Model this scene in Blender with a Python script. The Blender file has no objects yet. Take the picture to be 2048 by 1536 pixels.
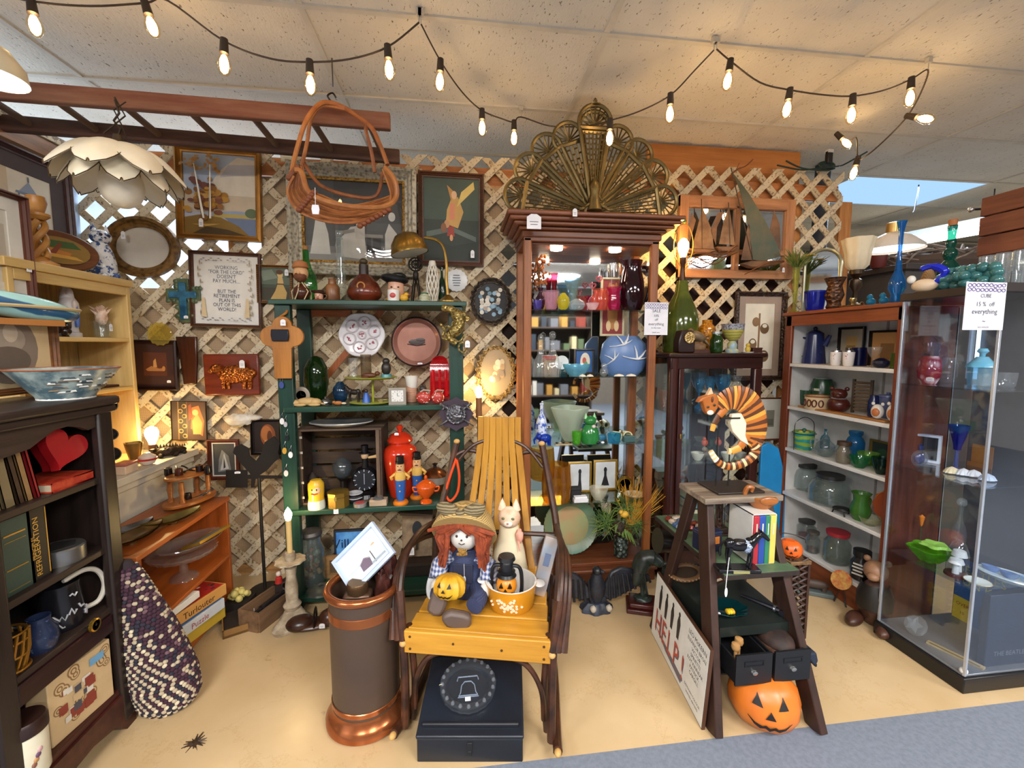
import bpy,math,random
from math import cos,sin,pi
from mathutils import Vector,Matrix,Euler
random.seed(7)
MTr,MRo,Rnd=Matrix.Translation,Matrix.Rotation,random.Random
R=math.radians
SC=bpy.context.scene
FPX,YAW,PIT=861.0,R(7.2),R(5.2)
CAMP=Vector((0,0,1.40))
cam=bpy.data.cameras.new('camera');cam.sensor_width=36;cam.lens=FPX/2048*36
cam.clip_start=.02
camo=bpy.data.objects.new('camera',cam);SC.collection.objects.link(camo)
camo.location=CAMP;camo.rotation_euler=(pi/2-PIT,0,-YAW)
SC.camera=camo
wd=bpy.data.worlds.new('world');SC.world=wd;wd.use_nodes=True
wd.node_tree.nodes['Background'].inputs[0].default_value=(.86,.88,.95,1)
wd.node_tree.nodes['Background'].inputs[1].default_value=.5
PANEL_SPOTS=[(-.75,-1.05),(1.69,-1.05),(-3.19,-1.05),(4.13,-1.05),(-.75,-2.9),(1.69,-2.9)]
def area(name,loc,sx,sy,watts,col,rot=(0,0,0)):
 l=bpy.data.lights.new(name,'AREA');l.shape='RECTANGLE';l.size=sx;l.size_y=sy
 l.energy=watts;l.color=col
 o=bpy.data.objects.new(name,l);SC.collection.objects.link(o);o.location=loc;o.rotation_euler=rot
 return o
for(ax,ay)in PANEL_SPOTS:
 area('panel_light',(ax,ay,2.68),1.15,.56,105,(1,.97,.94))
area('panel_light',(3.6,3.35,2.685),1.15,.56,60,(.62,.8,1))
area('panel_light',(-1.6,3.1,2.60),1.15,.5,22,(.75,.88,1))
area('window_light',(-3.42,2.4,1.75),1.6,2.6,40,(.68,.82,1),(0,R(-90),0))
SC.cycles.transparent_max_bounces=16;SC.cycles.max_bounces=6;SC.cycles.diffuse_bounces=3;SC.cycles.glossy_bounces=3
SC.view_settings.view_transform='Standard';SC.view_settings.look='None'
SC.view_settings.exposure=.25;SC.view_settings.gamma=1
SC.view_settings.use_curve_mapping=False
FW=Vector((sin(YAW)*cos(PIT),cos(YAW)*cos(PIT),-sin(PIT)))
RT=Vector((cos(YAW),-sin(YAW),0));UP=RT.cross(FW)
def ray(x,y):return FW+RT*((x-1024)/FPX)+UP*((768-y)/FPX)
def PL(ax,x,y,v):
 r=ray(x,y);return CAMP+r*((v-CAMP[ax])/r[ax])
def PX(x,y,v):return PL(0,x,y,v)
def PY(x,y,v):return PL(1,x,y,v)
def PZ(x,y,v):return PL(2,x,y,v)
class Fit:pass
def fit(x0,y0,x1,y1,Y=None,X=None,z=None):
 xc,q=(x0+x1)/2,Fit();ym=(y0+y1)/2
 if Y is not None:p=PY(xc,ym if z is not None else y1,Y)
 elif X is not None:p=PX(xc,ym if z is not None else y1,X)
 else:p=PZ(xc,y1,z)
 if z is not None:p.z=z
 d=(p-CAMP).dot(FW);q.p=p;q.d=d
 t=(xc-1024)/FPX
 q.w=(x1-x0)/FPX*d/math.sqrt(1+t*t)
 r=ray(xc,y0);hd=math.hypot(p.x,p.y)
 q.h=max(.01,CAMP.z+r.z*hd/math.hypot(r.x,r.y)-p.z)
 return q
def lin(h):
 return tuple((c/12.92 if c<=.04045 else((c+.055)/1.055)**2.4)for c in(int(h[i:i+2],16)/255 for i in(0,2,4)))+(1,)
MC={}
def M(h,rough=.5,kind='p',h2=None,scale=12,metal=0,bump=0,amt=.5,st=1.0):
 key=(h,rough,kind,h2,scale,metal,bump,amt,st)
 if key in MC:return MC[key]
 m=bpy.data.materials.new(kind+'_'+h);MC[key]=m;m.use_nodes=True
 nt=m.node_tree;N=nt.nodes;L=nt.links;b=N['Principled BSDF'];out=N['Material Output']
 c=lin(h);m.diffuse_color=c
 b.inputs['Base Color'].default_value=c;b.inputs['Roughness'].default_value=rough;b.inputs['Metallic'].default_value=metal
 def new(t,**kw):
  n=N.new(t)
  for k,v in kw.items():setattr(n,k,v)
  return n
 def coord(sc=(1,1,1)):
  tc=new('ShaderNodeTexCoord');mp=new('ShaderNodeMapping');mp.inputs['Scale'].default_value=sc
  L.new(tc.outputs['Object'],mp.inputs['Vector']);return mp.outputs[0]
 def ramp(src,stops):
  r=new('ShaderNodeValToRGB');e=r.color_ramp.elements
  while len(e)<len(stops):e.new(.5)
  for k,(p,col)in enumerate(stops):e[k].position=p;e[k].color=col
  L.new(src,r.inputs[0]);return r.outputs[0]
 def noise(vec,sc,det=3,ro=.55):
  n=new('ShaderNodeTexNoise');n.inputs['Scale'].default_value=sc;n.inputs['Detail'].default_value=det
  n.inputs['Roughness'].default_value=ro;L.new(vec,n.inputs['Vector']);return n.outputs[0]
 def dobump(src,s,dist=.01):
  bp=new('ShaderNodeBump');bp.inputs['Strength'].default_value=s;bp.inputs['Distance'].default_value=dist
  L.new(src,bp.inputs['Height']);L.new(bp.outputs[0],b.inputs['Normal'])
 if kind=='e':
  e=new('ShaderNodeEmission');e.inputs[0].default_value=c;e.inputs[1].default_value=st
  L.new(e.outputs[0],out.inputs[0]);return m
 if kind in('g','gp'):
  tr=new('ShaderNodeBsdfTransparent');tr.inputs[0].default_value=tuple(k**.42 for k in c[:3])+(1,)
  gl=new('ShaderNodeBsdfGlossy');gl.inputs['Roughness'].default_value=rough;gl.inputs[0].default_value=(1,1,1,1)
  fr=new('ShaderNodeLayerWeight');fr.inputs[0].default_value=.5
  pw=new('ShaderNodeMath',operation='POWER');pw.inputs[1].default_value=3.5;L.new(fr.outputs['Facing'],pw.inputs[0])
  ma=new('ShaderNodeMath',operation='MULTIPLY_ADD');ma.inputs[1].default_value=.75;ma.inputs[2].default_value=.05;L.new(pw.outputs[0],ma.inputs[0])
  mx=new('ShaderNodeMixShader');L.new(ma.outputs[0],mx.inputs[0]);L.new(tr.outputs[0],mx.inputs[1]);L.new(gl.outputs[0],mx.inputs[2])
  last=mx
  if amt>0 and kind=='g':
   df=new('ShaderNodeBsdfDiffuse');df.inputs[0].default_value=lin(h2)if h2 else c
   m2=new('ShaderNodeMixShader');m2 .inputs[0].default_value=amt*.6;L.new(df.outputs[0],m2 .inputs[2]);L.new(mx.outputs[0],m2 .inputs[1]);last=m2
  L.new(last.outputs[0],out.inputs[0]);return m
 if kind[0]=='w':
  ax=kind[1]if len(kind)>1 else 'z'
  s={'x':(.09,1,1),'y':(1,.09,1),'z':(1,1,.09)}[ax]
  v=coord(s);n=noise(v,scale*5,6,.65)
  c2=lin(h2)if h2 else tuple(k*.55 for k in c[:3])+(1,)
  L.new(ramp(n,[(.32,c2),(.62,c)]),b.inputs['Base Color'])
  dobump(n,bump or.12,.004);return m
 v=coord()
 if kind=='p':
  n=noise(v,scale,3);d=tuple(k*.86 for k in c[:3])+(1,)
  L.new(ramp(n,[(.3,lin(h2)if h2 else d),(.7,c)]),b.inputs['Base Color'])
  if bump:dobump(n,bump)
 elif kind=='n':
  n=noise(v,scale,5,.6);L.new(ramp(n,[(.5-amt*.25,lin(h2)),(.5+amt*.25,c)]),b.inputs['Base Color'])
  if bump:dobump(n,bump)
 elif kind=='s':
  n=noise(v,scale,5,.7);L.new(ramp(n,[(amt,c),(min(.99,amt+.06),lin(h2))]),b.inputs['Base Color'])
  if bump:dobump(n,bump)
 elif kind=='v':
  n=new('ShaderNodeTexVoronoi');n.inputs['Scale'].default_value=scale;L.new(v,n.inputs['Vector'])
  L.new(ramp(n.outputs[0],[(.1,lin(h2)if h2 else tuple(k*.5 for k in c[:3])+(1,)),(.6,c)]),b.inputs['Base Color'])
  dobump(n.outputs[0],bump or.6)
 elif kind=='b':
  w=new('ShaderNodeTexWave');w.bands_direction='Z';w.inputs['Scale'].default_value=scale;w.inputs['Distortion'].default_value=3
  L.new(v,w.inputs['Vector']);L.new(ramp(w.outputs[0],[(amt-.1,lin(h2)),(amt+.1,c)]),b.inputs['Base Color'])
  if bump:dobump(w.outputs[0],bump)
 elif kind=='k':
  w1=new('ShaderNodeTexWave');w1 .bands_direction='X';w2=new('ShaderNodeTexWave');w2 .bands_direction='Z'
  for w in(w1,w2):w.inputs['Scale'].default_value=scale;w.inputs['Distortion'].default_value=1.5;w.inputs['Detail'].default_value=2;L.new(v,w.inputs['Vector'])
  mu=new('ShaderNodeMath',operation='ADD');L.new(w1 .outputs[0],mu.inputs[0]);L.new(w2 .outputs[0],mu.inputs[1])
  dv=new('ShaderNodeMath',operation='MULTIPLY');dv.inputs[1].default_value=.5;L.new(mu.outputs[0],dv.inputs[0])
  L.new(ramp(dv.outputs[0],[(.2,lin(h2)),(.75,c)]),b.inputs['Base Color']);dobump(dv.outputs[0],bump or.3,.004)
 return m
class G:
 def __init__(s):s.v=[];s.f=[];s.m=[]
 def add(s,vs,fs,m=0,mx=None):
  o=len(s.v);s.v+=[tuple(mx@Vector(q))if mx else tuple(q)for q in vs]
  s.f+=[tuple(i+o for i in f)for f in fs];s.m+=[m]*len(fs);return s
 def box(s,c,d,m=0,rot=None):
  x,y,z=(k/2 for k in d)
  vs=[(-x,-y,-z),(x,-y,-z),(x,y,-z),(-x,y,-z),(-x,-y,z),(x,-y,z),(x,y,z),(-x,y,z)]
  mx=MTr(c)@(Euler(rot).to_matrix().to_4x4()if rot else Matrix())
  return s.add(vs,[(0,3,2,1),(4,5,6,7),(0,1,5,4),(1,2,6,5),(2,3,7,6),(3,0,4,7)],m,mx)
 def bb(s,a,b,m=0):return s.box([(a[i]+b[i])/2 for i in range(3)],[abs(b[i]-a[i])for i in range(3)],m)
 def lathe(s,prof,c=(0,0,0),seg=24,m=0,sx=1,sy=1,rib=0,nrib=0,mx=None,cap=True):
  vs,fs=[],[];n=len(prof)
  if prof[0][0]>.01 and prof[-1][0]>.01:cap=False
  for k in range(seg):
   a=2*pi*k/seg;q=1+(rib*cos(nrib*a)if nrib else 0)
   for(r,z)in prof:vs.append((c[0]+r*q*sx*cos(a),c[1]+r*q*sy*sin(a),c[2]+z))
  for k in range(seg):
   k2=(k+1)%seg
   for i in range(n-1):fs.append((k*n+i,k2*n+i,k2*n+i+1,k*n+i+1))
  if cap and prof[0][0]>1e-5:fs.append(tuple(k*n for k in range(seg))[::-1])
  if cap and prof[-1][0]>1e-5:fs.append(tuple(k*n+n-1 for k in range(seg)))
  return s.add(vs,fs,m,mx)
 def tube(s,pts,r,seg=8,m=0,closed=False,flat=1.0):
  pts=[Vector(p)for p in pts];n=len(pts);rr=r if isinstance(r,(list,tuple))else[r]*n
  vs,fs=[],[];u=None
  for i,p in enumerate(pts):
   a=pts[(i-1)%n]if(closed or i>0)else p;b=pts[(i+1)%n]if(closed or i<n-1)else p
   t=(b-a)
   if t.length<1e-9:t=Vector((0,0,1))
   t.normalize()
   if u is None:u=t.cross(Vector((0,0,1))if abs(t.z)<.9 else Vector((1,0,0)))
   u=u-t*u.dot(t)
   if u.length<1e-6:u=t.orthogonal()
   u.normalize();w=t.cross(u)
   for k in range(seg):
    q=2*pi*k/seg;vs.append(p+u*(rr[i]*cos(q))+w*(rr[i]*flat*sin(q)))
  for i in range(n if closed else n-1):
   j=(i+1)%n
   for k in range(seg):
    k2=(k+1)%seg;fs.append((i*seg+k,i*seg+k2,j*seg+k2,j*seg+k))
  if not closed:fs.append(tuple(range(seg))[::-1]);fs.append(tuple((n-1)*seg+k for k in range(seg)))
  return s.add(vs,fs,m)
 def ell(s,c,r,m=0,seg=16,rings=10,rot=None,nz=0,seed=0):
  vs,fs=[],[];rd=Rnd(seed)
  if not isinstance(r,(tuple,list)):r=(r,r,r)
  for i in range(1,rings):
   a=pi*i/rings
   for k in range(seg):
    b=2*pi*k/seg;q=1+rd.uniform(-nz,nz)
    vs.append((r[0]*q*sin(a)*cos(b),r[1]*q*sin(a)*sin(b),-r[2]*q*cos(a)))
  vs+=[(0,0,-r[2]),(0,0,r[2])];n=(rings-1)*seg
  for i in range(rings-2):
   for k in range(seg):fs.append((i*seg+k,i*seg+(k+1)%seg,(i+1)*seg+(k+1)%seg,(i+1)*seg+k))
  for k in range(seg):fs.append((n,(k+1)%seg,k));fs.append((n+1,(rings-2)*seg+k,(rings-2)*seg+(k+1)%seg))
  mx=MTr(c)@(Euler(rot).to_matrix().to_4x4()if rot else Matrix())
  return s.add(vs,fs,m,mx)
 def prism(s,poly,y0,y1,m=0,mx=None):
  n=len(poly);A=sum(poly[i][0]*poly[(i+1)%n][1]-poly[(i+1)%n][0]*poly[i][1]for i in range(n))
  if A<0:poly=poly[::-1]
  vs=[(p[0],y0,p[1])for p in poly]+[(p[0],y1,p[1])for p in poly]
  fs=[tuple(range(n)),tuple(range(2*n-1,n-1,-1))]+[(i,i+n,(i+1)%n+n,(i+1)%n)for i in range(n)]
  return s.add(vs,fs,m,mx)
 def flat(s,poly,y,m=0):
  n=len(poly);A=sum(poly[i][0]*poly[(i+1)%n][1]-poly[(i+1)%n][0]*poly[i][1]for i in range(n))
  if A<0:poly=poly[::-1]
  return s.add([(p[0],y,p[1])for p in poly],[tuple(range(n))],m)
 def loops(s,rings,m=0,close_last=False):
  n=len(rings[0]);vs=[p for r in rings for p in r];fs=[]
  for i in range(len(rings)-1):
   for k in range(n):fs.append((i*n+k,i*n+(k+1)%n,(i+1)*n+(k+1)%n,(i+1)*n+k))
  if close_last:fs.append(tuple((len(rings)-1)*n+k for k in range(n)))
  return s.add(vs,fs,m)
 def text(s,body,size,x,z,y=-.001,m=0,align='CENTER',sx=1,rot=0):
  v,f=textgeo(body,align);ca,sa=cos(rot),sin(rot)
  vs=[]
  for(a,b)in v:
   a*=size*sx;b*=size;vs.append((x+a*ca-b*sa,y,z+a*sa+b*ca))
  return s.add(vs,f,m)
TXT={}
def textgeo(body,align):
 if(body,align)not in TXT:
  cu=bpy.data.curves.new('t','FONT');cu.body=body;cu.size=1;cu.align_x=align;cu.resolution_u=2
  ob=bpy.data.objects.new('t',cu);me=bpy.data.meshes.new_from_object(ob)
  TXT[(body,align)]=([(v.co.x,v.co.y)for v in me.vertices],[tuple(p.vertices)for p in me.polygons])
  bpy.data.objects.remove(ob);bpy.data.curves.remove(cu);bpy.data.meshes.remove(me)
 return TXT[(body,align)]
def mesh(name,g,mats,sharp=38):
 me=bpy.data.meshes.new(name);me.from_pydata(g.v,[],g.f)
 for mm in(mats if isinstance(mats,(list,tuple))else[mats]):me.materials.append(mm)
 if len(me.materials)>1:me.polygons.foreach_set('material_index',g.m)
 me.polygons.foreach_set('use_smooth',[True]*len(me.polygons))
 me.update();me.set_sharp_from_angle(angle=R(sharp));return me
def O(name,g,mats,parent=None,loc=(0,0,0),rz=0,rot=None,bevel=0,sub=0,sharp=38):
 me=mesh(name,g,mats,sharp)if isinstance(g,G)else g
 o=bpy.data.objects.new(name,me);SC.collection.objects.link(o)
 o.location=loc;o.rotation_euler=rot if rot else(0,0,rz);o.parent=parent
 if bevel:
  b=o.modifiers.new('bevel','BEVEL');b.width=bevel;b.segments=2;b.limit_method='ANGLE';b.angle_limit=R(40)
 if sub:
  b=o.modifiers.new('sub','SUBSURF');b.levels=sub;b.render_levels=sub
 return o
def tag(o,label,cat,group=None):
 o['label']=label;o['category']=cat
 if group:o['group']=group
 return o
def T(name,label,cat,loc=(0,0,0),rz=0,group=None,rot=None):
 o=bpy.data.objects.new(name,None);SC.collection.objects.link(o);o.empty_display_size=.05
 o.location=loc;o.rotation_euler=rot if rot else(0,0,rz);return tag(o,label,cat,group)
def ST(o):o['kind']='structure';return o
def S(name,label,cat,g,mats,loc=(0,0,0),rz=0,group=None,**k):return tag(O(name,g,mats,None,loc,rz,**k),label,cat,group)
def local(par,w):
 return(MTr(par.location)@par.rotation_euler.to_matrix().to_4x4()).inverted()@Vector(w)
def bez(p,n=12):
 p=[Vector(q)for q in p];out=[]
 for i in range(len(p)-1):
  a,b,c,d=p[max(i-1,0)],p[i],p[i+1],p[min(i+2,len(p)-1)]
  for k in range(n):
   t=k/n;out.append(.5*((2*b)+(c-a)*t+(2*a-5*b+4*c-d)*t*t+(3*b-a-3*c+d)*t**3))
 out.append(p[-1]);return out
def E2(cx,cy,rx,ry=None,n=20,a0=0,a1=360):
 ry=rx if ry is None else ry
 return[(cx+rx*cos(R(a0+(a1-a0)*k/n)),cy+ry*sin(R(a0+(a1-a0)*k/n)))for k in range(n if a1-a0==360 else n+1)]
def R2(a,b,c,d):return[(a,b),(c,b),(c,d),(a,d)]
PF=dict(vase=[(.45,0),(.6,.1),(1,.38),(.9,.6),(.45,.78),(.4,.88),(.6,1)],bottle=[(.9,0),(1,.05),(1,.5),(.8,.62),(.32,.75),(.28,.95),(.36,.96),(.36,1)],bowl=[(.45,0),(.5,.06),(.75,.35),(.95,.8),(1,1)],cup=[(.7,0),(.85,.1),(.95,.6),(1,1)],jar=[(.85,0),(1,.06),(1,.72),(.75,.86),(.72,1)],goblet=[(.7,0),(.65,.05),(.18,.12),(.15,.42),(.5,.5),(.9,.75),(1,1)],ginger=[(.6,0),(.65,.04),(.85,.3),(1,.62),(.9,.78),(.55,.88),(.55,1)],ball=[(.4,0),(.75,.12),(1,.45),(.9,.72),(.5,.9),(.3,1)],can=[(1,0),(1,1)],disc=[(.9,0),(1,.3),(1,.8),(.95,1)],plate=[(.5,0),(.6,.15),(1,.9),(1,1)])
def prof(kind,w,h,wall=0):
 p=PF[kind]if isinstance(kind,str)else kind
 o=[(a*w/2,b*h)for a,b in p]
 if wall:
  inner=[(max(r-wall,.001),max(z,wall))for r,z in o[::-1]]
  o=o+[(inner[0][0],o[-1][1])]+inner[1:]+[(0.0005,wall)]
 return[(.0005,0)]+o if o[0][0]>.001 else o
def pot(name,label,cat,box,kind,mat,Y=None,X=None,z=None,group=None,open=True,seg=24,rib=0,nrib=0,sy=1,wall=.004):
 q=fit(*box,Y=Y,X=X,z=z);gl=mat.name.startswith('g_');g=G().lathe(prof(kind,q.w,q.h,wall if open and not gl else 0),seg=seg,rib=rib,nrib=nrib,sy=sy,cap=not gl)
 o=S(name,label,cat,g,mat,q.p,group=group);o2=q;return o,q
def price(par,w,sx=.022,sz=.032,rz=0,m=None):
 g=G().prism([(-sx/2,-sz/2),(sx/2,-sz/2),(sx/2,sz*.3),(sx*.2,sz/2),(-sx*.2,sz/2),(-sx/2,sz*.3)],-.0008,.0008)
 g.box((0,-.001,-sz*.02),(sx*.6,.0006,sz*.05),1);g.box((0,-.001,-sz*.2),(sx*.5,.0006,sz*.05),1)
 return O('price_tag',g,[M('f2f1f4',.6),M('7a7a88',.6)],par,local(par,w),rz-par.rotation_euler.z)
# ================= STRUCTURE =================
def floor_mat():
 m=M('c9b08a',.3,'n','b79a6e',2.2,amt=1.0);nt=m.node_tree;N=nt.nodes;L=nt.links;b=N['Principled BSDF']
 src=b.inputs['Base Color'].links[0].from_socket
 tc=N.new('ShaderNodeTexCoord');n1=N.new('ShaderNodeTexNoise');n1 .inputs['Scale'].default_value=9;n1 .inputs['Detail'].default_value=8;n1 .inputs['Roughness'].default_value=.75
 L.new(tc.outputs['Object'],n1 .inputs[0])
 r=N.new('ShaderNodeValToRGB');r.color_ramp.elements[0].position=.27;r.color_ramp.elements[0].color=(.18,.1,.04,1);r.color_ramp.elements[1].position=.36;r.color_ramp.elements[1].color=(1,1,1,1)
 L.new(n1 .outputs[0],r.inputs[0])
 v=N.new('ShaderNodeTexVoronoi');v.feature='DISTANCE_TO_EDGE';v.inputs['Scale'].default_value=2.3
 ds=N.new('ShaderNodeMixRGB');ds.blend_type='ADD';ds.inputs[0].default_value=.35;L.new(tc.outputs['Object'],ds.inputs[1]);L.new(n1 .outputs[1],ds.inputs[2]);L.new(ds.outputs[0],v.inputs[0])
 r2=N.new('ShaderNodeValToRGB');r2 .color_ramp.elements[0].position=.0;r2 .color_ramp.elements[0].color=(.72,.62,.45,1);r2 .color_ramp.elements[1].position=.006;r2 .color_ramp.elements[1].color=(1,1,1,1);L.new(v.outputs[0],r2 .inputs[0])
 a=N.new('ShaderNodeMixRGB');a.blend_type='MULTIPLY';a.inputs[0].default_value=.8;L.new(src,a.inputs[1]);L.new(r.outputs[0],a.inputs[2])
 c=N.new('ShaderNodeMixRGB');c.blend_type='MULTIPLY';c.inputs[0].default_value=.8;L.new(a.outputs[0],c.inputs[1]);L.new(r2 .outputs[0],c.inputs[2])
 L.new(c.outputs[0],b.inputs['Base Color']);return m
ST(O('floor',G().bb((-3.6,1.315,-.06),(7.5,7.2,0)),floor_mat()))
ST(O('floor',G().bb((-3.6,-4.5,-.06),(7.5,1.315,0)),M('747c8a',.75,'n','69717e',60,bump=.1)))
g=G();rd=Rnd(3);c=PZ(390,1485,0)
g.lathe([(.0005,.0012),(.014,.0012),(.016,0)],(c.x,c.y,0),12)
for k in range(26):
 a=rd.uniform(0,6.28);d=rd.uniform(.014,.042);w=rd.uniform(.0015,.005)
 g.tube([(c.x+.008*cos(a),c.y+.008*sin(a),.0005),(c.x+d*cos(a),c.y+d*sin(a),.0005)],[w,w*.3],5)
S('floor_stain','small dark splash stain on bare yellow floor at lower left','stain',g,M('3a2817',.6))
CZ=2.70
ceil=ST(O('ceiling',G().bb((-3.6,-4.5,CZ+.03),(7.5,7.2,CZ+.08)),M('b9b3a8',.9)))
def tile_mat():
 m=M('e4dccd',.9,'p','d8cfbf',3);nt=m.node_tree;N=nt.nodes;L=nt.links;b=N['Principled BSDF']
 src=b.inputs['Base Color'].links[0].from_socket
 oi=N.new('ShaderNodeObjectInfo');tc=N.new('ShaderNodeTexCoord');mp=N.new('ShaderNodeMapping');mp.inputs['Rotation'].default_value=(0,0,.9);mp.inputs['Scale'].default_value=(1,.42,1)
 L.new(tc.outputs['Object'],mp.inputs[0]);ad=N.new('ShaderNodeVectorMath');ad.operation='ADD'
 L.new(mp.outputs[0],ad.inputs[0]);L.new(oi.outputs['Location'],ad.inputs[1])
 n1=N.new('ShaderNodeTexNoise');n1 .inputs['Scale'].default_value=120;n1 .inputs['Detail'].default_value=2;L.new(ad.outputs[0],n1 .inputs[0])
 r=N.new('ShaderNodeValToRGB');r.color_ramp.elements[0].position=.27;r.color_ramp.elements[0].color=(.25,.22,.18,1);r.color_ramp.elements[1].position=.34;r.color_ramp.elements[1].color=(1,1,1,1);L.new(n1 .outputs[0],r.inputs[0])
 a=N.new('ShaderNodeMixRGB');a.blend_type='MULTIPLY';a.inputs[0].default_value=1;L.new(src,a.inputs[1]);L.new(r.outputs[0],a.inputs[2]);L.new(a.outputs[0],b.inputs['Base Color'])
 bp=N.new('ShaderNodeBump');bp.inputs['Strength'].default_value=.5;bp.inputs['Distance'].default_value=.006;L.new(n1 .outputs[0],bp.inputs['Height']);L.new(bp.outputs[0],b.inputs['Normal'])
 return m
TW,TD=1.22,.61
ox,oy=PZ(655,130,CZ).x,PZ(1230,70,CZ).y
tme=mesh('ceiling_tile',G().bb((-TW/2+.012,-TD/2+.012,.004),(TW/2-.012,TD/2-.012,.02)),tile_mat())
panel_cells=[]
xs=[ox+TW*(i+.5)for i in range(-2,5)];ys=[oy+TD*(j+.5)for j in range(-7,8)]
lit=M('cfe6ff',.5,'e',st=2.2);lit2=M('fff4e4',.5,'e',st=3)
for x in xs:
 for y in ys:
  blue=abs(x-3.6)<TW/2 and abs(y-3.35)<TD/2
  if blue:
   f=O('light_panel',G().bb((-TW/2+.02,-TD/2+.02,0),(TW/2-.02,TD/2-.02,.01)),M('a5cdfa',.5,'e',st=1.0),ceil,(x,y,CZ))
  else:
   O('ceiling_tile',tme,None,ceil,(x,y,CZ))
gb=M('d9d0bf',.6)
for i in range(-2,6):O('grid_bar',G().box((ox+TW*i,.9,CZ+.004),(.024,10.6,.012)),gb,ceil)
for j in range(-7,9):O('grid_bar',G().box((1.9,oy+TD*j,CZ+.002),(10.4,.024,.012)),gb,ceil)
WX0,WX1,WY=-2.055,2.575,2.70
def wtop(x):return 2.488+(x-WX0)/(WX1-WX0)*.062
wall=ST(O('wall_back',G().bb((WX0,WY+.012,0),(WX1,WY+.04,.06)),M('b98a55',.7,'wx')))
def clip(poly,a,b,c):
 out=[]
 for i in range(len(poly)):
  p,q=poly[i],poly[(i+1)%len(poly)];fp,fq=a*p[0]+b*p[1]-c,a*q[0]+b*q[1]-c
  if fp<=0:out.append(p)
  if fp*fq<0:t=fp/(fp-fq);out.append((p[0]+t*(q[0]-p[0]),p[1]+t*(q[1]-p[1])))
 return out
latm=M('d3c4a8',.8,'s','8d7458',75,bump=.25,amt=.55);latm2=M('c9b696',.8,'s','7a6148',70,bump=.25,amt=.54)
pitch,hw=.162,.0275
for d,yy,mt in((1,WY-.011,latm),(-1,WY,latm2)):
 k=-20
 while k<48:
  x0=WX0+k*pitch+(0.05 if d<0 else 0)
  rj=random.uniform(-.006,.006)
  if d>0:poly=[(x0-hw+rj,0),(x0+hw+rj,0),(x0+hw+2.7+rj,2.7),(x0-hw+2.7+rj,2.7)]
  else:poly=[(x0-hw+rj,0),(x0+hw+rj,0),(x0+hw-2.7+rj,2.7),(x0-hw-2.7+rj,2.7)]
  poly=clip(poly,-1,0,-WX0);poly=clip(poly,1,0,WX1)if poly else poly
  sl=.062/(WX1-WX0)
  poly=clip(poly,-sl,1,2.488-sl*WX0)if poly else poly
  if len(poly)>2 and(max(p[0]for p in poly)-min(p[0]for p in poly))>.05:
   O('lattice_strip',G().prism(poly,yy-.0045,yy+.0045),mt,wall)
  k+=1
burl=M('cdb491',.95,'k','83644a',60)
O('burlap_backing',G().prism([(WX0,0),(.28,0),(.28,2.36),(-1.12,2.36),(-1.12,1.72),(WX0,1.72)],WY+.02,WY+.024),burl,wall)
ob=M('c8814a',.55,'wx','9c5f30',7);ov=M('c98a4c',.6,'wz','a4662f',7)
O('top_board',G().bb((WX0,WY+.026,2.37),(WX1,WY+.045,2.47)),ob,wall)
for px in(486,990,1575,1672):
 x=PY(px,700,WY+.03).x;O('stud',G().bb((x-.045,WY+.026,0),(x+.045,WY+.06,2.37)),ov,wall)
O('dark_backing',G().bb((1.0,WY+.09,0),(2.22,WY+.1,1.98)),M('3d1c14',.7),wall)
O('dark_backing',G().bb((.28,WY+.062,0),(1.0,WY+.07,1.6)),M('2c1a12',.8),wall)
O('header_board',G().bb((PY(1290,300,2.8).x,2.76,2.44),(PY(1593,300,2.8).x,2.79,2.69)),M('c98547',.5,'wx','ad6a33',4),wall)
lw=ST(O('wall_left',G().bb((-2.14,.6,0),(-2.07,2.64,2.34)),M('d8d2c6',.8)))
O('rail',G().bb((-2.15,.6,2.34),(-2.03,2.64,2.42)),M('b07a4c',.6,'wy'),lw)
O('rail',G().bb((-2.16,.6,2.425),(-2.02,2.64,2.46)),M('cbb894',.7,'s','7a6248',20),lw)
O('corner_post',G().bb((-2.06,2.62,0),(-2.03,2.69,2.3)),M('b9cfee',.6),lw)
ST(O('wall_far',G().bb((-3.6,7.1,0),(7.5,7.2,2.70)),M('c6cbd6',.9)))
ST(O('wall_behind',G().bb((-3.6,-4.6,0),(7.5,-4.5,2.70)),M('857b70',.9)))
ST(O('wall_outer',G().bb((-3.6,-4.5,0),(-3.5,7.1,2.70)),M('cfd3da',.9)))
ST(O('wall_beyond',G().bb((-3.5,3.55,0),(.3,3.62,2.70)),M('d6e4f6',.9)))
ST(O('trim_1',G().box(((PZ(195,240,2.6).x)-.1,2.62+.4,2.5),(.11,.11,.3)),M('333c48',.6)))
p=PY(1640,320,2.95);S('duct_post','dark grey round duct post rising behind right end of lattice','duct',G().lathe([(.05,0),(.05,CZ-.002)],seg=20),M('3a3f4a',.5),(p.x+.03,2.95,0))
bulb_gl=M('ffe3a8',.04,'gp');fil=M('ffdcac',.5,'e',st=38.0)
wirem=M('3a2a1c',.6)
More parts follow.
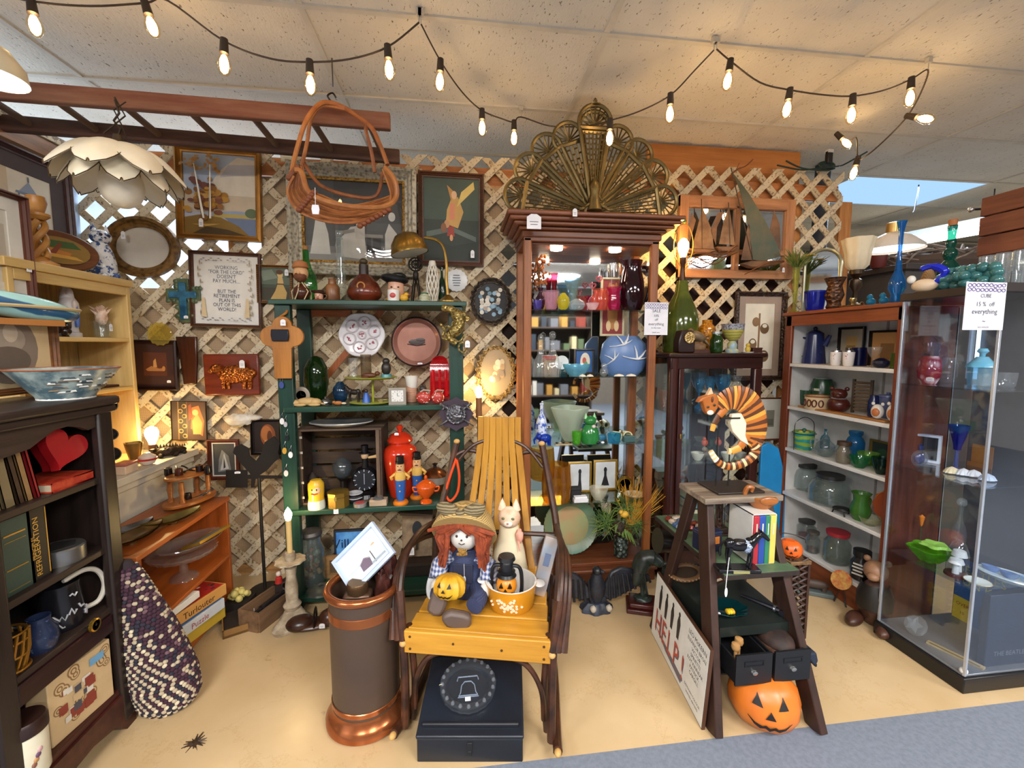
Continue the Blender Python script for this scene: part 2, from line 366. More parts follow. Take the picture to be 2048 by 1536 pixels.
def put_string(label,pts,ends,grp='festoon string lights'):
 w=[PY(a[0],a[1],a[2])for a in pts]
 for q in w:q.z=min(q.z,CZ-.004)
 r=T('string_light',label,'string light',w[0],group=grp);off=r.location
 O('wire',G().tube([q-off for q in bez(w,5)],.0034,6),wirem,r)
 for a,q in zip(pts,w):
  if not a[3]:continue
  lx,ly=a[4];d=Vector((lx,ly,-1)).normalized();qq=d.to_track_quat('Z','X').to_matrix().to_4x4()
  mx=MTr(q-off)@qq
  so=O('socket',G().lathe([(.0005,-.008),(.013,-.008),(.0145,.02),(.016,.044),(.0005,.046)],seg=14,mx=mx),M('33261c',.5),r)
  O('bulb',G().lathe([(.012,.04),(.014,.052),(.022,.075),(.024,.092),(.02,.108),(.011,.12),(.0005,.124)],seg=16,mx=mx),bulb_gl,so);O('filament',G().lathe([(.0005,.048),(.008,.053),(.0145,.072),(.0155,.09),(.0115,.108),(.0005,.116)],seg=10,mx=mx),fil,so)
 for e in ends:
  q=w[e];O('ceiling_clip',G().box((q.x-off.x,q.y-off.y,CZ-.012-off.z),(.02,.02,.022)).tube([(q.x-off.x,q.y-off.y,CZ-.02-off.z),(q.x-off.x,q.y-off.y,q.z-off.z)],.0025,6),M('cfc6b4',.5),r)
put_string('festoon bulb string crossing the ceiling from upper left corner to middle clip',[(-90,-30,1.85,0,0),(62,2,1.84,1,(.1,-.05)),(180,12,1.84,0,0),(290,6,1.84,1,(.25,-.05)),(335,1,1.84,0,0),(448,82,1.85,1,(-.05,0)),(540,117,1.85,0,0),(619,124,1.85,1,(0,0)),(700,118,1.84,0,0),(775,94,1.83,1,(.05,0)),(838,45,1.83,0,0)],[4,10])
put_string('festoon bulb string dropping behind the brass fan and rising to right clip',[(842,48,1.83,0,0),(881,122,1.95,1,(-.05,0)),(925,185,2.1,0,0),(964,221,2.25,1,(0,0)),(1005,238,2.36,0,0),(1028,244,2.4,1,(0,0)),(1042,234,2.46,0,0),(1100,252,2.44,0,0),(1170,252,2.3,0,0),(1220,241,2.12,1,(0,0)),(1280,222,2.05,0,0),(1341,190,1.97,1,(0,0)),(1390,140,1.9,0,0),(1428,100,1.83,0,0)],[0,6,13])
put_string('festoon bulb string looping along right ceiling to the lattice end',[(1433,98,1.83,0,0),(1461,122,1.84,1,(-.12,0)),(1520,165,1.85,0,0),(1580,180,1.86,1,(-.12,0)),(1650,190,1.86,0,0),(1706,192,1.86,1,(-.02,0)),(1770,180,1.85,0,0),(1823,158,1.84,1,(0,0)),(1856,140,1.83,0,0),(1842,185,1.9,0,0),(1815,232,1.95,1,(.5,-1.5)),(1775,275,2.0,0,0),(1735,310,2.1,0,0),(1716,316,2.2,1,(-.25,0)),(1712,275,2.32,0,0),(1690,290,2.36,0,0),(1674,268,2.38,1,(.4,-.6))],[0,8])
# ================= LADDER, HANGING LAMP, BASKET =================
redw=M('693626',.7,'wx','86604a',3,bump=.2);dkw=M('5a3a2c',.7,'wx','38231a',6,bump=.2)
LF=[Vector((-2.32,2.10,2.44)),Vector((-.30,2.178,2.44))];LB=[Vector((-2.32,2.30,2.40)),Vector((-.295,2.46,2.40))]
r=T('wooden_ladder','old red brown wooden ladder hung flat below the ceiling','ladder',(-1.3,2.28,2.42));off=r.location
def beam(a,b,w,h):
 d=b-a;u=Vector((-d.y,d.x,0)).normalized()*w/2;z=Vector((0,0,h/2));vs=[]
 for q in(a,b):
  for s,t in((-1,-1),(1,-1),(1,1),(-1,1)):vs.append(q+u*s+z*t)
 return G().add(vs,[(0,1,2,3),(7,6,5,4),(0,4,5,1),(1,5,6,2),(2,6,7,3),(3,7,4,0)])
O('rail',beam(LF[0]-off,LF[1]-off,.035,.075),redw,r,bevel=.006)
O('rail',beam(LB[0]-off,LB[1]-off,.035,.07),dkw,r,bevel=.006)
for i in range(8):
 t=.06+i*.127;a=LF[0].lerp(LF[1],t);b=LB[0].lerp(LB[1],t+.01)
 O('rung',G().tube([a-off,b-off],.015,10),M('6b5240',.7),r)
for px,py in((665,150),):
 p=PY(px,py,2.18);O('chain',G().tube([(q.x,q.y,q.z)for q in[p-off+Vector((0,0,k))for k in(-.05,0,.08)]],.003,6),M('777777',.4,metal=1),r)
 O('ceiling_hook',G().tube([p-off+Vector((0,0,.3)),p-off+Vector((0,0,.08))],.002,6),M('888888',.4,metal=1),r)
p=PY(240,330,2.0);r=T('pendant_lamp','cream capiz shell flower petal pendant lamp hanging from ladder','lamp',p)
cap=M('f4ecd8',.35,'p','e8dcc0',9);edge=M('5c4a30',.4,metal=.6)
def petal(n,a,rad,z0,z1,w,bow):
 g=G();N=14;A=[];C_=9
 for i in range(N+1):
  t=i/N;rr=.03+(rad-.03)*t;z=z0+(z1-z0)*t**1.8+bow*sin(pi*t);ww=w*(.25+.75*sin(pi*.62*t))*(1 if t<.62 else math.sqrt(max(.004,1-((t-.62)/.38)**2)))
  for k in[j/4-1 for j in range(C_)]:
   aa=a+k*ww/max(rr,.05);A.append((rr*cos(aa),rr*sin(aa),z-.012*k*k))
 fs=[(i*C_+k,i*C_+k+1,i*C_+k+C_+1,i*C_+k+C_)for i in range(N)for k in range(C_-1)]
 g.add(A,fs);g.add([(x,y,z-.003)for x,y,z in A],[f[::-1]for f in fs])
 o=O('petal',g,cap,r)
 rim=[A[i*C_]for i in range(N+1)]+[A[N*C_+k]for k in range(1,C_-1)]+[A[i*C_+C_-1]for i in range(N,-1,-1)]
 O('petal_rim',G().tube(rim,.002,5),edge,o)
for k in range(8):petal(k,k*pi/4+.2,.225,.055,-.06,.082,.03)
for k in range(8):petal(k,k*pi/4+.6,.185,.045,-.1,.07,.03)
O('globe',G().ell((0,0,-.085),(.075,.075,.085)),M('efe4cd',.3),r)
O('cap',G().lathe([(.034,.05),(.03,.06),(.02,.09),(.015,.115),(.0005,.118)]),M('4a3d2c',.5,metal=.5),r)
O('chain',G().tube([(0,0,.11),(.012,0,.14),(-.01,0,.17),(.012,.0,.2),(0,.0,.25)],.004,6).tube([(-.03,0,.06),(-.05,0,.12),(.02,.02,.2),(0,0,.26)],.003,6).tube([(.04,0,.06),(.02,0,.15),(-.02,.02,.22),(.02,.03,.26)],.0025,6),M('3a2c1c',.5,metal=.6),r)
p=PY(-22,155,1.55);r=T('dome_lamp','white glowing dome shade cut off by left photo edge','lamp',p)
O('shade',G().lathe([(.085,0),(.08,.04),(.05,.085),(.012,.11),(.0005,.112)],cap=False),M('cdbfa0',.4),r);O('diffuser',G().lathe([(.0005,.001),(.083,.001),(.083,.006),(.0005,.02)]),M('fff6ea',.5,'e',st=9),r)
O('stem',G().tube([(0,0,.1),(0,0,CZ-p.z)],.005,8),M('d8d0c0',.4),r)
p=PY(680,400,2.02);r=T('rattan_basket','hanging rattan cradle basket with tall loop handles','basket',p)
rat=M('9a5a2a',.45,'p','6e3a18',20);rat2=M('ae7038',.45,'p','8a4c22',20)
def bp(x,y,Y):return PY(x,y,Y)-p
rimf=[bp(585,345,1.95),bp(588,400,1.9),bp(610,432,1.88),bp(640,448,1.87),bp(700,452,1.88),bp(760,430,1.93),bp(788,400,2.0),bp(790,360,2.05),bp(775,325,2.1)]
Lw=[bp(592,322,2.12),bp(574,362,2.08),bp(575,398,2.02),bp(592,420,1.96),bp(625,436,1.9),bp(700,455,1.9),bp(752,442,1.94)]
for k in range(11):
 t=k/10
 a=bp(588+16*t,352-24*t,1.93+.22*t);b=bp(575+40*t,385-8*t,1.93+.22*t)
 c=bp(600+46*t,424-32*t,1.9+.26*t);d=bp(672+30*t,446-35*t,1.9+.28*t);e=bp(748+28*t,436-42*t,1.95+.25*t);f=bp(782+6*t,398-20*t,1.99+.2*t);h=bp(766+6*t,340-8*t,2.02+.16*t)
 O('cane',G().tube(bez([a,b,c,d,e,f,h],5),.0052,6),rat if k%2 else rat2,r)
O('rim',G().tube(bez([bp(590,340,1.92),bp(603,345,1.92),bp(618,385,1.9),bp(660,405,1.89),bp(720,415,1.9),bp(770,413,1.95),bp(792,395,1.98),bp(790,362,1.98),bp(770,335,2.0)],6),.011,8),rat2,r)
O('rim',G().tube(bez([bp(604,320,2.18),bp(640,370,2.2),bp(700,392,2.2),bp(752,392,2.2),bp(765,345,2.2)],6),.009,8),rat,r)
O('handle',G().tube(bez([bp(582,352,1.95),bp(592,305,1.98),bp(613,240,2.03),bp(640,208,2.07),bp(665,206,2.09),bp(690,216,2.1)],6),.0095,8).tube(bez([bp(604,330,2.15),bp(614,285,2.13),bp(622,240,2.11),bp(645,212,2.1),bp(690,218,2.1)],6),.0085,8),rat2,r)
O('handle',G().tube(bez([bp(775,330,2.0),bp(758,285,2.03),bp(738,250,2.07),bp(690,216,2.1)],6),.0095,8).tube(bez([bp(750,345,2.15),bp(742,300,2.14),bp(732,262,2.12),bp(735,245,2.1)],6),.0085,8),rat,r)
wrap=M('7c3f1e',.5)
for a,b in((bp(578,356,1.94),bp(595,335,1.94)),(bp(598,420,1.89),bp(628,385,1.89)),(bp(720,452,1.9),bp(778,420,1.92))):
 g=G()
 for k in range(8):q=a.lerp(b,k/7);g.ell(q,(.013,.013,.011),0,8,6)
 O('wrapping',g,wrap,r)
O('price_tag',G().prism([(-.012,-.02),(.012,-.02),(.015,0),(.012,.016),(-.012,.016),(-.015,0)],-.001,.001),M('e9e9f0',.5),r,bp(631,418,1.84))
O('tag_string',G().tube([bp(630,375,1.87),bp(631,412,1.85)],.0012,5),M('e9e9f0',.5),r)
O('hook',G().tube(bez([bp(664,205,2.09),bp(655,192,2.12),bp(665,186,2.14),bp(672,196,2.15)],4),.004,6),M('2d2520',.4,metal=.7),r)
# ================= PICTURES =================
def artmesh(g,art,W,H,y0,mats):
 for k,a in enumerate(art):
  h,poly=a[0],a[1];mm=M(h,.55,'p',None,14)
  if mm not in mats:mats.append(mm)
  if isinstance(poly,str):
   g.text(poly,a[2]*H,(a[3]-.5)*W,a[4]*H,y0-.0003*(k+1),mats.index(mm),sx=a[5]if len(a)>5 else 1)
  else:
   g.flat([((min(max(px,0),1)-.5)*W,min(max(pz,0),1)*H)for px,pz in poly],y0-.0003*(k+1),mats.index(mm))
def rect_ring(w,h,i,y):return[(-w/2+i,y,i),(w/2-i,y,i),(w/2-i,y,h-i),(-w/2+i,y,h-i)]
def oval_ring(w,h,i,y,n=48,wob=0):return[((w/2-i)*cos(R(360*k/n))*(1+wob*cos(k*3.0)),y,h/2+(h/2-i)*sin(R(360*k/n))*(1+wob*cos(k*3.0)))for k in range(n)]
def frame(name,label,x0,y0,x1,y1,fw,fm,art,bg='d8d0c0',Y=2.675,X=None,rz=0,dep=.022,matw=0,mh=None,oval=False,tilt=0,lean=0,cat='picture',prof_=None,extra=None,wh=None,wob=0,inset_mat=None,group=None):
 xm,ym=(x0+x1)/2,(y0+y1)/2
 if X is None:
  p=PY(xm,y1,Y);w=PY(x1,ym,Y).x-PY(x0,ym,Y).x;h=PY(xm,y0,Y).z-p.z
 else:
  p=PX(xm,y1,X);w=abs(PX(x1,ym,X).y-PX(x0,ym,X).y);h=PX(xm,y0,X).z-p.z;p.y=(PX(x1,ym,X).y+PX(x0,ym,X).y)/2
 if wh:w,h=wh
 r=T(name,label,cat,p,group=group);r.rotation_euler=Euler((-lean,tilt,rz),'XYZ')
 ring=(lambda i,y:oval_ring(w,h,i,y,wob=wob))if oval else(lambda i,y:rect_ring(w,h,i,y))
 pr=prof_ or[(0,.0),(0,-dep),(.3,-dep*1.15),(.42,-dep*.75),(.6,-dep*.85),(.75,-dep*.5),(1,-dep*.45),(1,-.003)]
 O('frame',G().loops([ring(a*fw,b)for a,b in pr]),fm,r,sharp=20)
 i=fw*.98
 if matw:
  O('mat_board',G().loops([ring(i,-.008),ring(fw+matw,-.008),ring(fw+matw,-.004)]),M(mh or 'e8e2d4',.8),r);i=fw+matw-.001
 W,H=w-2*i,h-2*i
 g=G();mats=[M(bg,.6,'p',None,9)]
 if oval:g.flat([(q[0],q[2])for q in oval_ring(w,h,i,0)],-.004)
 else:g.flat(R2(-W/2,i,W/2,h-i),-.004)
 g2=G();artmesh(g2,art,W,H,0,mats)
 o=len(g.v);g.v+=[(a,b-.004,c+i)for a,b,c in g2 .v];g.f+=[tuple(k+o for k in f)for f in g2 .f];g.m+=g2 .m
 O('picture',g,mats,r)
 O('back_board',G().bb((-w/2+fw*.5,-.003,fw*.5),(w/2-fw*.5,0,h-fw*.5))if not oval else G().prism([(q[0],q[2])for q in oval_ring(w,h,fw*.5,0)],-.003,0),M('4a382a',.9),r)
 r['_w']=w;r['_h']=h
 return r
gold=M('a8762f',.38,'p','7c5320',8,metal=.55);oldgold=M('7d5b2c',.5,'v','4c3516',40,metal=.4,bump=.3)
mah=M('6b2f1c',.4,'wz','451b10',6);walnut=M('5a3522',.45,'wx','3a2014',6);blackf=M('1e1714',.4)
tagm=M('f0efee',.6)
def Pp(*a):return list(a)
rd=Rnd(11)
art=[('aab6c8',R2(0,.55,1,1)),('d9cdb9',[(.3,.35),(1,.35),(1,.95),(.75,.98),(.5,.8),(.35,.6)]),('b9b6b9',[(.5,.72),(1,.78),(1,.9),(.62,.88)]),('c7b49a',R2(0,.28,1,.5)),('8fa0b8',[(.45,.29),(.7,.31),(1,.3),(1,.26),(.45,.26)]),('b6a15a',R2(.4,.22,1,.27)),('6d7c9a',[(.55,.22),(1,.22),(1,0),(.85,0)]),('5a6a4a',E2(.93,.29,.09,.06)),('8a6a2a',[(0,0),(.9,0),(.75,.12),(.5,.22),(.2,.24),(0,.2)]),('4d3a1c',[(.1,0),(.88,0),(.6,.07),(.3,.1)]),('c7a050',[(.1,.12),(.5,.14),(.3,.1)])]
for k in range(60):art.append((rd.choice(['a8762a','b8862e','8c5c22','7a4630','94562e','6d3d30','b98a44']),E2(rd.gauss(.3,.13),rd.gauss(.44,.11),rd.uniform(.03,.075),rd.uniform(.02,.05),9)))
for k in range(55):art.append((rd.choice(['b9823a','c79a58','a87434','b08a5a']),E2(rd.choice([.14,.2,.42,.46])+rd.gauss(0,.06),rd.gauss(.85,.07),rd.uniform(.015,.04),rd.uniform(.01,.025),8)))
for x0,x1,b in((.31,.2,.18),(.4,.42,.18)):art.append(('e8e0d0',[(x0-.017,b),(x0+.017,b),(x1+.006,.84),(x1-.006,.84)]));art.append(('3b2a1c',[(x0-.02,b),(x0-.01,b),(x1-.004,.6),(x1-.007,.6)]))
fr=frame('landscape_painting','autumn birch trees painting in wide gold frame',360,298,528,482,.032,gold,art,'b7bccb',dep=.03,tilt=.03)
price(fr,PY(402,445,2.63),.022,.045)
fr=frame('oval_gilt_picture','oval ornate gilt frame holding blank pale board',218,436,367,556,.052,oldgold,[],'cfc8bc',oval=True,dep=.035);price(fr,PY(246,470,2.62),.02,.04)
tx='4f5368';art=[]
for k,(s,z)in enumerate((('WORKING',.80),('"FOR THE LORD"',.735),("DOESN'T",.67),('PAY MUCH....',.605),('BUT THE',.455),('RETIREMENT',.39),('PLAN IS',.325),('OUT OF THIS',.26),('WORLD!',.195))):art.append((tx,s,.075,.5,z,.85))
for sx in(0,1):
 for k in range(9):
  x=.09+.02*sin(k*1.7);z=.12+k*.09;q=(lambda v:1-v if sx else v)
  art.append(('9a8f7c',[(q(x),z),(q(x+.012),z+.05),(q(x+.002),z+.09),(q(x-.01),z+.05)]));art.append(('b9a58c',E2(q(x+.03),z+.03,.018,.01,8)))
  art.append(('8d8a92',E2(q(.12+k*.04),.93+.02*sin(k*2),.02,.006,8)));art.append(('8d8a92',E2(q(.12+k*.04),.07+.02*sin(k*2),.02,.006,8)))
 art.append(('d9c39a',[(q(.12),.1),(q(.2),.1),(q(.17),.38),(q(.13),.38)]))
frame('cross_stitch_sampler','framed white cross stitch sampler with retirement plan verse',386,505,527,655,.018,walnut,art,'e9e6df',tilt=.03)
art=[('5c6b5a',R2(0,.5,1,1)),('3f3a28',R2(0,0,1,.4)),('7f8a78',[(.1,.6),(.6,.7),(.4,.95),(0,.9)]),('c9a660',[(.3,0),(.85,0),(.9,.25),(.75,.55),(.6,.55),(.5,.3)]),('d8b878',E2(.68,.8,.1,.1)),('5a3820',E2(.66,.88,.12,.07)),('d2b070',[(.58,.5),(.8,.5),(.76,.72),(.6,.72)]),('4a2c18',[(.55,.5),(.8,.5),(.8,.53),(.55,.53)])]
fr=frame('portrait_print','small seated lady portrait in narrow rope gold frame beside shelf',517,531,587,607,.016,M('8a5f2c',.5,'b','4c2f14',30),art,'45503f',dep=.018,tilt=.02);price(fr,PY(573,545,2.64),.02,.035)
art=[('3b3b39',R2(0,.5,1,1)),('6e6c66',R2(0,0,1,.22)),('8e8b82',R2(0,0,1,.12)),('4a4844',[(0,.2),(.3,.2),(.3,1),(0,1)]),('d0ccbf',[(.06,.1),(.26,.1),(.24,.35),(.2,.52),(.12,.52),(.09,.3)]),('c9c4b6',E2(.18,.57,.035,.05)),('cbc6b8',[(.36,.08),(.62,.05),(.6,.3),(.56,.46),(.46,.44),(.36,.3)]),('c3beb0',[(.5,.3),(.6,.3),(.6,.52),(.52,.52)]),('d0cabd',E2(.56,.58,.04,.05)),('2a2927',[(.62,.14),(.76,.14),(.76,.32),(.62,.32)]),('8e897d',R2(.6,.32,.78,.36)),('4e4b46',[(.66,.15),(.68,.15),(.68,.32),(.66,.32)]),('c4bfb2',[(.8,.12),(.94,.12),(.92,.38),(.84,.5),(.8,.36)]),('d5cfc2',E2(.87,.58,.035,.055)),('8f8b80',[(.36,.34),(.5,.38),(.5,.42),(.34,.38)]),('57544e',[(.3,.55),(.32,.2),(.34,.2),(.34,.55)])]
silver=M('b9b3a2',.45,'v','77705f',55,metal=.25,bump=.5)
r=frame('ornate_photograph','large monochrome photograph of ladies in carved silver grey frame',585,335,838,552,.072,silver,art,'4a4a46',dep=.05,tilt=.015);r.children[0].data.materials[0]=silver
w,h=r['_w'],r['_h']
O('gilt_slip',G().loops([rect_ring(w,h,.068,-.026),rect_ring(w,h,.082,-.022),rect_ring(w,h,.082,-.004)]),M('9a7430',.4,'v','5b4016',70,metal=.6),r)
O('glass',G().flat(R2(-w/2+.08,.08,w/2-.08,h-.08),-.0125),M('f4f8ff',.02,'gp'),r)
art=[('2d3a33',R2(0,0,1,1)),('3f5148',R2(0,.5,1,1)),('26302a',[(0,0),(1,0),(1,.25),(.5,.18),(0,.3)]),('5d6c66',[(.05,.35),(.5,.42),(.95,.3),(.95,.24),(.5,.36),(.05,.28)]),('c9a05a',[(.4,.45),(.62,.4),(.72,.6),(.62,.78),(.5,.76),(.42,.62)]),('d8c070',[(.6,.66),(.92,.88),(.9,.97),(.68,.84)]),('b98a4c',[(.5,.72),(.42,.92),(.55,.84)]),('e0b890',E2(.55,.8,.05,.05)),('d68a6a',[(.46,.5),(.56,.5),(.56,.7),(.48,.7)]),('a03c30',[(.42,.3),(.56,.3),(.54,.42),(.44,.42)]),('c79468',E2(.42,.45,.05,.05)),('8a5a3a',E2(.36,.4,.05,.06)),('d8a070',E2(.5,.28,.03,.04))]
fr=frame('angel_print','dark green angel print in dark wood frame right of silver frame',838,347,968,532,.03,walnut,art,'33413a',tilt=.01);price(fr,PY(945,508,2.63),.022,.045)
art=[(rd.choice(['8fb0c4','c9c0b0','6d8a9c','b0a090','dfd8c8']),E2(rd.uniform(.15,.85),rd.uniform(.15,.85),.07,.06,8))for k in range(40)]
frame('oval_floral_picture','dark oval scroll frame filled with small pale blossoms',941,556,1023,650,.03,M('4a4038',.5,'v','1e1814',60,metal=.4),art,'2c2a2a',oval=True,wob=.04,dep=.03)
art=[(rd.choice(['d8c8a8','b89a78','e8dcc0','9a8a78']),E2(rd.uniform(.25,.75),rd.uniform(.25,.75),.08,.07,8))for k in range(20)]
frame('filigree_picture','oval gold filigree frame behind the rocking chair top',952,690,1032,800,.028,M('a58a5c',.4,'v','5c4728',55,metal=.5),art,'a89478',oval=True,wob=.07,dep=.02)
p=PY(913,605-44,2.67);g=G().lathe([(.0005,0),(.06,0),(.066,.006),(.062,.008),(.0005,.005)],seg=32,rib=.04,nrib=16,mx=MRo(R(90),4,'X'))
g2=T('verse_plate','small scalloped white verse plate hung beside angel print','plate',p);O('dish',g,M('dfe3e6',.3),g2)
t=G()
for k in range(5):t.box((0,-.0095,.03-k*.015),(.05-.006*abs(k-2),.0008,.005))
O('lettering',t,M('6d7480',.5),g2)
art=[('5a2c14',R2(.2,.25,.8,.8)),('a8703a',[(.25,.4),(.4,.48),(.6,.42),(.75,.44),(.7,.36),(.3,.36)]),('c28a4a',[(.45,.45),(.55,.45),(.52,.66),(.46,.6)]),('b97c40',E2(.72,.42,.04,.06))]
fr=frame('carved_plaque','dark square frame with glowing brown carved scene',267,680,361,780,.022,M('2e1610',.35,'wx'),art,'3b1d10',tilt=.02);price(fr,PY(338,763,2.64),.02,.014)
r=T('copper_sheep_plaque','reddish wooden plaque with raised copper sheep','plaque',PY(469,790,2.67));q=fit(408,708,530,790,Y=2.67)
O('board',G().bb((-q.w/2,-.02,0),(q.w/2,0,q.h)),M('7a3018',.25,'wx','5a2010',5),r,bevel=.008)
cop=M('b8692c',.3,'v','6d3412',70,metal=.8,bump=.8)
sh=G().ell((.03,-.03,q.h*.52),(.105,.022,.052),nz=.05).ell((-.07,-.034,q.h*.66),(.034,.02,.026)).ell((-.1,-.034,q.h*.6),(.02,.016,.014))
for lx in(-.04,-.015,.07,.1):sh.tube([(lx,-.026,q.h*.45),(lx,-.026,q.h*.16)],[.014,.01],8)
O('sheep',sh,cop,r);price(r,PY(484,728,2.62),.028,.045)
g=G().prism([(-.055,.27),(.055,.27),(.05,.14),(.038,0),(-.03,0),(-.04,.14)],-.02,0);S('wood_wall_pocket','tall tapered dark polished wooden wall pocket beside carved plaque','plaque',g,M('4a2413',.25,'w','20100a',4),PY(382,768,2.67),bevel=.006)
bl=M('2f6f8f',.2,'n','1d4560',18);gr=M('5a6a48',.4,'n','33422c',20);p=PY(372,645,2.67);r=T('ceramic_cross','blue glazed cross with green leafy edge hung on lattice','cross',p)
def crosspoly(a,L,T0,w,cz):return[(-a,0),(a,0),(a,cz-a),(w,cz-a),(w,cz+a),(a,cz+a),(a,L),(-a,L),(-a,cz+a),(-w,cz+a),(-w,cz-a),(-a,cz-a)]
O('edge',G().prism(crosspoly(.033,.245,0,.09,.155),-.012,0),gr,r,bevel=.008)
O('inlay',G().prism([(x,z+.016)for x,z in crosspoly(.019,.205,0,.072,.138)],-.02,-.01),bl,r,bevel=.005)
g=G()
for k in range(22):
 a=k*.9;g.ell((rd.choice([-.035,.035]),-.01,rd.uniform(0,.24))if k%2 else(rd.uniform(-.09,.09),-.01,.155+rd.choice([-.035,.035])),(.013,.006,.013),0,6,5)
O('leaves',g,gr,r);price(r,PY(372,634,2.64),.022,.016)
g=G().lathe([(.0005,0),(.035,.004),(.064,.012),(.06,.015),(.03,.008),(.0005,.006)],seg=28,rib=.05,nrib=14,mx=MRo(R(90),4,'X'));S('amber_glass_plate','small yellow pressed glass plate hung on lattice under blue cross','plate',g,M('d8c060',.08,'g',amt=.3),PY(322,668,2.66))
art=[('3d2c22',R2(0,0,.14,1)),('7c5c38',R2(.16,0,.45,1)),('2b2018',R2(.2,0,.42,1))]+[('b08a50',E2(.31+.06*(-1)**k,.1+k*.13,.075,.06,12))for k in range(7)]+[('2b2018',E2(.31+.05*(-1)**k,.1+k*.13,.045,.035,12))for k in range(7)]+[('47241a',R2(.45,0,1,1)),('c8682c',[(.55,.3),(.9,.1),(.95,.5),(.8,.9),(.6,.85)]),('e39a4a',[(.62,.15),(.85,.15),(.9,.45),(.75,.7),(.6,.5)]),('e8b070',E2(.7,.72,.09,.08)),('8a3a1c',[(.5,.5),(.62,.6),(.58,.95),(.5,.9)])]
frame('angel_tile','orange brown tapestry tile with scroll border and angel',346,802,416,880,.003,M('3a2818',.6),art,'3a2418',dep=.012,tilt=.03)
r=S('white_stone_chunk','rough white stone chunk hung on lattice below sheep plaque','stone',G().ell((0,-.03,.03),(.075,.03,.036),nz=.14,seed=4).ell((.07,-.025,.04),(.06,.02,.016),nz=.12,seed=2),M('e6dfd2',.8,'n','c2b6a2',14),PY(482,848,2.66))
art=[('8a4a22',E2(.55,.55,.3,.36)),('b06a34',E2(.5,.6,.22,.26)),('5c2c12',E2(.62,.5,.1,.2)),('c88a50',[(.4,.1),(.62,.1),(.6,.35),(.42,.4)])]
frame('copper_head_relief','dark framed copper relief of a head near green post',505,838,565,908,.014,blackf,art,'2a1a12',tilt=.02)
art=[('8d8d8a',[(.2,.1),(.8,.15),(.7,.6),(.4,.8),(.25,.5)]),('d5d5d0',[(.3,.15),(.7,.2),(.5,.7)]),('3a3a3a',[(.45,.2),(.55,.25),(.48,.6)])]
frame('praying_hands_print','small monochrome print in red brown frame above pipe rack',420,878,482,958,.02,mah,art,'4c4c4c',dep=.02,matw=.006,mh='e8e4da',tilt=.02)
art=[('e9e2c8',R2(0,0,1,1)),('9a9a6a',R2(.2,.55,.8,.6)),('7a7a5a',R2(.3,.3,.7,.36))]
frame('yellow_card','small pale yellow card pinned at lattice top behind basket handle',562,310,586,324,.002,M('e5d79a',.7),art,'e5d79a',dep=.004,cat='card')
art=[('8a6a4a',R2(.47,.1,.53,.85)),('6d5238',E2(.7,.2,.16,.09)),('7c6044',E2(.3,.38,.14,.09)),('6d5238',E2(.68,.62,.15,.08)),('8a6c4c',E2(.38,.72,.12,.07)),('e8e2d0',E2(.7,.23,.09,.03)),('e8e2d0',E2(.3,.42,.08,.03)),('e8e2d0',E2(.68,.66,.08,.03))]
fr=frame('basket_print','tall print of hanging baskets in dark beaded frame',1462,584,1562,760,.03,M('38231a',.4,'v','1a100c',60),art,'e4ddcc',matw=.045,mh='a48f80',dep=.025,tilt=-.0);
art=[('8c8a7c',R2(.32,.3,.68,.72)),('6c6a60',R2(.36,.34,.64,.5))]
frame('botanical_print','pale matted small print in thin brown frame beside white shelf',1512,795,1562,880,.01,M('6a3a22',.5),art,'dedbd0',dep=.015)
art=[('cbb89a',R2(0,.0,.22,1)),('5d6a7e',R2(.35,.18,.78,.24)),('5d6a7e',R2(.38,.24,.41,.62)),('5d6a7e',R2(.72,.24,.75,.62)),('5d6a7e',R2(.54,.24,.57,.62)),('6a7890',[(.33,.62),(.8,.62),(.78,.66),(.35,.66)]),('8793a6',[(.4,.66),(.74,.66),(.58,.86)]),('5d6a7e',R2(.565,.86,.595,.95)),('8c98ab',R2(.4,.4,.74,.42)),('9aa5b6',R2(.4,.3,.74,.32))]
fr=frame('gazebo_drawing','large dark framed blue line drawing of a gazebo on left wall',-60,300,135,500,.03,M('4a2d2a',.4,'wx'),art,'ddd6c4',X=-1.98,rz=R(90),matw=.07,mh='4d4344',dep=.03)
fr=frame('cream_mat_picture','pale framed panel standing behind spiral candlestick at left edge',-60,380,50,600,.02,M('5a2f20',.4),[('c2b8a8',R2(.2,.2,.8,.8))],'d9d3c6',X=-1.72,rz=R(90),dep=.03,matw=.05,mh='e2ddd2')
art=[('8c7c70',E2(.4,.5,.42,.45)),('a89888',E2(.35,.62,.3,.2)),('6c5e54',E2(.4,.35,.3,.18)),('cbb9a4',E2(.45,.7,.1,.12))]
frame('oval_mat_picture','cream oval matted picture leaning on dark bookcase top',-70,605,108,790,.022,M('7c4f2c',.4,'wx'),art,'d8bf95',X=-1.45,rz=R(90),matw=.0,dep=.02,lean=0)
# ================= LEFT SIDE FURNITURE =================
cream=M('d9b878',.5,'wz','c39f5e',5);creamy=M('d9b878',.5,'wy','c39f5e',5)
MX=-1.50;MZ=PX(300,935,MX).z
CX,CB=-1.70,-1.95
r=T('cream_bookcase','cream wooden bookcase against left wall holding religious figures','bookcase',(-1.83,2.23,0))
def lbox(par,name,a,b,m,bevel=.003):
 o=par.location;O(name,G().bb([a[i]-o[i]for i in range(3)],[b[i]-o[i]for i in range(3)]),m,par,bevel=bevel)
lbox(r,'side_panel',(CB,2.50,MZ),(CX,2.525,1.70),cream);lbox(r,'side_panel',(CB,1.90,MZ),(CX,1.925,1.70),cream)
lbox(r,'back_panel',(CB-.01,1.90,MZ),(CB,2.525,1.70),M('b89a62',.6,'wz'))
lbox(r,'top_panel',(CB-.01,1.88,1.70),(CX+.012,2.535,1.735),creamy)
